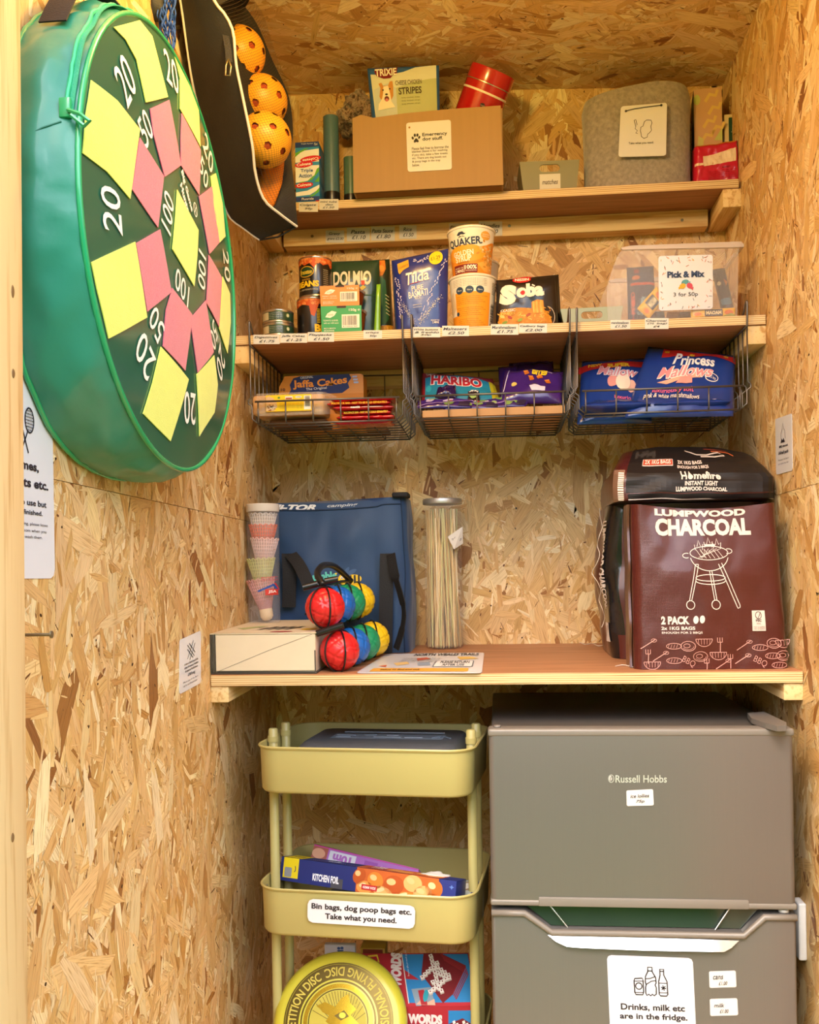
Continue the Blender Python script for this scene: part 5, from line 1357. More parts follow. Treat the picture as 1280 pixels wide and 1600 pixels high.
# navy cooler bag
ycb = -.165
M_navy = mat('navy_polyester', '#1f4068', .55, var=.05, vscale=20, bump=.12, bscale=900, sheen=.2)
M_strap = mat('black_webbing', '#17171a', .7, bump=.3, bscale=500)
a, b = P(414, 1019, Y=ycb), P(641, 1019, Y=ycb); zc = z3(ycb)+.0006
cb2 = thing('cooler_bag', 'navy blue cooler bag with black handles behind the coloured boules', 'bag', ((a.x+b.x)/2, ycb, zc)); cw = b.x-a.x
chl = P(436, 786, Y=ycb+.02).z-zc; chr_ = P(640, 776, Y=ycb+.02).z-zc; cd = .148
def bagf(u, v):
    """u round the rounded rectangle footprint, v bottom to top"""
    e = .16; a = 2*PI*u; cx, cy = math.cos(a), math.sin(a)
    m = max(abs(cx), abs(cy)); sx, sy = cx/m, cy/m
    k = (abs(sx)**9+abs(sy)**9)**(-1/9)
    sx, sy = sx*k, sy*k
    H = chl+(chr_-chl)*(sx+1)/2
    bulge = .010*math.sin(v*PI)
    tw = 1-.035*v
    x = sx*(cw/2*tw); y = cd/2+sy*(cd/2-(.012*v if sy < 0 else 0))
    wr_ = _ns.noise(Vector((sx*2.2, sy*2+v*1.1, v*2.6)))*.012*(1-abs(2*v-1)**4)+_ns.noise(Vector((sx*6, sy*3, v*5)))*.003*(1-abs(2*v-1)**4)
    if sy < -.8: y += -bulge*(1-abs(sx)**4)+wr_
    if abs(sx) > .8: x += math.copysign(bulge*.4, sx)+wr_*.5
    return Vector((x, y, H*v-.006*(1-sx*sx)*v*(sx < .6)))
bm = bmesh.new(); g = add_grid(bm, bagf, 96, 40, True)
bm.faces.new([r[0] for r in g])
top = [r[-1] for r in g]
ctr = bm.verts.new(sum((v.co for v in top), Vector())/len(top)+Vector((0, 0, .006)))
for i in range(len(top)): bm.faces.new((top[i], top[(i+1) % len(top)], ctr))
obj('bag_body', bm, M_navy, cb2, True, sharp=70)
def bfr(s, t):  # front surf: s 0..1 left->right
    # invert: sample footprint angle with sx = 2s-1 at the front
    sx = max(-.98, min(.98, 2*s-1)); u = (math.atan2(-1, sx)/(2*PI)) % 1
    return bagf(u, max(0, min(1, t)))
tube('top_seam', [bfr(i/30, .955)+Vector((0, -.0008, 0)) for i in range(31)], .0016, mat('navy_dark', '#16304f', .6), cb2, 6)
tube('side_piping', [bagf(.875+.0*k, k/20) for k in range(21)], .0016, mat('navy_dark', '#16304f', .6), cb2, 6)
cpt = P(640, 777, Y=ycb)-cb2.location
bm = bmesh.new(); add_box(bm, cw/2-.032, .001, chr_-.002, cw/2+.001, .05, chr_+.008, .003); obj('zip_end', bm, M_strap, cb2)
fsur = fromfunc(bfr)
pr = Print(fsur, (440, 80, 980, 710), step=(1/40, 1/40), eps=.0006)
tq = '#5fc4b4'
pr.text('bumble', 606, 370, 716, 404, tq, 2, .05, rot=-4); pr.ell(722, 366, 4, 4, '#e6c82a', 3); pr.ell(712, 378, 4, 4, '#e6c82a', 3)
pr.ell(776, 404, 32, 20, '#e8c51e', 3, -6); pr.ell(740, 402, 20, 22, '#e8c51e', 4)
for i in range(3): pr.poly([(764+i*15, 388-i), (771+i*15, 387-i), (772+i*15, 424-i*3), (764+i*15, 426-i*3)], '#16161a', 5)
pr.ell(770, 374, 22, 9, '#3a5a86', 3, -30); pr.ell(752, 368, 18, 7, '#3a5a86', 3, -60)
for x in (734, 746): pr.ell(x, 396, 5, 6, '#f2f0ea', 5); pr.ell(x+1, 397, 2, 3, '#101014', 6)
pr.arc(740, 406, 9, 8, 20, 150, 2.5, '#101014', 6, 8); pr.build('printed_bee', cb2)
# white lettering along the lid
tl = lambda s, t: Vector((-cw/2*.9+cw*.9*s, .012+.05*t, (chl+(chr_-chl)*s)-.0035+.0)) 
pr = Print(fsur, (0, 0, 100, 100), step=(1/40, 1/40), eps=.0007)
pr.text('Hi-TOR', 1, .7, 36, 4.6, '#e6e8ea', 2, .05, shear=.35); pr.text('camping', 44, 1, 66, 3.6, '#c2cad2', 2, .02, shear=.3); pr.build('printed_lettering', cb2)
# handles: flat webbing loops
def ribbon(name, pts, wdir, w, m, parent, th=.0016):
    pts = spline(pts, 6); bm = bmesh.new(); n = len(pts)
    wd = [Vector(d) for d in wdir] if isinstance(wdir, list) else [Vector(wdir)]*n
    rows = []
    for i, p in enumerate(pts):
        d = wd[min(int(i*len(wd)/n), len(wd)-1)]; tg = (pts[min(i+1, n-1)]-pts[max(i-1, 0)]).normalized(); nn = tg.cross(d).normalized()*th/2
        rows.append([bm.verts.new(p-d*w/2-nn), bm.verts.new(p+d*w/2-nn), bm.verts.new(p+d*w/2+nn), bm.verts.new(p-d*w/2+nn)])
    for a_, b_ in zip(rows, rows[1:]):
        for k in range(4): bm.faces.new((a_[k], a_[(k+1) % 4], b_[(k+1) % 4], b_[k]))
    bm.faces.new(rows[0]); bm.faces.new(rows[-1][::-1])
    return obj(name, bm, m, parent, True, sharp=40)
def B_(px, py, out): v = P(*ZS(px, py), Y=ycb-out); return v-cb2.location
for nm, pts in (('strap', [B_(472, 300, .018), B_(476, 400, .021), B_(474, 520, .019)]), ('strap', [B_(874, 300, .017), B_(872, 420, .020), B_(870, 560, .020), B_(868, 706, .012)])):
    ribbon(nm, pts, (1, 0, 0), .0275, M_strap, cb2)
ribbon('handle', [B_(482, 303, .022), B_(512, 340, .034), B_(536, 385, .045), B_(556, 430, .05)], [(.9, 0, .35)], .026, M_strap, cb2)
ribbon('handle', [B_(890, 302, .024), B_(904, 380, .036), B_(930, 470, .046), B_(944, 540, .048), B_(936, 610, .044), B_(912, 690, .03)], [(.75, -.45, .2), (.5, -.8, .1), (.4, -.9, -.1), (.5, -.8, -.2)], .024, M_strap, cb2)
# boules: four colours, two of each, in a black carrier
M_rub = lambda n, c: mat('boule_'+n, c, .42, var=.04, coat=.25, bump=.15, bscale=90)
rb = .0343
bsx, bsy = [], []
carrier = None
cols = [('red', '#cf1f22'), ('blue', '#1560b4'), ('green', '#178a5c'), ('yellow', '#e2bd1a')]
proto = None
BC = {}
for row, (px0, py0) in (('bottom', (531, 1017)), ('top', (508, 949))):
    for k, (nm, col) in enumerate(cols):
        Y = -.440+k*.0695
        base = P(px0, py0, Y=-.440)
        c = Vector((base.x+k*(.0085 if row == 'top' else .0095), Y, base.z+SL3*k*.0695))
        if row == 'bottom': c.z = z3(Y)+rb+.0006
        BC[row, k] = c
        t = thing('boule', '%s boule in the %s row of the black carrier' % (nm, row), 'ball', c, group='coloured boules', rot=(.5+k, .4*k, .3+row.count('o')*.3))
        if proto is None:
            # sphere with grooves: great circles and parallel ring cut in
            bm = bmesh.new(); bmesh.ops.create_icosphere(bm, subdivisions=5, radius=rb)
            gr = [Vector(v).normalized() for v in ((1, .15, 0), (0, 1, .2), (.1, 0, 1))]
            for v in bm.verts:
                d = v.co.normalized(); g_ = 0
                for q in gr:
                    h_ = abs(d.dot(q)); g_ = max(g_, 1-h_/.045 if h_ < .045 else 0, 1-abs(h_-.55)/.04 if abs(h_-.55) < .04 else 0)
                v.co = d*(rb-.0022*min(1, g_*1.6))
            proto = bm_mesh(bm, 'boule')
            for p in proto.polygons: p.use_smooth = True
        me = proto.copy(); link('ball', me, M_rub(nm, col), t)
M_blk = mat('black_plastic', '#1b1a1b', .3)
br = thing('boule_carrier', 'black plastic carrier with wire loops and handle holding the eight boules', 'carrier', (BC['bottom', 0].x, -.44, z3(-.44)))
O = br.location.copy()
def ringpts(c, ax1, ax2, r, n=28): return [c+Vector(ax1)*math.cos(2*PI*i/n)*r+Vector(ax2)*math.sin(2*PI*i/n)*r-O for i in range(n)]
for row in ('bottom', 'top'):
    for k in (0, 1, 2, 3):
        c = BC[row, k]
        a_ = Vector((.42, -.91, 0)).normalized()
        tube('loop', ringpts(c, a_, (0, 0, 1), rb+.0022), .0015, M_blk, br, 6, True)
    c = BC[row, 0]; tube('front_loop', ringpts(c, Vector((-.55, -.83, 0)).normalized(), (0, 0, 1), rb+.0022), .0015, M_blk, br, 6, True)
dv = (BC['top', 3]-BC['top', 0]).normalized()
t0, t3 = BC['top', 0], BC['top', 3]
mid = lambda k: (BC['top', k]+BC['bottom', k])/2
bm = bmesh.new()
up = (BC['top', 0]-BC['bottom', 0]).normalized()
hz_ = rb+.0065
add_tube(bm, [t0+up*hz_-dv*.006+Vector((-.024, 0, -.004))-O, t0+up*hz_+Vector((.0, 0, .002))-O], .0058, 12)
add_tube(bm, [t0+up*hz_+Vector((.012, .004, .006))-O, t0+up*hz_+Vector((.034, .01, .010))-O], .0055, 12)
obj('top_clip', bm, M_blk, br, True, sharp=40)
side = up.cross(dv).normalized()
for k in (0,):
    m0 = mid(k)-Vector((0, .022, 0))
    tube('middle_clip', [m0+Vector((-.022, -.006, -.006))-O, m0+Vector((.024, -.006, .008))-O], .0058, M_blk, br, 12)
bm = bmesh.new()
add_tube(bm, spline([t0+up*hz_+Vector((.010, 0, 0))-O, t0+up*(hz_+.020)+dv*.02-O, t0+up*(hz_+.034)+dv*.07-O, t0+up*(hz_+.030)+dv*.14-O, t3+up*hz_-O], 6), [.006]*25, 8)
obj('carry_handle', bm, M_blk, br, True)
bm = bmesh.new()
add_tube(bm, [t0+up*hz_-O, t3+up*hz_-O], .0032, 8); add_tube(bm, [BC['bottom', 0]-up*0+side*(rb+.003)-O, BC['bottom', 3]+side*(rb+.003)-O], .002, 8); add_tube(bm, [BC['top', 0]+side*(rb+.003)-O, BC['top', 3]+side*(rb+.003)-O], .002, 8)
obj('rails', bm, M_blk, br, True)
# jar of bamboo skewers
yj = -.072; c = P(693, 900, Y=yj); zj = z3(yj)+.0008; rj = .0395; hj = P(693, 780, Y=yj).z-zj
jar = thing('skewer_jar', 'tall clear jar with a metal lid, packed with bamboo skewers', 'jar', (c.x, yj, zj))
M_glass = mat('thin_glass', '#f4f2ea', .04, alpha=.09, var=0, coat=.4)
lathe('glass', [(rj*.93, .0002), (rj*.98, .002), (rj, .006), (rj, hj-.012), (rj*.985, hj-.006)], M_glass, jar, 56, cap1=False)
lathe('metal_lid', [(rj*1.03, hj-.011), (rj*1.04, hj-.010), (rj*1.04, hj-.002), (rj*1.01, hj), (rj*.8, hj+.0006), (.0005, hj+.0006)], mat('brushed_lid', '#d0ccc4', .45, metal=.8), jar, 56, cap1=False)
pc_ = P(712, 842, Y=yj-.04)-jar.location
cq = [P(270+x/2.612, 750+y/2.612, Y=yj-.0425)-jar.location for x, y in ((1148, 283), (1184, 258), (1182, 188), (1122, 232))]
cq = [Vector((v.x, v.y+.018*(v.x-cq[0].x)/.02 if v.x > cq[0].x else v.y, v.z)) for v in cq]
bm = bmesh.new(); bm.faces.new([bm.verts.new(v) for v in cq]); r_ = bmesh.ops.extrude_face_region(bm, geom=list(bm.faces)); bmesh.ops.translate(bm, verts=[v for v in r_['geom'] if isinstance(v, bmesh.types.BMVert)], vec=(0, .0006, 0))
cdo = obj('paper_tag', bm, M_card, jar, label='small white paper tag with handwriting')
pr = Print(quad(*cq), (0, 0, 100, 100)); pr.scribble('1p each', 14, 26, 62, 44); pr.scribble('skewers', 30, 54, 86, 74); pr.build('handwriting', cdo)
skm = None
M_bam = [mat('bamboo_'+str(i), c_, .6, var=.08, vscale=40) for i, c_ in enumerate(('#ddc493', '#cdae78', '#ead8b0', '#b8965e', '#c8c084'))]
q = random.Random(21)
sk = []
for m_ in M_bam:
    bm = bmesh.new(); Ls = hj-.022; add_lathe(bm, [(.0004, 0), (.00165, .007), (.00165, Ls)], 6); me = bm_mesh(bm, 'skewer'); me.materials.append(m_)
    for p in me.polygons: p.use_smooth = len(p.vertices) == 4
    sk.append(me)
for i in range(80):
    a_, rr = q.uniform(0, 2*PI), (rj-.0045)*math.sqrt(q.uniform(.3, 1)); b_, r2 = a_+q.gauss(0, .8), (rj-.0045)*math.sqrt(q.uniform(.3, 1))
    p0 = Vector((rr*math.cos(a_), rr*math.sin(a_), .001)); p1 = Vector((r2*math.cos(b_), r2*math.sin(b_), .001+hj-.03))
    o = bpy.data.objects.new('bamboo_skewer', q.choice(sk)); COL.objects.link(o); o.location = jar.location+p0
    o.rotation_mode = 'QUATERNION'; o.rotation_quaternion = Vector((0, 0, 1)).rotation_difference(p1-p0)
    tag(o, 'thin pale bamboo skewer among many in the tall clear jar', 'skewer', 'bamboo skewers in the jar')
# laminated activity sheet on the shelf
def on3(px, py):
    v = P(px, py, Z=Z3+.01)
    for _ in range(6): v = P(px, py, Z=z3(v.y)+.0008)
    return v
q4_ = [on3(556, 1052), on3(753, 1052), on3(757, 1020), on3(612, 1022)]
q4_[3] = q4_[2]+(q4_[0]-q4_[1])*1.0+Vector((.03, 0, 0)) if False else on3(604, 1022)
shp, sf = sheet('activity_sheet', 'laminated activity sheet lying flat at the front of the lowest shelf', 'sheet', q4_, M_lam, th=.0006)
pr = Print(sf, (745, 703, 1262, 793)); K = '#2a2a2c'
pr.text('NORTH WEALD TRAILS', 905, 706, 1235, 718, K, 2, .03); pr.poly([(935, 730), (980, 726), (1005, 734), (950, 742)], '#b8563a', 2); pr.poly([(1130, 724), (1200, 724), (1240, 734), (1150, 738)], '#d8b25a', 2)
for i in range(4): pr.text('follow the clues around the field and', 870, 728+i*6, 1050, 732+i*6, '#5a5a60', 2)
pr.rect(1040, 742, 1220, 770, '#6a6e74', 1, 4); pr.rect(1046, 744, 1214, 768, '#e6e2de', 2, 4); pr.text('PLEASE RETURN', 1066, 745, 1200, 755, K, 3, .03); pr.text('AFTER USE', 1080, 757, 1180, 766, K, 3, .03)
pr.rect(790, 774, 1205, 788, '#d99f3a', 1, 6); pr.text('things to find and tick', 830, 777, 1000, 785, '#5a3c10', 2, .02); pr.poly([(850, 752), (905, 746), (930, 756), (880, 764)], '#d8b87a', 2); pr.poly([(960, 752), (1010, 746), (1030, 762), (975, 764)], '#8a98a8', 2); pr.poly([(800, 766), (830, 760), (840, 770)], '#b8563a', 2)
pr.build('printed_sheet', shp)
# ---------------------------------------------------------------- charcoal bags
def ZC(x, y): return 880+x/3.2, 660+y/3.2
def weave():
    m = mat('woven_maroon', '#4e1c18', .28, var=.1, vscale=12, coat=.35)
    N = NT(m); b = m.node_tree.nodes['Principled BSDF']; tc = N.n('ShaderNodeTexCoord')
    w1 = N.n('ShaderNodeTexWave', i_Scale=130.0, i_Distortion=0.0, bands_direction='X'); w2 = N.n('ShaderNodeTexWave', i_Scale=130.0, bands_direction='Z')
    N.l(tc.outputs['Object'], w1.inputs['Vector']); N.l(tc.outputs['Object'], w2.inputs['Vector'])
    nz = N.n('ShaderNodeTexNoise', i_Scale=55.0, i_Detail=3.0); N.l(tc.outputs['Object'], nz.inputs['Vector'])
    h = N.math('ADD', N.math('MULTIPLY', N.math('MAXIMUM', w1.outputs[0], w2.outputs[0]), .25), nz.outputs[0])
    bp = N.n('ShaderNodeBump', i_Strength=.5, i_Distance=.002); N.l(h, bp.inputs['Height']); N.l(bp.outputs[0], b.inputs['Normal'])
    return m
M_mar = weave(); M_cblk = mat('black_woven', '#141113', .25, coat=.5, bump=.5, bscale=90)
ych = -.452
a, b = P(993, 1039, Y=ych), P(1236, 1040, Y=ych); zch = z3(ych)+.0005
chb = thing('charcoal_bag', 'front maroon charcoal bag with a white kettle grill drawing', 'bag', ((a.x+b.x)/2, ych, zch)); o_ = chb.location.copy()
cc = [P(988, 787, Y=ych+.012)-o_, P(1214, 784, Y=ych+.012)-o_, P(1236, 1040, Y=ych)-o_, P(993, 1039, Y=ych)-o_]
cc[2].z = cc[3].z = 0
xl = .9775-o_.x
for v in cc: v.x = min(v.x, xl-.004)
DCH = .10
def chf(s, t):
    p = (cc[3]*(1-s)+cc[2]*s)*(1-t)+(cc[0]*(1-s)+cc[1]*s)*t
    e = min(1, s/.06, (1-s)/.06); k = math.sqrt(max(0, 1-(1-max(e, 0))**2))
    sag = .010*math.sin(PI*min(1, max(0, s)))*max(0, min(1, t))**6
    return p+Vector((0, -.014*k+.014-.010*math.sin(s*PI)*math.sin(min(1, max(0, t))*PI)+.0035*_ns.noise(Vector((s*3.1, t*3.3, .4)))+.0022*_ns.noise(Vector((s*9, t*8, 2.1))), -sag))
def soft_box(name, ff, D, m, parent, n=30, back_in=.0, msides=None):
    bm = bmesh.new(); g1 = add_grid(bm, ff, n, n)
    def bk(s, t): p = ff(s, t); return Vector((p.x, D+(p.y*.2), p.z))
    g2 = add_grid(bm, bk, n, n)
    side = []
    L = 6
    def mid_(a_, b_, i, j):
        pass
    for i in range(n):
        side.append(bm.faces.new((g1[i][0], g2[i][0], g2[i+1][0], g1[i+1][0]))); side.append(bm.faces.new((g1[i][n], g2[i][n], g2[i+1][n], g1[i+1][n])))
        side.append(bm.faces.new((g1[0][i], g2[0][i], g2[0][i+1], g1[0][i+1]))); side.append(bm.faces.new((g1[n][i], g2[n][i], g2[n][i+1], g1[n][i+1])))
    if msides:
        for f in side: f.material_index = 1
    return obj(name, bm, [m, msides] if msides else m, parent, True, sharp=70)
M_gus = mat('maroon_gusset', '#5a3526', .3, coat=.3, bump=.4, bscale=60)
soft_box('bag_body', chf, DCH, M_mar, chb, 30, msides=M_gus)
def charcoal_print(pr, full=True):
    w = '#d9cbc2'
    pr.text('CHARCOAL', 484, 470, 985, 562, w, 2, .05, f=lambda X, Y: (X, Y+X*X*.00003))
    pr.text('LUMPWOOD', 484, 420, 966, 458, w, 2, .05)
    L = lambda pts, ww=4: pr.line(pts, ww, w, 3)
    pr.arc(756, 650, 98, 34, 0, 360, 4, w, 3, 30); pr.arc(756, 660, 98, 78, 10, 170, 4, w, 3, 20)
    pr.arc(640, 662, 20, 12, 60, 300, 4, w, 3, 10); pr.arc(856, 642, 20, 12, -120, 120, 4, w, 3, 10)
    for i in range(6): L([(690+i*22, 632+(i % 2)*4), (720+i*22, 676)], 2.5); L([(820-i*22, 628), (700+i*8, 672)], 2)
    for x, y in ((705, 625), (800, 618), (755, 612)): L([(x-18, y+10), (x-22, y-18), (x-8, y-8), (x, y-40), (x+10, y-10), (x+22, y-20), (x+18, y+10)], 3)
    pr.rect(735, 606, 790, 618, w, 3, 4)
    L([(682, 706), (645, 882)]); L([(698, 706), (656, 882)]); L([(682, 706), (698, 706)]); L([(802, 704), (884, 908)]); L([(818, 700), (900, 905)]); L([(884, 908), (890, 920), (900, 915), (900, 905)]); L([(754, 736), (772, 880)]); L([(766, 736), (784, 880)])
    pr.arc(756, 772, 76, 16, 0, 360, 4, w, 3, 24); pr.arc(756, 786, 76, 18, 0, 180, 4, w, 3, 14); pr.arc(650, 902, 21, 21, 0, 360, 4, w, 3, 16); pr.arc(778, 902, 22, 22, 0, 360, 4, w, 3, 16)
    pr.text('2 PACK', 500, 956, 642, 996, w, 2, .05); pr.ell(674, 974, 13, 19, w, 2, 10); pr.ell(706, 972, 13, 19, w, 2, 10); pr.text('2x 1KG BAGS', 500, 1006, 668, 1022, w, 2, .03); pr.text('ENOUGH FOR 2 BBQS', 502, 1030, 704, 1042, w, 2, .02)
    pr.rect(958, 932, 1024, 1030, '#d6c6ba', 2); pr.arc(990, 955, 15, 17, 0, 360, 3, '#4a2a24', 3); pr.line([(974, 958), (986, 972), (1002, 940)], 3, '#4a2a24', 3); pr.text('FSC', 976, 974, 1004, 986, '#4a2a24', 3, .03); pr.text('MIX', 980, 992, 1000, 998, '#4a2a24', 3)
    for i in range(2): pr.text('FSC C123456', 966, 1008+i*9, 1018, 1014+i*9, '#4a2a24', 3)
    q = random.Random(14); pk = '#c9948a'
    for i, (x, y) in enumerate([(430, 1090), (560, 1100), (630, 1100), (710, 1080), (790, 1090), (910, 1100), (990, 1110), (1060, 1090), (1110, 1090), (430, 1145), (490, 1150), (560, 1170), (690, 1150), (780, 1145), (840, 1170), (900, 1165), (1050, 1150), (1105, 1150), (450, 1190), (720, 1190), (800, 1190), (1080, 1195)]):
        k = i % 5; a_ = q.uniform(0, 180)
        if k == 0: pr.line([(x-36, y+22), (x+36, y-22)], 4, pk, 2); pr.arc(x+30, y-18, 14, 8, 0, 360, 2.5, pk, 2, 10)
        elif k == 1: pr.arc(x, y, 38, 14, 0, 360, 3, pk, 2, 16); [pr.line([(x-24+j*14, y-8), (x-30+j*14, y+9)], 2, pk, 2) for j in range(4)]
        elif k == 2: pr.arc(x, y, 36, 24, 0, 360, 3, pk, 2, 14); pr.arc(x-6, y-2, 16, 10, 0, 360, 2.5, pk, 2, 10); pr.arc(x, y, 28, 17, 0, 150, 2, pk, 2, 10)
        elif k == 3: pr.arc(x, y-14, 42, 36, 0, 180, 3, pk, 2, 14); pr.line([(x-42, y-14), (x+42, y-14)], 3, pk, 2); [pr.line([(x-30+j*15, y-12), (x-28+j*14, y+12)], 2, pk, 2) for j in range(5)]
        else: pr.line([(x, y+40), (x+2, y-6)], 4, pk, 2); [pr.line([(x-12+j*12, y-30), (x-12+j*12, y-8)], 3, pk, 2) for j in range(3)]; pr.line([(x-12, y-8), (x+12, y-8)], 3, pk, 2)
    for x, y in ((630, 1176), (985, 1178)): pr.text('BBQ', x-32, y-18, x+34, y+18, pk, 3, -.01, rot=28)
pr = Print(fromfunc(chf), (365, 408, 1135, 1212), step=(1/30, 1/30), eps=.0005); charcoal_print(pr); pr.build('printed_front', chb)
# side gusset lettering and folded pleat
pl = [chf(0, t/24)+Vector((-.001, .030+.004*math.sin(t*.7), 0)) for t in range(25)]
ribbon('gusset_fold', [p+Vector((-.003, 0, .0015 if i == 0 else 0)) for i, p in enumerate(pl[::3])], (0, 1, 0), .045, M_gus, chb, th=.004)
# bag behind it on the left, seen edge on, and the bag lying on top
ysb = -.31
o_ = P(966, 1006, Y=ysb); o_.z = z3(ysb)+.001
sb2 = thing('charcoal_bag', 'maroon and black charcoal bag standing edge on behind the front one', 'bag', o_)
pL = [P(x, y, Y=-.20)-o_ for x, y in ((930, 775), (926, 850), (932, 930), (942, 985), (948, 1008))]
zt2 = P(945, 775, Y=-.25).z-o_.z
zb2 = P(1000, 795, Y=-.31).z-o_.z
xr2 = .975-o_.x
zbag = 1.235-o_.z
def sbf(u, v):
    a_ = 2*PI*u; c_, s_ = math.cos(a_), math.sin(a_); m_ = max(abs(c_), abs(s_)); k_ = (abs(c_/m_)**8+abs(s_/m_)**8)**(-1/8); sx, sy = c_/m_*k_, s_/m_*k_
    x0_ = P(930+abs(v-.55)*26, 900, Y=-.20).x-o_.x+.004
    x = x0_+(xr2-x0_)*(sx+1)/2; y = .010+.105*(sy+1)-.004
    w_ = _ns.noise(Vector((sx*2, sy*3+v*2, v*4)))*.008*(1-abs(2*v-1)**6)
    if sx < -.7: x += w_+.010*math.exp(-((sy+.25)/.18)**2)*math.sin(v*PI)
    return Vector((x, y+(w_ if sy < -.7 else 0), zbag*v))
bm = bmesh.new(); g = add_grid(bm, sbf, 72, 26, True); bm.faces.new([r[0] for r in g]); bm.faces.new([r[-1] for r in reversed(g)])
for f in bm.faces:
    c_ = f.calc_center_median()
    if c_.x < sbf(.5, .5).x+.03 and c_.y < .075: f.material_index = 1
obj('bag_body', bm, [M_mar, M_cblk], sb2, True, sharp=70)
def sside(s, t): return sbf(.5+.10-.2*(1-s), t)
pr = Print(fromfunc(lambda s, t: sbf(.56+.06*s, t)), (0, 0, 60, 260), step=(.1, 1/26), eps=.0008)
pr.text('LUMPWOOD CHARCOAL', -40, 90, 110, 112, '#cfc2ba', 2, .04, rot=90); pr.rect(12, 200, 44, 232, '#d6cdc6', 2); pr.line([(16, 214), (26, 226), (40, 204)], 3, '#3a2a26', 3); pr.build('printed_side', sb2)
th_ = [sbf(.5, k/16)+Vector((-.006+.004*math.sin(k*1.9), -.01+.01*math.sin(k*2.3), 0)) for k in range(17)]
tube('stitching_thread', [p for p in spline(th_[3:], 4)], .0007, mat('white_thread', '#d8cfc2', .8), sb2, 5)
zup = o_.z+zbag+.0015
yub = -.37
o_ = P(1083, 790, Y=yub); o_.z = zup
ub = thing('charcoal_bag', 'black and maroon charcoal bag lying across the top of the others', 'bag', o_)
def ubf(s, t):
    """front and top skin, t from lower front edge over to the rear"""
    prof = [(790, -.372), (782, -.384), (768, -.388), (752, -.385), (738, -.378), (722, -.350), (708, -.300), (699, -.235)]
    k = max(0, min(.9999, t))*(len(prof)-1); i = int(k); f = k-i
    py, Y = prof[i][0]*(1-f)+prof[i+1][0]*f, prof[i][1]*(1-f)+prof[i+1][1]*f
    xl_ = 957+8*max(0, t-.55)*4+abs(t-.35)*6; xr_ = 1209-max(0, t-.5)*90
    s2 = max(0, min(1, s)); e = min(1, s2/.05, (1-s2)/.05)
    ycen = py+max(0, t-.6)*22*(abs(2*s2-1)**3)
    p = P(xl_+(xr_-xl_)*s2, ycen, Y=Y+(1-e)**2*.03+.01*abs(2*s2-1)**2)
    p.z += .003*_ns.noise(Vector((s*5, t*6, 7.0))); p.y += .004*_ns.noise(Vector((s*6, t*7, 3.0)))
    p.z = max(p.z, zup); p.x = min(p.x, .976)
    return p-o_
bm = bmesh.new(); n = 30; g1 = add_grid(bm, ubf, n, n)
def ubk(s, t): p = ubf(s, t); return Vector((p.x, .22, max(.0, min(p.z, .06))*.9))
g2 = add_grid(bm, ubk, n, n)
for i in range(n):
    for a_, b_ in (((i, 0), (i+1, 0)), ((i, n), (i+1, n)), ((0, i), (0, i+1)), ((n, i), (n, i+1))):
        bm.faces.new((g1[a_[0]][a_[1]], g2[a_[0]][a_[1]], g2[b_[0]][b_[1]], g1[b_[0]][b_[1]]))
for i in range(n):
    for j in range(n):
        pass
obj('bag_body', bm, M_mar, ub, True, sharp=80)
pr = Print(fromfunc(ubf), (957, 0, 1209, 100), step=(1/30, 1/30), eps=.0006); w = '#ddd0c8'
# black upper panel, lettering, sewn mouth strip; v runs with t
pr.rect(978, 0, 1207, 72, '#17100f', 1); pr.rect(981, 74, 1208, 86, '#120e0e', 2); pr.rect(981, 82, 1208, 83.6, '#cfc4bc', 3)
pr.rect(1002, 26, 1054, 35, '#d8c9c0', 3, 1); pr.rect(1003, 27, 1053, 34, '#b4452e', 4); pr.text('2X 1KG BAGS', 1006, 28, 1050, 33, '#f0e2d8', 5, .02)
pr.text('2X 1KG BAGS', 1062, 28, 1104, 32, w, 4, .03); pr.text('ENOUGH FOR 2 BBQS', 1061, 34, 1113, 38.5, w, 4, .02)
pr.text('H', 1064, 42, 1073, 56, w, 4, .03); pr.text('mefire', 1084, 42, 1126, 56, w, 4, .03); pr.ell(1078.5, 51, 4, 5, w, 4); pr.poly([(1075, 50), (1078, 41), (1080, 45), (1082, 50)], w, 4)
pr.text('INSTANT LIGHT', 1070, 58, 1121, 63.5, w, 4, .04); pr.text('LUMPWOOD CHARCOAL', 1056, 65, 1136, 71, w, 4, .04)
pr.line([(1080, 10), (1100, 18), (1118, 20), (1140, 16), (1150, 20), (1130, 24), (1106, 22)], 2, '#d8ccc6', 3); pr.line([(1128, 14), (1160, 14), (1168, 18)], 2, '#c9683c', 3); pr.line([(1118, 8), (1160, 10)], 2, '#8a3a2a', 3)
q = random.Random(5)
for i in range(26): x = q.uniform(985, 1020); pr.rect(x, 6+q.uniform(0, 16), x+5, 8+q.uniform(6, 16), '#3c3836', 2)
pr.rect(958, 40, 975, 92, '#8a6a58', 1)
for i in range(14): pr.rect(966, 44+i*3, 974, 45.6+i*3, '#efe6da', 2)
pr.build('printed_front', ub)
# loose stitching thread on the shelf
for pts, lab in (([(905, 1004), (915, 1008), (925, 1006), (935, 1010), (945, 1009)], 'frayed white thread lying on the shelf left of the charcoal bags'), ([(962, 1042), (975, 1040), (988, 1043), (1000, 1041)], 'short frayed thread at the foot of the front charcoal bag')):
    pp = [on3(x, y)+Vector((0, 0, .0012)) for x, y in pts]
    o = tube('loose_thread', [p-pp[0] for p in spline(pp, 5)], .0008, mat('white_thread', '#d8cfc2', .8)); o.location = pp[0]; tag(o, lab, 'thread')
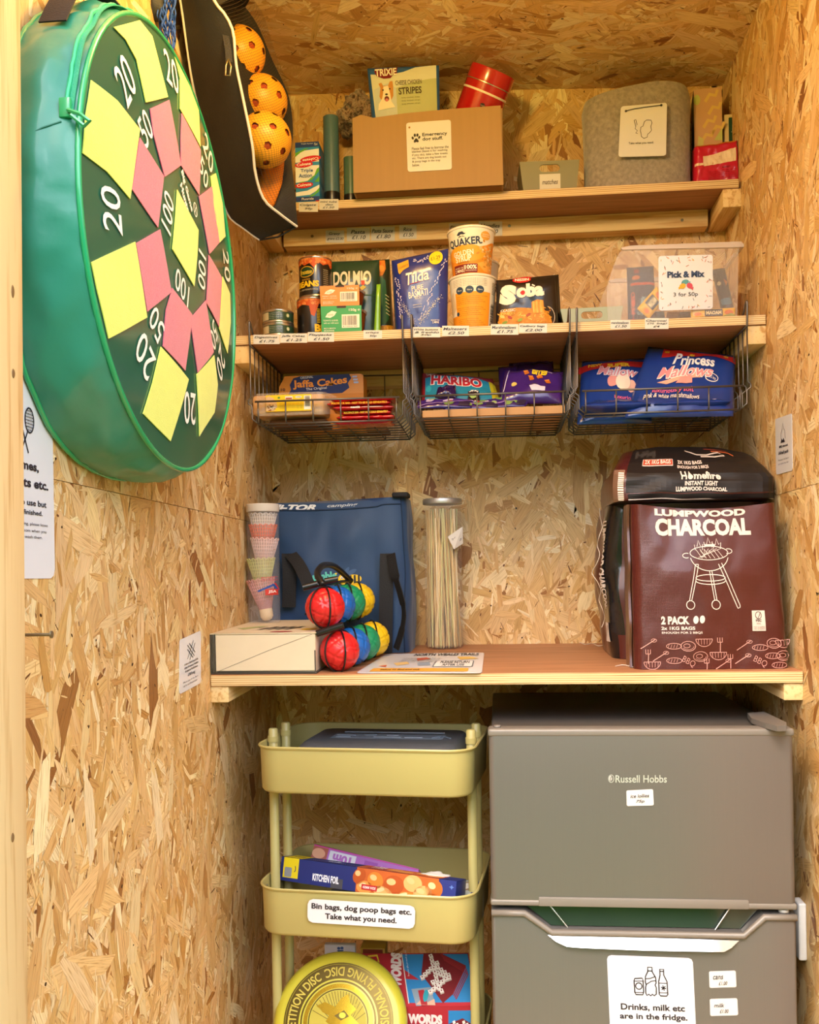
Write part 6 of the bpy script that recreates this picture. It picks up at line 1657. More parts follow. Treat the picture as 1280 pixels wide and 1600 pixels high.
# ================================================================ fridge
def ZFr(x, y): return 740+x/2.37037, 1060+y/2.37037
yfr = -.54
M_fr = mat('brushed_taupe_steel', '#77726e', .33, metal=.45, var=.03, vscale=6, stretch=(60, 60, 1), coat=.15)
M_frd = mat('dark_fridge_shell', '#5e5852', .35, metal=.35, var=.03)
M_trim = mat('grey_plastic_trim', '#7b756d', .35, var=.03)
M_chrome = mat('chrome', '#d9d6d0', .06, metal=1, var=0)
M_gap = mat('gasket_dark', '#22211f', .7)
M_scoop = mat('scoop_gloss', '#33413a', .06, metal=.3, var=0, coat=1)
xl, xr = P(766, 1300, Y=yfr).x, P(1243, 1300, Y=yfr).x
zt = P(1000, 1140, Y=yfr).z; zmid1 = P(1000, 1417, Y=yfr).z; zmid0 = P(1000, 1424, Y=yfr).z
fw_ = xr-xl
fr = thing('fridge_freezer', 'grey two door fridge freezer with a chrome trimmed handle scoop', 'fridge', ((xl+xr)/2, yfr, 0))
O = fr.location.copy()
xL, xR = -fw_/2, fw_/2
box('cabinet', xL+.004, .048, .012, xR-.004, .50, zt-.002, M_frd, fr, bevel=.004)
box('door_gap', xL+.010, .030, .03, xR-.010, .0475, zt-.012, M_gap, fr)
up_ = box('upper_door', xL, 0, zmid1, xR, .034, zt, M_fr, fr, bevel=.009, seg=5)
# capping strips at the top and foot of the upper door
box('door_cap', xL-.0012, -.0015, zt-.011, xR+.0012, .036, zt+.0012, M_trim, fr, bevel=.004, seg=3)
box('door_cap', xL-.0012, -.0015, zmid1-.0015, xR+.0012, .036, zmid1+.0085, M_trim, fr, bevel=.0035, seg=3)
box('door_grip_strip', xL+.075, -.003, zmid1-.001, xR-.072, .004, zmid1+.0135, M_trim, fr, bevel=.002)
# lower door with scoop
lx = lambda x: P(*ZFr(x, 900), Y=yfr).x-O.x
lz = lambda y: P(*ZFr(640, y), Y=yfr).z
zs = lz(938)
zt2 = zmid0-.002
out = [(xL, .05), (xR, .05), (xR, zt2), (lx(1078), zt2), (lx(1000), zs), (lx(290), zs), (lx(190), zt2), (xL, zt2)]
bm = bmesh.new(); add_prism(bm, out, -.034, 0, Matrix.Rotation(PI/2, 4, 'X'))
bmesh.ops.bevel(bm, geom=[e for e in bm.edges if all(abs(v.co.y) < 1e-5 for v in e.verts)], offset=.007, segments=4, profile=.5, affect='EDGES')
obj('lower_door', bm, M_fr, fr, True, sharp=35)
tr = [(-fw_/2, zt2), (lx(190), zt2), (lx(290), zs), (lx(1000), zs), (lx(1078), zt2), (fw_/2, zt2)]
bm = bmesh.new(); add_tube(bm, [(x, -.0005, z-.004) for x, z in tr], .0052, 8); obj('door_edge_trim', bm, M_trim, fr, True)
# scoop: a shiny hollow sloping back under the upper door
def pz(pts, name, m, lab=None):
    bm = bmesh.new(); bm.faces.new([bm.verts.new(p) for p in pts]); return obj(name, bm, m, fr, label=lab)
bm = bmesh.new()
a_, b_, c_, d_ = Vector((lx(290), .018, zs+.001)), Vector((lx(1000), .018, zs+.001)), Vector((lx(1078), .026, zt2+.003)), Vector((lx(190), .026, zt2+.003))
bm.faces.new([bm.verts.new(v) for v in (a_, b_, c_, d_)]); obj('handle_scoop', bm, M_scoop, fr)
for x0, x1 in ((270, 350), (975, 900)):
    p0, p1 = Vector((lx(x0), .0235, lz(842))), Vector((lx(x1), .0145, lz(936)))
    tube('scoop_edge', [p0+Vector((0, -.003, 0)), p1+Vector((0, -.004, 0))], .0014, M_chrome, fr, 8)
def cz(x, y): v = P(*ZFr(x, y), Y=yfr-.004)-O; return (v.x, v.z)
bm = bmesh.new(); add_prism(bm, [cz(275, 953), cz(400, 957), cz(640, 963), cz(860, 969), cz(985, 973), cz(955, 995), cz(925, 1008), cz(640, 1003), cz(400, 994), cz(345, 990), cz(305, 974)][::-1], -.001, .010, Matrix.Rotation(PI/2, 4, 'X'))
zz_ = [v.co.z for v in bm.verts]
for v in bm.verts:
    if v.co.y < -.004: v.co.y += .009*(v.co.z-min(zz_))/(max(zz_)-min(zz_))
bmesh.ops.recalc_face_normals(bm, faces=bm.faces)
obj('chrome_trim', bm, M_chrome, fr, True, sharp=40)
# hinge cover on the top right, screw caps
hp = [P(*ZFr(x, y), Z=zt+.001)-O for x, y in ((1015, 148), (1030, 168), (1080, 186), (1125, 198), (1160, 196), (1160, 184), (1075, 142))]
bm = bmesh.new(); add_prism(bm, [(v.x, v.y) for v in hp], zt+.0015, zt+.010); obj('hinge_cover', bm, mat('hinge_plastic', '#6a645e', .45), fr)
bm = bmesh.new(); add_lathe(bm, [(.006, 0), (.006, .003), (.004, .004)], 16, Matrix.Translation((xL+.014, .018, zt+.001))); obj('hinge_cap', bm, M_trim, fr, True)
bm = bmesh.new(); add_lathe(bm, [(.008, 0), (.008, .005)], 20, Matrix.Translation((xR-.016, .012, zmid1-.008))); obj('hinge_pin', bm, mat('pale_plastic', '#c9c6c0', .4), fr, True)
# logo and cards
ff = lambda pts, dy=0: quad(*[P(*ZFr(x, y), Y=yfr-dy)-O for x, y in pts])
pr = Print(ff(((495, 390), (720, 390), (720, 352), (495, 352)), .0002), (495, 352, 720, 390), eps=.0003)
sl = mat('silver_ink', '#e6e4de', .2, metal=.5, var=0)
pr.text('Russell Hobbs', 526, 358, 716, 386, sl, 2, .012); pr.arc(510, 371, 10, 14, 0, 360, 2.5, sl, 2, 18); pr.ell(508, 370, 6, 10, '#b5b1aa', 1); pr.arc(512, 372, 5, 8, 120, 330, 2, '#6a665e', 3, 8)
pr.build('printed_logo', fr)
bm = bmesh.new(); add_lathe(bm, [(.0005, -.0004), (.012, -.0004)], 24, Matrix.Translation(P(*ZFr(558, 318), Y=yfr)-O) @ Matrix.Rotation(PI/2, 4, 'X') @ Matrix.Scale(1.3, 4, (1, 0, 0)), cap0=False, cap1=False)
bm.free()
for px, lns, lab in (((566, 412, 668, 473), ['ice lollies', '75p'], 'white card reading ice lollies, stuck under the fridge logo'), ((872, 1082, 974, 1146), ['cans', '£1.00'], 'upper white price card on the lower fridge door, for cans'), ((875, 1184, 980, 1250), ['milk', '£1.00'], 'lower white price card on the lower fridge door, for milk')):
    x0, y0, x1, y1 = px; dyk = 4 if y0 < 1000 else -5
    q_ = [P(*ZFr(x, y), Y=yfr-.0008) for x, y in ((x0+2, y1), (x1, y1-3), (x1-3, y0-2 if y0 < 1000 else y0), (x0, y0+3))]
    k, sf = sheet('price_card', lab, 'card', q_, M_card, group='cards on the fridge')
    pr = Print(sf, (0, 0, 100, 62)); pr.scribble(lns[0], 14, 16, 84 if len(lns[0]) > 5 else 52, 30); pr.scribble(lns[1], 34, 38, 66, 52); pr.build('handwriting', k)
q_ = [P(*ZFr(x, y), Y=yfr-.001) for x, y in ((507, 1330), (826, 1340), (812, 1036), (494, 1024))]
k, sf = sheet('fridge_sign', 'white sign with can and bottle drawings on the lower fridge door', 'sign', q_, M_lam)
pr = Print(sf, (497, 1027, 818, 1335)); K = '#26242a'
L = lambda pts, w=4, c=False: pr.line(pts, w, K, 2, c)
L([(598, 1110), (626, 1108), (629, 1118), (629, 1160), (626, 1170), (600, 1170), (596, 1162), (595, 1118)], 4.5, True); L([(597, 1120), (628, 1119)], 3); pr.arc(612, 1138, 12, 12, 0, 360, 4, K, 2, 16); L([(598, 1162), (628, 1162)], 3)
L([(648, 1066), (664, 1066), (664, 1082), (676, 1104), (677, 1124), (673, 1132), (677, 1142), (676, 1166), (668, 1172), (661, 1167), (655, 1173), (648, 1167), (641, 1172), (637, 1164), (637, 1142), (640, 1132), (637, 1122), (638, 1102), (648, 1082)], 4.5, True); L([(647, 1080), (665, 1080)], 4); L([(638, 1110), (655, 1108), (676, 1100)], 3.5); L([(638, 1132), (660, 1118), (676, 1116)], 3.5)
L([(693, 1072), (707, 1072), (707, 1094), (718, 1118), (719, 1166), (714, 1172), (692, 1172), (687, 1166), (687, 1118), (693, 1094)], 4.5, True); L([(693, 1080), (707, 1080)], 4); L([(688, 1124), (718, 1124)], 3); L([(688, 1160), (718, 1160)], 3)
for a in (0, 60, 120): c_, s_ = math.cos(math.radians(a+15)), math.sin(math.radians(a+15)); L([(704-10*c_, 1142-10*s_), (704+10*c_, 1142+10*s_)], 4)
pr.text('Drinks, milk etc', 541, 1204, 780, 1232, K, 3, .028); pr.text('are in the fridge.', 536, 1239, 788, 1268, K, 3, .028); pr.build('printed_text', k)
# white plate on the right wall by the fridge
a, b = P(1249, 1420, X=.977), P(1259, 1420, X=.977)
z0_, z1_ = P(1254, 1494, X=.977).z, P(1254, 1407, X=.977).z
yA, yB = min(a.y, b.y), max(a.y, b.y)
bm = bmesh.new(); add_box(bm, .966, yA, z0_, RW-.0012, yB, z1_, .003, 3)
o = obj('cable_cover', bm, mat('white_plastic', '#d9dbde', .35), None, True, sharp=40); tag(o, 'white plastic cover on the right wall beside the fridge', 'cover')
# ================================================================ trolley
def ZT(x, y): return 370+x/3.122, 1300+y/3.122
ROT = -5.5
M_tro = mat('olive_yellow_enamel', '#b3a768', .42, var=.03, vscale=9, coat=.15)
tro = thing('storage_trolley', 'olive yellow three tier metal trolley to the left of the fridge', 'trolley', (.2620, -.52, 0), math.radians(ROT))
TW, TD = .370, .27
MT = Matrix.Translation(tro.location) @ Matrix.Rotation(math.radians(ROT), 4, 'Z'); MTi = MT.inverted()
def tray(zr, h):
    t = .0014; oc = rrect(-TW/2, 0, TW/2, TD, .045, 8); n = len(oc)
    cx_, cy_ = 0, TD/2
    def ring(ins, z, fl=0): # inset ring
        o_ = rrect(-TW/2+ins, ins, TW/2-ins, TD-ins, .045-ins*.9, 8)
        return [(x, y, z) for x, y in o_]
    bm = bmesh.new()
    prof = [ring(.016, zr-h), ring(.006, zr-h+.0015), ring(.0030, zr-h+.006), ring(.0008, zr-.006), ring(-.0018, zr-.004), ring(-.0026, zr-.0015), ring(-.0012, zr+.0006), ring(.0016, zr-.0006), ring(.0022, zr-.006), ring(.0045, zr-h+.006), ring(.016, zr-h+.0026)]
    rs = [[bm.verts.new(p) for p in r] for r in prof]
    for a_, b_ in zip(rs, rs[1:]):
        for i in range(n): bm.faces.new((a_[i], a_[(i+1) % n], b_[(i+1) % n], b_[i]))
    bm.faces.new(rs[0][::-1]); bm.faces.new(rs[-1])
    return obj('tray', bm, M_tro, tro, True, sharp=50)
zA_ = 1.11-(1172-1.2-901)/964; zB_ = 1.11-(1399-1.2-901)/964
trays = [tray(zA_, .0795), tray(zB_, .081), tray(zB_-(zA_-zB_)-.030, .081)]
def pole(px, Y, x_in):
    p = MTi @ P(px, 1300, Y=Y)
    bm = bmesh.new(); r = .0082
    p.x = max(-TW/2+.0125, min(TW/2-.0125, p.x)) if x_in else p.x
    add_lathe(bm, [(r, .055), (r, zA_+.017), (r*.8, zA_+.0195), (.0005, zA_+.020)], 20, Matrix.Translation((p.x, p.y, 0)), cap1=False)
    o = obj('pole', bm, M_tro, tro, True, sharp=40)
    bm = bmesh.new(); add_lathe(bm, [(r*1.18, zA_-.004), (r*1.18, zA_+.006)], 20, Matrix.Translation((p.x, p.y, 0))); obj('pole_collar', bm, M_tro, o, True, sharp=40)
    bm = bmesh.new(); M_ = Matrix.Translation((p.x, p.y, .026)) @ Matrix.Rotation(PI/2, 4, 'X'); add_lathe(bm, [(.02, -.009), (.026, -.007), (.026, .007), (.02, .009)], 24, M_); add_box(bm, p.x-.006, p.y-.011, .03, p.x+.006, p.y+.011, .058)
    obj('castor', bm, mat('castor_black', '#202020', .5), tro, True, sharp=40)
pole(411, -.43, 1); pole(426, -.36, 1); pole(748, -.45, 1); pole(747, -.38, 1)
bm = bmesh.new(); add_lathe(bm, [(.0025, 0), (.0022, .0015), (.0005, .002)], 12, Matrix.Translation((-TW/2+.004, .05, zB_-.012)) @ Matrix.Rotation(PI/2, 4, 'Y')); obj('screw', bm, M_screw, trays[1], True)
# label on the middle tray
q_ = [MTi @ P(*ZT(x, y), Y=-.52) for x, y in ((345, 440), (868, 473), (872, 360), (347, 325))]
q_ = [Vector((v.x, -.0016, v.z)) for v in q_]
q_ = [MT @ v for v in q_]
# re-aim the corners on the tray front plane
def onfront(px, py, dy=-.0042):
    r = Vector(ray(px, py)); o0 = Vector((CX0, -DIST, CZ)); n = MT.to_3x3() @ Vector((0, -1, 0)); p0 = MT @ Vector((0, dy, 0))
    return o0+r*((p0-o0).dot(n)/r.dot(n))
q_ = [onfront(*ZT(x, y)) for x, y in ((345, 440), (868, 473), (872, 360), (347, 325))]
k, sf = sheet('tray_sign', 'white sign about bin bags stuck to the middle tray of the trolley', 'sign', q_, M_lam)
pr = Print(sf, (0, 0, 524, 115)); pr.text('Bin bags, dog poop bags etc.', 20, 18, 508, 54, '#2b2428', 3, .028); pr.text('Take what you need.', 88, 64, 438, 100, '#2b2428', 3, .028); pr.build('printed_text', k)
# dark grey case in the top tray
cm = MT @ Vector((.015, .035, zA_-.0765))
cs = thing('tool_case', 'dark grey moulded plastic case lying in the top tray of the trolley', 'case', cm, math.radians(ROT))
M_case = mat('dark_grey_case', '#44484e', .45, var=.05, bump=.15, bscale=400)
w_, d_, h_ = .285, .19, .0745
bm = bmesh.new()
def cring(ins, z, f=0): return [bm.verts.new((x, y, z)) for x, y in rrect(-w_/2+ins, ins+f, w_/2-ins, d_-ins, .02, 5)]
rs = [cring(.004, 0), cring(0, .004), cring(0, h_-.02), cring(.006, h_-.006, .004), cring(.012, h_, .006)]
for a_, b_ in zip(rs, rs[1:]):
    for i in range(len(a_)): bm.faces.new((a_[i], a_[(i+1) % len(a_)], b_[(i+1) % len(a_)], b_[i]))
bm.faces.new(rs[0][::-1]); bm.faces.new(rs[-1]); obj('case_shell', bm, M_case, cs, True, sharp=40)
bm = bmesh.new()
for x0, x1, y in ((-.085, .10, .135), (-.09, -.055, .10), (-.04, -.018, .105), (.0, .022, .105), (-.02, .03, .085), (.036, .068, .085), (-.088, -.06, .083), (-.02, -.014, .087)): add_box(bm, x0, y, h_-.0005, x1, y+.006, h_+.0016, .001)
add_box(bm, -.095, .075, h_-.0005, .105, .118, h_+.0004)
obj('raised_ribs', bm, mat('case_ribs', '#5e6a78', .35), cs)
bm = bmesh.new(); add_tube(bm, [(.085, .085, h_+.0008), (.10, .105, h_+.0008), (.118, .082, h_+.0008)], .0013, 6); add_tube(bm, [(.10, .105, h_+.0008), (.098, .083, h_+.0008)], .0013, 6); obj('moulded_emblem', bm, mat('case_ribs', '#5e6a78', .35), cs)
# kitchen foil box, lying across the middle tray
def longbox(name, label, cat, pA, pB, m, hh, dd, tilt=0):
    """box whose lower front edge runs from pA to pB"""
    t = thing(name, label, cat, pA); x = (pB-pA); L_ = x.length; x.normalize(); y = Vector((0, 1, 0)); y = (y-x*y.dot(x)).normalized(); z = x.cross(y)
    Mr = Matrix((x, y, z)).transposed().to_4x4() @ Matrix.Rotation(math.radians(tilt), 4, 'X')
    t.rotation_euler = Mr.to_euler()
    box('carton', 0, 0, 0, L_, dd, hh, m, t, bevel=.001)
    return t, L_
pA, pB = P(437, 1390, Y=-.405), P(711, 1421, Y=-.524)
pA.z = max(pA.z, zB_-.02)
t, L_ = longbox('foil_box', 'long navy and orange kitchen foil box lying across the middle tray', 'box', pA+Vector((0, 0, .002)), pB+Vector((0, 0, .004)), mat('foil_navy', '#1f2b66', .35), .040, .042, -12)
pr = Print(flat((0, 0, 0), (L_, 0, 0), (0, 0, .040)), (210, 0, 1080, 118))
pr.rect(210, 0, 1080, 118, '#222e70', 1); pr.rect(225, 0, 306, 100, '#ecd21c', 2); pr.rect(234, 48, 272, 96, '#8f9090', 3, 6); pr.arc(284, 52, 7, 16, -60, 80, 4, '#2a2a50', 3, 8)
pr.text('KITCHEN FOIL', 384, 60, 520, 96, '#eef0f4', 3, .04); pr.rect(480, 70, 540, 118, '#4a4a50', 2)
pr.rect(606, 0, 1005, 118, '#c8622a', 2); q = random.Random(8)
for x, y, rx, ry in ((650, 90, 40, 30), (700, 50, 38, 40), (790, 60, 50, 46), (880, 40, 44, 40), (930, 80, 46, 36), (980, 50, 40, 44), (740, 100, 50, 26), (850, 104, 52, 22), (975, 98, 34, 26), (620, 40, 30, 40)): pr.ell(x, y, rx, ry, q.choice(['#d9822f', '#e69a4a', '#cf6a24', '#eab06a', '#b85420']), None if False else 3, q.uniform(-30, 30)); pr.ell(x-rx*.25, y-ry*.3, rx*.45, ry*.35, q.choice(['#f0bf80', '#f3cb94']), 4, q.uniform(-30, 30))
pr.rect(636, 76, 712, 102, '#c22a2c', 5); pr.text('450MM WIDE', 642, 83, 706, 96, '#f3e2dc', 6, .02)
pr.rect(1000, 0, 1080, 118, '#23307a', 2); pr.text('450mm wide x 7.5m', 1008, 92, 1070, 100, '#dfe3f0', 3); pr.text('foil 7.5M', 1020, 104, 1064, 112, '#dfe3f0', 3); pr.poly([(1060, 20), (1064, 28), (1072, 30), (1064, 34), (1060, 42), (1056, 34), (1048, 30), (1056, 28)], '#5a78c0', 3)
pr.build('printed_front', t)
pr = Print(flat((0, 0, .040), (L_, 0, 0), (0, .042, 0)), (210, 0, 1080, 118))
pr.rect(210, 0, 1080, 118, '#222e70', 1); pr.rect(225, 0, 320, 118, '#ecd21c', 2); pr.text('£1.25', 250, 40, 305, 70, '#2a2a50', 3, .03); pr.rect(600, 0, 1005, 118, '#c8622a', 2)
for x, y in ((760, 50), (820, 70), (900, 40), (960, 70)): pr.ell(x, y, 40, 34, '#e69a4a', 3)
pr.rect(640, 20, 730, 100, '#b8232a', 4); pr.text('7.5M', 650, 28, 720, 62, '#f3e6dc', 5, .05); pr.text('450MM', 656, 70, 716, 92, '#f3e6dc', 5, .02); pr.ell(460, 60, 60, 30, '#3a4a90', 2); pr.text('foil', 430, 45, 490, 75, '#e3e6f0', 3, .04)
for i in range(60): pr.rect(330+i*11, 112, 336+i*11, 116, '#c9cbd8', 6)
pr.build('printed_top', t)
pA, pB = P(484, 1346, Y=-.33), P(648, 1386, Y=-.36)
t, L_ = longbox('cling_film_box', 'long purple cling film box behind the kitchen foil box', 'box', pA, pB, mat('film_purple', '#a565b8', .4), .032, .045, -25)
pr = Print(flat((0, 0, 0), (L_, 0, 0), (0, 0, .032)), (0, 0, 480, 90)); pr.rect(0, 0, 480, 90, '#b06cc2', 1); pr.rect(0, 0, 70, 90, '#a85a4a', 2); pr.ell(30, 40, 30, 26, '#d8a080', 3); pr.rect(78, 12, 200, 78, '#d9dbe6', 2); pr.text('10m', 96, 22, 180, 66, '#b06cc2', 3, .05, rot=180); pr.rect(240, 20, 300, 60, '#9a50b0', 2); pr.text('cling film food wrap', 310, 30, 460, 46, '#ead8f0', 3); pr.line([(0, 4), (480, 4)], 5, '#c83a9a', 3); pr.build('printed_front', t)
pr = Print(flat((0, 0, .032), (L_, 0, 0), (0, .045, 0)), (0, 0, 480, 90)); pr.rect(0, 0, 100, 90, '#b5604a', 2); pr.ell(50, 50, 40, 30, '#e0b090', 3); pr.rect(100, 0, 200, 90, '#c9a0b8', 2); pr.build('printed_top', t)
# rolls of bags under them, crumpled paper, small box
def crumple(name, label, cat, c, rx, ry, rz_, m, seed, rot=0):
    t = thing(name, label, cat, c); blob(name+'_body', m, t, (0, 0, 0), rx, ry, rz_, .3, 2.6, 30, 18, seed, rot); return t
M_bagw = mat('white_film_bag', '#d5dae2', .35, coat=.2)
zf2 = zB_-.081+.003
for (px, py, Y, L2, yaw, m, lab, r_) in ((480, 1392, -.435, .11, -8, M_bagw, 'roll of white bin bags at the left of the middle tray under the foil box', .0215), (575, 1395, -.40, .13, 6, mat('green_film_bag', '#4a5a3c', .35), 'roll of dark green bags under the middle of the foil box', .0225)):
    c = P(px, py, Y=Y)
    t = thing('bag_roll', lab, 'bag roll', (c.x, Y, zf2+r_), group='rolls of bags in the middle tray', rot=(0, 0, math.radians(yaw)))
    lathe('roll', [(r_*.35, -L2/2), (r_*.95, -L2/2), (r_, -L2/2+.003), (r_*.97, 0), (r_, L2/2-.003), (r_*.95, L2/2), (r_*.35, L2/2)], m, t, 28, Matrix.Rotation(PI/2, 4, 'Y'))
    tube('loose_edge', [(-L2/2, -r_*.8, r_*.62), (0, -r_*.86, r_*.56), (L2/2, -r_*.78, r_*.66)], .0014, m, t, 6)
c = P(678, 1372, Y=-.47)
crumple('paper_bag', 'crumpled white paper on top of the foil box at its right end', 'paper', c, .027, .018, .008, mat('white_paper', '#d9d2c6', .8, bump=.3), 17)
c = P(725, 1400, Y=-.44)
t = thing('small_carton', 'small pale carton standing at the right end of the middle tray', 'box', (c.x-.002, -.46, zf2), math.radians(-12))
hq = c.z+.012-zf2
box('carton', -.021, 0, 0, .021, .07, hq, mat('pale_carton', '#b9c0b4', .5), t, bevel=.002)
pr = Print(flat((-.021, 0, hq), (.042, 0, 0), (0, .07, 0)), (0, 0, 50, 80)); pr.ell(24, 40, 18, 26, '#a58a68', 1); pr.ell(24, 40, 10, 18, '#d8d4c8', 2); pr.rect(42, 0, 50, 80, '#2c3a6a', 2); pr.build('printed_top', t)
# bottom tray: board games and flying disc
zb3 = zB_-(zA_-zB_)-.030-.081+.003
def plane4(pts, Ys): return [P(*ZT(x, y), Y=Y) for (x, y), Y in zip(pts, Ys)]
tq4 = plane4([(640, 855), (1172, 848), (1130, 590), (606, 594)], [-.425, -.435, -.345, -.335])
o = (tq4[0]+tq4[1])/2; o.z = zb3
wg = thing('word_game_box', 'red and blue word game box leaning in the bottom tray of the trolley', 'box', o)
A, B, C_, D2 = [v-o for v in tq4]
bm = bmesh.new(); n = (B-A).cross(D2-A).normalized()
dn = Vector((0, .0, -1))
A2, B2 = Vector((A.x+.002, A.y+.004, .0005)), Vector((B.x-.002, B.y+.004, .0005)); C2, D3 = Vector((C_.x, C_.y+.03, .0005)), Vector((D2.x, D2.y+.03, .0005))
vs = [bm.verts.new(v) for v in (A, B, C_, D2, A2, B2, C2, D3)]
for f in ((0, 1, 2, 3), (4, 5, 1, 0), (5, 6, 2, 1), (6, 7, 3, 2), (7, 4, 0, 3), (7, 6, 5, 4)): bm.faces.new([vs[i] for i in f])
obj('game_carton', bm, mat('game_red', '#b03238', .35), wg)
pr = Print(quad(A, B, C_, D2), (606, 594, 1150, 852), eps=.0005); RD, WH, BL = '#b32a34', '#ecdfd6', '#2f83bf'
pr.rect(606, 594, 1150, 852, RD, 1); pr.rect(816, 600, 1146, 836, BL, 2); pr.rect(812, 596, 817, 840, '#d9cfc8', 3)
pr.poly([(640, 604), (690, 600), (696, 640), (645, 648)], '#e8c83a', 2); pr.poly([(650, 614), (684, 610), (688, 634), (652, 640)], RD, 3)
pr.text('WORDS', 690, 650, 860, 705, WH, 3, .07, rot=-82); pr.text('the 3D game of high stacking', 770, 640, 900, 650, '#dfe8ee', 3, rot=90)
pr.poly([(925, 596), (1010, 596), (1128, 660), (1040, 800), (985, 840), (900, 700)], '#7a2026', 3)
for i in range(4): pr.line([(1010+i*4, 604+i*9), (1126+i*2, 668+i*12), (1040+i*4, 800+i*8)], 5, '#9a2c32', 4)
q = random.Random(3)
def tile(x, y): pr.poly([(x-11, y-5), (x+8, y-11), (x+13, y+6), (x-6, y+12)], '#efe6da', 5); pr.poly([(x-6, y+12), (x+13, y+6), (x+13, y+13), (x-6, y+19)], '#c9b8a8', 5); pr.ell(x+1, y, 3.2, 4, '#8a3a3a', 6, n=8)
for i in range(7): tile(965+i*2-6, 612+i*20)
for i in range(6): tile(900+i*17, 706-i*14+10)
for i in range(6): tile(930+i*17, 776-i*12+10)
for i in range(6): tile(968+i*13, 690+i*6)
for i in range(4): tile(950+i*12, 740-i*1+i*15)
for i in range(4): tile(985+i*16, 668+i*13)
pr.poly([(838, 772), (935, 764), (946, 846), (850, 852)], '#8a9aa6', 3); pr.poly([(870, 780), (900, 776), (908, 850), (876, 852)], '#a82a34', 4); pr.ell(905, 806, 12, 30, '#2f9aa8', 5, 20); pr.poly([(850, 846), (880, 820), (900, 840), (946, 820), (946, 850)], '#d8a890', 4)
pr.build('printed_lid', wg)
pr = Print(quad(A2, B2, B, A), (0, 0, 540, 240), eps=.0006); pr.rect(0, 0, 540, 240, RD, 1); pr.text('WORDS', 200, 26, 370, 62, WH, 2, .07, rot=2); pr.rect(400, 14, 530, 120, BL, 2); pr.poly([(400, 60), (470, 40), (530, 66), (460, 90)], '#7a2026', 3)
for i in range(6): pr.poly([(420+i*16, 50+(i % 3)*8), (432+i*16, 46+(i % 3)*8), (436+i*16, 56+(i % 3)*8), (424+i*16, 60+(i % 3)*8)], '#efe6da', 4)
pr.text('includes word building tiles', 200, 78, 380, 92, WH, 2); pr.build('printed_side', wg)
c = plane4([(430, 700), (580, 700), (582, 552), (436, 556)], [-.31]*4); o = (c[0]+c[1])/2; o.z = zb3
hC = c[2].z-zb3
t = thing('card_sign', 'white card with a small blue emblem behind the yellow flying disc', 'card', o)
box('card', c[0].x-o.x, 0, 0, c[1].x-o.x, .012, hC, mat('white_card', '#dcdee2', .5), t, bevel=.001)
pr = Print(flat((c[0].x-o.x, 0, hC-.047), (c[1].x-c[0].x, 0, 0), (0, 0, .047)), (432, 552, 582, 700)); pr.ell(502, 572, 8, 8, '#3a5f9a', 1); pr.ell(518, 570, 8, 8, '#3a5f9a', 1); pr.poly([(494, 582), (526, 580), (522, 594), (498, 595)], '#3a5f9a', 1); pr.text('a family game', 465, 600, 525, 610, '#4a4a55', 1); pr.build('printed_front', t)
c = plane4([(604, 640), (725, 640), (725, 568), (604, 568)], [-.295]*4); o = (c[0]+c[1])/2; o.z = zb3
t = thing('game_box', 'box edge in yellow and dark red showing above the word game box', 'box', o); hC = c[2].z-zb3
box('carton', c[0].x-o.x, 0, 0, c[1].x-o.x, .04, hC, mat('game_yellow', '#c9a23a', .4), t, bevel=.001)
pr = Print(flat((c[0].x-o.x, 0, hC-.02), (c[1].x-c[0].x, 0, 0), (0, 0, .02)), (0, 0, 100, 20)); pr.rect(10, 2, 90, 12, '#8a3a1c', 1); pr.rect(0, 12, 60, 20, '#27407a', 2); pr.build('printed_front', t)
# flying disc
dc = P(529, 1604, Y=-.462); rd = .1165
nd = Vector((-.04, -.86, .5)).normalized()
yd_ = Vector((0, 0, 1)); yd_ = (yd_-nd*yd_.dot(nd)).normalized(); xd = yd_.cross(nd)
Md = Matrix((xd, yd_, nd)).transposed().to_4x4()
dc.z = max(dc.z, zb3+rd*abs(yd_.z)+.002)
fd_ = thing('flying_disc', 'yellow flying disc with a gold ring of lettering, leaning in the bottom tray', 'flying disc', dc)
fd_.rotation_euler = Md.to_euler()
M_disc = mat('yellow_disc', '#c9c03a', .35, coat=.3, var=.03)
lathe('disc', [(rd*.94, -.028), (rd*.985, -.026), (rd, -.018), (rd*.985, -.008), (rd*.93, -.001), (rd*.86, .002), (rd*.5, .0035), (.0005, .004)], M_disc, fd_, 96, cap0=False, cap1=False)
lathe('inner_lip', [(rd*.94, -.028), (rd*.92, -.026), (rd*.95, -.012), (rd*.86, -.001), (rd*.5, .0015), (.0005, .002)], M_disc, fd_, 96, cap0=False, cap1=False)
def dsf(s, t):
    x, y = (s-.5)*2*rd, (t-.5)*2*rd; r = math.hypot(x, y)/rd
    z = .004-.0005*(r/.5) if r < .5 else .0035-.0015*((r-.5)/.36) if r < .86 else .002-.003*((r-.86)/.07)
    return Vector((x, y, z)), Vector((0, 0, 1))
M_gold = mat('gold_foil', '#a8902c', .18, metal=.85, var=.05); M_goldd = mat('dark_gold', '#5a4c1a', .3, metal=.6, var=.05)
pr = Print(dsf, (-100, -100, 100, 100), step=(.04, .04), eps=.0004)
def ann(r0, r1, m, lay):
    n_ = 72; vs = [(r*math.cos(2*PI*i/n_), r*math.sin(2*PI*i/n_)) for r in (r0, r1) for i in range(n_)]
    pr.raw(vs, [(i, (i+1) % n_, n_+(i+1) % n_, n_+i) for i in range(n_)], m, lay)
ann(59, 79, M_goldd, 1); ann(79.5, 81.5, M_goldd, 1); ann(54, 56.5, M_goldd, 1); ann(46, 52, M_gold, 1); ann(43, 45, M_goldd, 1)
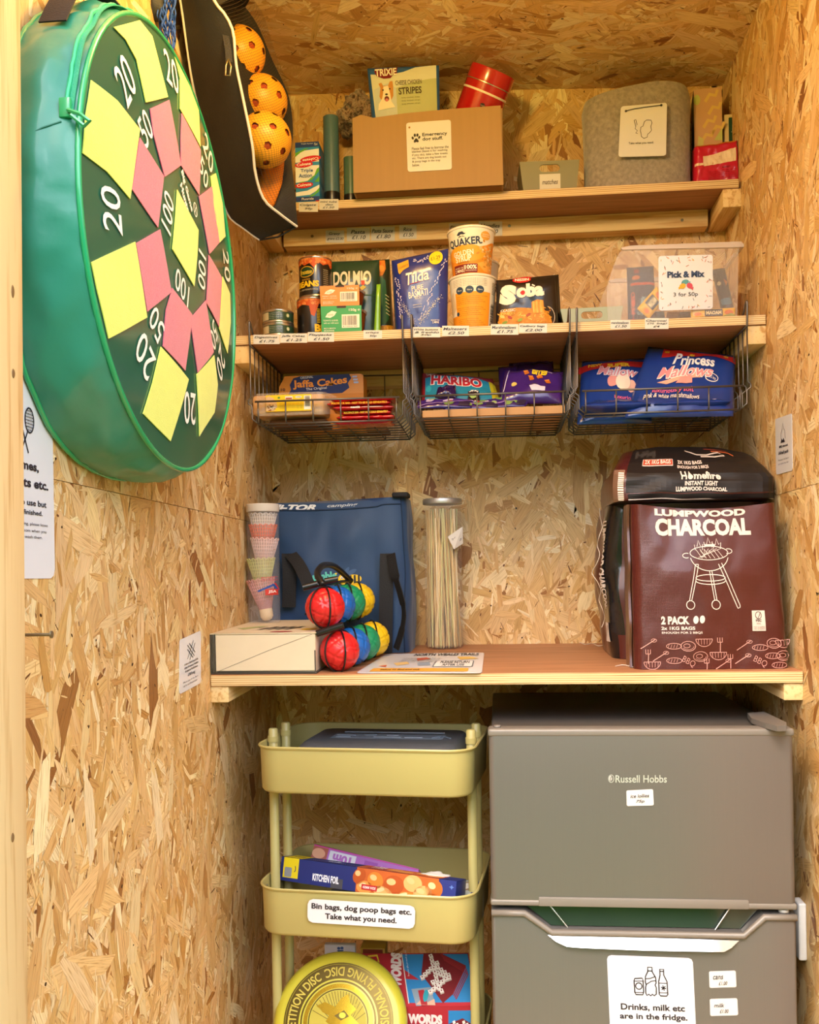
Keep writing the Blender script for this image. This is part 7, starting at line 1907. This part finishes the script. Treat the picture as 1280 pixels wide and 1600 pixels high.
pr.ringtext('PROFESSIONAL FLYING DISC', 0, 0, 69, 13, 40, -112, '#cdbb4a', 3, .02, flip=-1)
pr.ringtext('COMPETITION DISC', 0, 0, 69, 13, 232, 130, '#cdbb4a', 3, .02, flip=-1) if False else pr.ringtext('COMPETITION DISC', 0, 0, 69, 13, 140, 242, '#cdbb4a', 3, .02, flip=1)
for i in range(-9, 10):
    x = i*4.4; y0 = math.sqrt(max(0, 42**2-x*x)); pr.line([(x-y0*.0, -y0), (x*.2+8, y0*.3)], .8, M_goldd, 1)
pr.ell(0, 0, 42, 42, '#b9a936', 0)
pr.poly([(-34, -20), (-22, -26), (-6, -20), (2, -32), (12, -38), (16, -26), (26, -18), (18, -10), (32, 2), (20, 2), (26, 12), (12, 10), (8, 24), (-2, 38), (-10, 24), (-4, 10), (-18, 0), (-14, -8), (-24, -12), (-28, -16)], M_gold, 3)
pr.poly([(-6, -8), (8, -16), (16, -8), (4, -2)], M_goldd, 4); pr.ell(6, -9, 5, 4, '#e0d040', 5)
pr.build('printed_emblem', fd_)
# ================================================================ signs and nail on the walls
def wallsheet(name, label, px, X, m=M_lam, side=1):
    q_ = [P(x, y, X=X) for x, y in px]
    return sheet(name, label, 'sign', q_, m, th=.0006)
# games sign on the left wall, partly hidden by the post
zt_, zb_ = 1.365, P(60, 904, X=0).z; y1 = P(82, 800, X=0).y; y0 = y1-.21
XW = .0012
q_ = [Vector((XW, y0, zb_)), Vector((XW, y1, zb_)), Vector((XW, y1, zt_)), Vector((XW, y0, zt_))]
k, sf = sheet('games_sign', 'white laminated sign with rackets under the green target bag', 'sign', q_, M_lam)
W_m, H_m = .21, zt_-zb_
def gp(px, py): v = P(px, py, X=XW); return ((v.y-y0)*1000, (zt_-v.z)*1000)
pr = Print(sf, (0, 0, W_m*1000, H_m*1000)); K = '#2a2430'
def gtext(st, xr_px, yc_px, h, mm_w, b=.02):
    x1_, yc_ = gp(xr_px, yc_px); pr.text(st, x1_-mm_w, yc_-h/2, x1_, yc_+h/2, K, 2, b)
gtext('Games,', 59, 732, 11.5, 62, .03); gtext('rackets etc.', 74, 760, 10, 104, .03)
gtext('All free to use but', 71, 789, 6.6, 108, .02); gtext('put back when finished.', 65, 804, 6.6, 122, .02)
gtext('If anything needs washing, please leave', 73, 822, 4.2, 128, 0); gtext('it in the shower room when you', 71, 832, 4.2, 112, 0); gtext('go so we can wash them.', 65, 841, 4.2, 86, 0)
cx_, cy_ = gp(44.5, 657); pr.arc(cx_, cy_, 9.5, 13, 0, 360, 1.8, K, 2, 24)
for i in range(-3, 4): pr.line([(cx_+i*2.6, cy_-11.5*math.sqrt(1-(i/3.8)**2)), (cx_+i*2.6, cy_+11.5*math.sqrt(1-(i/3.8)**2))], .5, K, 2); pr.line([(cx_-8.5*math.sqrt(1-(i/3.8)**2), cy_+i*3.4), (cx_+8.5*math.sqrt(1-(i/3.8)**2), cy_+i*3.4)], .5, K, 2)
pr.line([(cx_-4, cy_+12), (cx_-26, cy_+46)], 2, K, 2); x_, y_ = gp(43, 708); pr.line([(x_-24, y_-48), (x_, y_)], 2.2, K, 2); pr.arc(x_-30, y_-60, 9.5, 13, 0, 360, 1.8, K, 2, 24)
pr.build('printed_text', k)
# firewood sign
k, sf = wallsheet('firewood_sign', 'narrow white firewood price sign on the left wall beside the lowest shelf', [(280, 1085), (313.5, 1067), (313.5, 985), (280.5, 1000)], .0012)
pr = Print(sf, (0, 0, 100, 100))
for p_ in (((34, 16), (66, 42)), ((42, 14), (70, 36)), ((34, 42), (62, 12)), ((44, 46), (70, 18)), ((34, 24), (60, 44))): pr.line(p_, 1.6, K, 2)
for i, (t_, a_, b_) in enumerate((('A bag of hard wood kiln', 20, 84), ('dried firewood, kindling', 20, 86), ('& natural firelighters', 24, 82))): pr.text(t_, a_, 48+i*6.6, b_, 53.4+i*6.6, K, 2, .02)
pr.text('£8/bag', 36, 69, 70, 76, K, 2, .01); pr.text('Please pay in the Barn', 16, 81, 84, 85, K, 2); pr.text('use for one firewood stove', 16, 87, 80, 91, K, 2); pr.build('printed_text', k)
# charcoal sign on the right wall: seen face on from inside, reads from the back of the shed forward
q_ = [P(x, y, X=RW-.0012) for x, y in ((1213.5, 742), (1239, 735), (1238, 646), (1212, 655))]
k, sf = sheet('charcoal_sign', 'narrow white charcoal price sign with a flame on the right wall', 'sign', q_, M_lam)
pr = Print(sf, (0, 0, 100, 100)); pr.line([(36, 40), (36, 30), (44, 22), (48, 12), (54, 22), (60, 26), (62, 40)], 1.6, '#6a6468', 2); pr.poly([(34, 46), (40, 38), (46, 42), (52, 38), (60, 46)], K, 2)
pr.text('BBQ charcoal', 24, 50, 76, 55, K, 2, .04); pr.text('£4/half pack', 20, 60, 80, 68, K, 2, .02); pr.text('Please pay in the Barn or', 18, 74, 82, 78, K, 2); pr.text('up to half an hour later', 18, 81, 80, 85, K, 2); pr.build('printed_text', k)
p0 = P(77, 992, X=.054); p0.x = .0005
nl = thing('nail', 'thin steel nail sticking out of the left wall beside the post', 'nail', p0)
bm = bmesh.new(); add_lathe(bm, [(.0016, 0), (.0016, .052), (.0038, .0525), (.0038, .0542)], 12, Matrix.Rotation(PI/2, 4, 'Y') @ Matrix.Rotation(math.radians(-6), 4, 'X')); obj('shank', bm, M_screw, nl, True, sharp=40)
# ================================================================ round target game bag
T_ = .085; YC, R_t = -.874, .268
zc_ = 1.11+1.012*(CX0-T_)
tb = thing('target_game', 'round green bag with a yellow and pink target face, hung on the left wall', 'target game', (0, YC, zc_))
tb.scale = (1, 1.041, 1)
o_ = tb.location.copy()
M_tgs = mat('green_nylon', '#2a8068', .38, var=.10, vscale=14, coat=.25, bump=.18, bscale=60)
M_tgf = mat('target_face', '#1f5d49', .3, var=.08, vscale=8, coat=.75)
M_pip = mat('green_piping', '#1f9a62', .25, coat=.5)
bul = lambda r: T_+.012*(1-(r/R_t)**2)
def face(s, t):
    y, z = (s-.5)*2*R_t, (t-.5)*2*R_t; r = math.hypot(y, z)
    return Vector((bul(r)+.0022*_ns.noise(Vector((y*9, z*9, 1.5)))*min(1, r*9), y, z))
bm = bmesh.new()
rings = []
for i in range(0, 15):
    r = R_t*i/14
    rings.append([bm.verts.new((bul(r)+.0022*_ns.noise(Vector((r*math.cos(a)*9, r*math.sin(a)*9, 1.5)))*min(1, r*9), r*math.cos(a), r*math.sin(a))) for a in [2*PI*k/96 for k in range(96)]] if i else [bm.verts.new((bul(0), 0, 0))])
for k in range(96): bm.faces.new((rings[0][0], rings[1][k], rings[1][(k+1) % 96]))
for a_, b_ in zip(rings[1:], rings[2:]):
    for k in range(96): bm.faces.new((a_[k], b_[k], b_[(k+1) % 96], a_[(k+1) % 96]))
obj('target_panel', bm, M_tgf, tb, True)
def sidef(u, v):
    a = 2*PI*u; rr = R_t+v*(.010+.026*math.exp(-((math.degrees(a)-229)/27)**2))+.010*math.sin(v*PI)+.007*math.sin(v*PI)*_ns.noise(Vector((math.cos(a)*6, math.sin(a)*6, v*2.5)))+.003*_ns.noise(Vector((math.cos(a)*16, math.sin(a)*16, v*3)))
    return Vector((T_*(1-v)+.006*v, rr*math.cos(a), rr*math.sin(a)))
bm = bmesh.new(); g = add_grid(bm, sidef, 160, 14, True); bm.faces.new([r[-1] for r in g]); obj('side_panel', bm, M_tgs, tb, True, sharp=60)
circ = lambda x, r, n=96: [(x, r*math.cos(2*PI*i/n), r*math.sin(2*PI*i/n)) for i in range(n)]
tube('piping', circ(T_-.001, R_t*1.004), .0034, M_pip, tb, 8, True)
tube('piping', [sidef(i/96, 1) for i in range(96)], .0030, M_pip, tb, 8, True)
R1 = lambda x, y: (x/2.667, y/2.667)
R2 = lambda x, y: (x/2.667, 380+y/2.667)
def onface(p):
    v = P(p[0], p[1], X=T_+.004)-o_; v.y /= 1.041
    r = math.hypot(v.y, v.z); k = min(1, (R_t*.985)/max(r, 1e-6))
    return (v.y*k*1000, -v.z*k*1000)
fsf = fromfunc(face)
FRM = (-R_t*1000, -R_t*1000, R_t*1000, R_t*1000)
M_vy = mat('yellow_velcro', '#cfdc5e', .9, var=.06, vscale=60, bump=.3, bscale=700, sheen=.3); M_vp = mat('pink_velcro', '#c65c76', .95, var=.12, vscale=120, bump=.5, bscale=600, sheen=.3, stretch=(1, 3, 1))
def patch(pts, m, f):
    pp = [onface(f(*p)) for p in pts]
    pr = Print(fsf, FRM, step=(.04, .04), eps=.0008); pr.poly(pp, m, 1)
    ob = pr.build('patch', tb)
    bm = bmesh.new(); bm.from_mesh(ob.data); bmesh.ops.recalc_face_normals(bm, faces=bm.faces)
    r = bmesh.ops.extrude_face_region(bm, geom=list(bm.faces)); bmesh.ops.translate(bm, verts=[v for v in r['geom'] if isinstance(v, bmesh.types.BMVert)], vec=(.0011, 0, 0))
    bmesh.ops.recalc_face_normals(bm, faces=bm.faces); bm.to_mesh(ob.data); bm.free()
for pts in ([(372, 310), (480, 420), (568, 540), (525, 830), (440, 715), (333, 612), (345, 450)], [(467, 78), (585, 65), (640, 150), (690, 405), (592, 428), (560, 250), (520, 165)], [(735, 200), (800, 330), (833, 460), (828, 612), (742, 455), (752, 330)], [(872, 735), (903, 722), (935, 850), (945, 985), (905, 1012), (880, 860)]): patch(pts, M_vy, R1)
for pts in ([(370, 80), (545, -5), (600, 310), (440, 418), (412, 200)], [(655, 432), (768, 568), (712, 825), (603, 710), (630, 580)], [(875, 468), (898, 590), (890, 705), (830, 805), (800, 548)], [(920, 140), (960, 210), (965, 330), (948, 460), (900, 355)]): patch(pts, M_vy, R2)
patch([(268, 297), (301, 360), (298, 400), (293, 448), (258, 390)], M_vy, lambda x, y: (x, y))
for pts in ([(608, 455), (695, 417), (735, 690), (663, 738), (620, 560)], [(748, 473), (828, 625), (812, 815), (735, 690), (738, 580)], [(568, 575), (660, 735), (632, 950), (533, 790)], [(810, 820), (875, 778), (905, 1010), (848, 1060)]): patch(pts, M_vp, R1)
patch([(205.5, 380.6), (240, 359), (257, 457), (225, 487), (214, 429)], M_vp, lambda x, y: (x, y))
for pts in ([(688, 188), (775, 300), (752, 532), (662, 430), (668, 280)], [(832, 240), (872, 455), (805, 540), (768, 340), (775, 305)], [(845, 50), (915, 145), (900, 350), (835, 250)]): patch(pts, M_vp, R2)
pr = Print(fsf, FRM, step=(.04, .04), eps=.0008)
c0_ = onface((279, 385))
def num(st, p, h, w):
    x, y = onface(p); dx, dy = x-c0_[0], y-c0_[1]; a = math.degrees(math.atan2(dy, dx))+90
    pr.text(st, x-w/2, y-h/2, x+w/2, y+h/2, '#e9eeea', 2, .004, rot=a)
for p in (R1(515, 335), R1(715, 300), R1(868, 640), R1(460, 875), R2(598, 470), R2(780, 688), R2(912, 500), R2(945, 95)): num('20', p, 42, 46)
for p in (R1(590, 535), R1(838, 720), R2(637, 340), R2(873, 385)): num('50', p, 33, 36)
for p in (R1(672, 885), R2(815, 115), R2(730, 185)): num('100', p, 30, 50)
x, y = onface(R1(760, 830)); pr.text('Big Game', x-27, y-16, x+25, y-3, '#e9eeea', 2, .04, rot=48); pr.text('Hunters', x-32, y+2, x+16, y+14, '#e9eeea', 2, .04, rot=48)
x, y = onface(R1(793, 875)); pr.arc(x, y, 7, 9, 0, 360, 1.6, '#e9eeea', 2, 14); pr.line([(x-5, y-6), (x+5, y+6)], 1.2, '#e9eeea', 2); pr.line([(x+5, y-6), (x-5, y+6)], 1.2, '#e9eeea', 2)
pr.build('printed_numbers', tb)
# zip round the side close to the face, slider and carrying strap
def onside(a, v, out=.001): p = sidef(a/(2*PI), v); d = Vector((0, p.y, p.z)).normalized(); return p+d*out
as_ = [math.radians(168-i*2.2) for i in range(0, 31)]
ribbon('zip', [onside(a, .16, .0015) for a in as_[::3]], (1, 0, 0), .014, mat('zip_tape', '#2c9d74', .6, bump=.6, bscale=900), tb, th=.001)
tube('zip_teeth', [onside(a, .16, .0028) for a in as_], .0022, mat('zip_green', '#2fae7c', .35), tb, 6)
pz_ = onside(as_[0], .16, .004)
bm = bmesh.new(); add_box(bm, -.006, -.003, -.010, .006, .003, .010, .0015, M=Matrix.Translation(pz_)); add_tube(bm, [pz_+Vector((.004, -.004, -.004)), pz_+Vector((.018, -.006, -.010)), pz_+Vector((.028, -.007, -.018)), pz_+Vector((.022, -.006, -.022)), pz_+Vector((.008, -.005, -.010))], .0022, 6)
obj('zip_slider', bm, M_pip, tb, True, sharp=40)
ribbon('carry_strap', [onside(math.radians(a), .55, .004+.012*math.sin((a-108)/36*PI)) for a in (108, 115, 122, 129, 136, 144)], (1, 0, 0), .03, M_strap, tb)
sm = [onside(math.radians(a), v, .0006) for a, v in ((171, .2), (173, .4), (176, .7), (178, .95))]
tube('side_seam', sm, .0009, mat('green_seam', '#1f6a55', .6), tb, 5)
# ================================================================ black ball bag with perforated balls
def edge(pts): return [P(x, y, Y=d-DIST) for x, y, d in pts]
def resamp(pts, n):
    pts = spline(pts, 8); L = [0]
    for a_, b_ in zip(pts, pts[1:]): L.append(L[-1]+(b_-a_).length)
    out = []; j = 0
    for i in range(n+1):
        s = L[-1]*i/n
        while j < len(L)-2 and L[j+1] < s: j += 1
        f = (s-L[j])/max(L[j+1]-L[j], 1e-9); out.append(pts[j]*(1-f)+pts[j+1]*f)
    return out
NB = 36
EA = resamp(edge([(268, -70, 1.40), (282, 0, 1.43), (290, 56, 1.46), (300, 124, 1.50), (310, 165, 1.53), (330, 245, 1.58), (354, 331, 1.645), (380, 356, 1.66), (406, 375, 1.66)]), NB)
EB = resamp(edge([(300, -70, 1.39), (334, 0, 1.41), (349, 19, 1.42), (364, 49, 1.43), (369, 101, 1.45), (379, 150, 1.47), (394, 225, 1.51), (399, 270, 1.54), (412, 311, 1.57), (437, 334, 1.60), (464, 354, 1.64)]), NB)
EC = resamp(edge([(345, -70, 1.62), (377, 0, 1.66), (402, 38, 1.68), (425, 92, 1.69), (451, 150, 1.70), (458, 205, 1.70), (455, 244, 1.69), (461, 300, 1.67), (465, 353, 1.645)]), NB)
org = EA[0].copy()
bb = thing('ball_bag', 'long black sports bag with white piping and a net side, hanging by the target', 'bag', org)
M_bkf = mat('black_canvas', '#1f2022', .6, var=.08, vscale=20, bump=.25, bscale=500)
def between(E1, E2, bulge, bdir, t0=0, t1=1):
    bd = Vector(bdir)
    def f(s, t):
        k = (t0+(t1-t0)*t)*NB; i = min(int(k), NB-1); fr_ = k-i
        a_ = E1[i]*(1-fr_)+E1[i+1]*fr_; b_ = E2[i]*(1-fr_)+E2[i+1]*fr_
        return a_*(1-s)+b_*s-org+bd*bulge*math.sin(s*PI)*min(1, 3*(1-min(1, max(0, k/NB))))
    return f
fab = between(EA, EB, .012, (.3, -.9, 0))
grid('canvas_panel', lambda s, t: fab(s, t)+Vector((.3, -.9, 0))*.004*_ns.noise(Vector((s*3, t*8, 4.4))), 14, 44, M_bkf, bb)
grid('back_panel', between(EA, EC, -.002, (0, 1, 0)), 8, 36, M_bkf, bb)
def net_mat(name, col, sc, wd, back=None):
    m = bpy.data.materials.new(name); m.use_nodes = True; N = NT(m); b = m.node_tree.nodes['Principled BSDF']; out = m.node_tree.nodes['Material Output']
    uv = N.n('ShaderNodeUVMap', uv_map='UVMap'); sx = N.n('ShaderNodeSeparateXYZ'); N.l(uv.outputs[0], sx.inputs[0])
    a = N.math('ABSOLUTE', N.math('SINE', N.math('MULTIPLY', N.math('ADD', sx.outputs[0], sx.outputs[1]), sc))); c = N.math('ABSOLUTE', N.math('SINE', N.math('MULTIPLY', N.math('SUBTRACT', sx.outputs[0], sx.outputs[1]), sc)))
    f = N.math('LESS_THAN', N.math('MINIMUM', a, c), wd)
    b.inputs['Base Color'].default_value = rgb(col); b.inputs['Roughness'].default_value = .5
    N.l(f, b.inputs['Alpha']); MATS[name] = m
    return m
M_net = net_mat('black_net', '#2a2320', 640, .13)
fbc = between(EB, EC, .046, (.75, -.65, 0), .16, 1)
gn = grid('net_panel', fbc, 16, 40, M_net, bb)
l_ = gn.data.uv_layers.new(name='UVMap')
for lp in gn.data.loops: v = gn.data.vertices[lp.vertex_index].co; l_.data[lp.index].uv = (v.y-v.x*.4, v.z)
grid('top_panel', between(EB, EC, .046, (.75, -.65, 0), 0, .165), 12, 10, M_bkf, bb)
M_wp = mat('white_piping', '#dcd8d2', .5)
tube('piping', [p-org for p in EA], .0022, M_wp, bb, 6); tube('piping', [p-org for p in EB], .0022, M_wp, bb, 6)
tube('piping', [EA[-1]-org, (EA[-1]+EB[-1])/2-org+Vector((0, -.004, -.008)), EB[-1]-org], .0015, M_bkf, bb, 6)
def onbag(px, py, d): return P(px, py, Y=d-DIST)-org
zp = [onbag(x, y, 1.435) for x, y in ((347, 22), (352, 50), (357, 80), (358, 98))]
ribbon('zip', zp, (1, 0, 0), .010, mat('zip_black', '#2b2b2e', .5, bump=.8, bscale=900), bb)
bm = bmesh.new(); pz_ = onbag(357, 92, 1.432); add_tube(bm, [pz_, pz_+Vector((.004, 0, -.012)), pz_+Vector((.002, 0, -.026)), pz_+Vector((-.005, 0, -.025)), pz_+Vector((-.004, 0, -.010)), pz_], .0014, 6); obj('zip_slider', bm, M_screw, bb, True)
tube('hanging_cord', [EA[0]-org, (EA[0]+EC[0])/2-org+Vector((0, 0, .03)), Vector(((EA[0]+EC[0])/2-org).to_tuple())+Vector((-.0, 0, .085))], .003, M_bkf, bb, 6)
# perforated orange balls
rbl = .0455
def ball_mesh():
    bm = bmesh.new(); bmesh.ops.create_icosphere(bm, subdivisions=5, radius=1)
    ph = (1+5**.5)/2; dirs = []
    n_ = 26
    for i in range(n_): z_ = 1-2*(i+.5)/n_; a = i*2.39996; dirs.append(Vector((math.sqrt(1-z_*z_)*math.cos(a), math.sqrt(1-z_*z_)*math.sin(a), z_)))
    ha = .125; rem = []
    for v in bm.verts:
        d = v.co.normalized(); q_ = max(dirs, key=lambda k: k.dot(d)); ang = d.angle(q_)
        if ang < ha*.72: rem.append(v)
        elif ang < ha*1.25:
            ax_ = q_.cross(d).normalized(); v.co = Matrix.Rotation(ha, 3, ax_) @ q_ if ang < ha*1.05 else d
    bmesh.ops.delete(bm, geom=rem, context='VERTS')
    for v in bm.verts: v.co *= rbl
    me = bpy.data.meshes.new('perforated_shell'); bm.to_mesh(me); bm.free()
    for p in me.polygons: p.use_smooth = True
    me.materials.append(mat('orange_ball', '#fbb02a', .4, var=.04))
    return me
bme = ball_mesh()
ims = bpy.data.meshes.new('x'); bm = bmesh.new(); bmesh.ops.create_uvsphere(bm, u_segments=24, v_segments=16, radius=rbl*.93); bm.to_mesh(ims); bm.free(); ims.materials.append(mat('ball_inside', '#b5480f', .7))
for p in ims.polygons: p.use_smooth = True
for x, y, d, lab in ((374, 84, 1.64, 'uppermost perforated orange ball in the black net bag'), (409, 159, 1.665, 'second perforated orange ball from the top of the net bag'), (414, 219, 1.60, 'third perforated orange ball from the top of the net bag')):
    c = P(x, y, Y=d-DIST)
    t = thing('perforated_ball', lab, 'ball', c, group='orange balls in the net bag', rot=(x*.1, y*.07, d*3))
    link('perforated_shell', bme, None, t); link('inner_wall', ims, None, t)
c = P(421, 276, Y=1.655-DIST)
t = thing('orange_bib', 'bundle of orange cloth at the bottom of the black net bag', 'cloth', c)
blob('bundle', mat('orange_cloth', '#e07f14', .7, var=.1), t, (0, 0, 0), .024, .014, .062, .15, 2.2, seed=6, rot=.22)
# blue net and dark holdall glimpsed between the target and the ball bag
top = P(258, -70, Y=1.36-DIST)
bn = thing('blue_net', 'bundle of blue netting hanging between the target and the black ball bag', 'net', top)
M_bn = mat('blue_cord', '#2c56b0', .6)
q = random.Random(4)
bm = bmesh.new()
for i in range(26):
    pts = []
    x0 = q.uniform(-14, 14); ph_ = q.uniform(0, 6); e_ = q.uniform(40, 82)
    for k in range(12):
        yy = -70+(70+e_)*k/11; w_ = 1-.55*max(0, yy/80)
        pts.append(P(258+(x0+5*math.sin(ph_+k*1.3))*w_+yy*.10, yy, Y=1.36+q.uniform(0, .02)-DIST)-top)
    add_tube(bm, spline(pts, 3), .0011, 5)
obj('net_cords', bm, M_bn, bn, True)
tube('hanging_cord', [(0, 0, -.01), (-.0, .01, .09)], .002, M_bn, bn, 6)
dk = P(228, -40, Y=1.34-DIST)
t = thing('dark_pouch', 'dark pouch hanging behind the top of the round target bag', 'pouch', dk)
def pf_(s, t_): return P(206+52*s+6*t_, 34+(-110)*t_ - 0*s, Y=1.37-DIST)-dk
f, bm = pouch(pf_, .03, wr=.003, seed=3); obj('pouch_body', bm, M_bkf, t, True)
# hedge outside, seen mirrored in the fridge handle
def hedgef(s, t):
    x = -4+9*s; z = 2.6*t
    return Vector((x, -6.2+.5*_ns.noise(Vector((x*1.3, z*1.6, 0)))+.25*_ns.noise(Vector((x*5, z*5, 2)))+.12*_ns.noise(Vector((x*13, z*13, 5))), z-.05+.2*t*_ns.noise(Vector((x*2, 9, 0)))))
M_hedge = mat('hedge_leaves', '#9dbf3c', .7, var=.55, vscale=9, bump=.8, bscale=12)
hd = grid('hedge', hedgef, 160, 60, M_hedge); structure(hd)
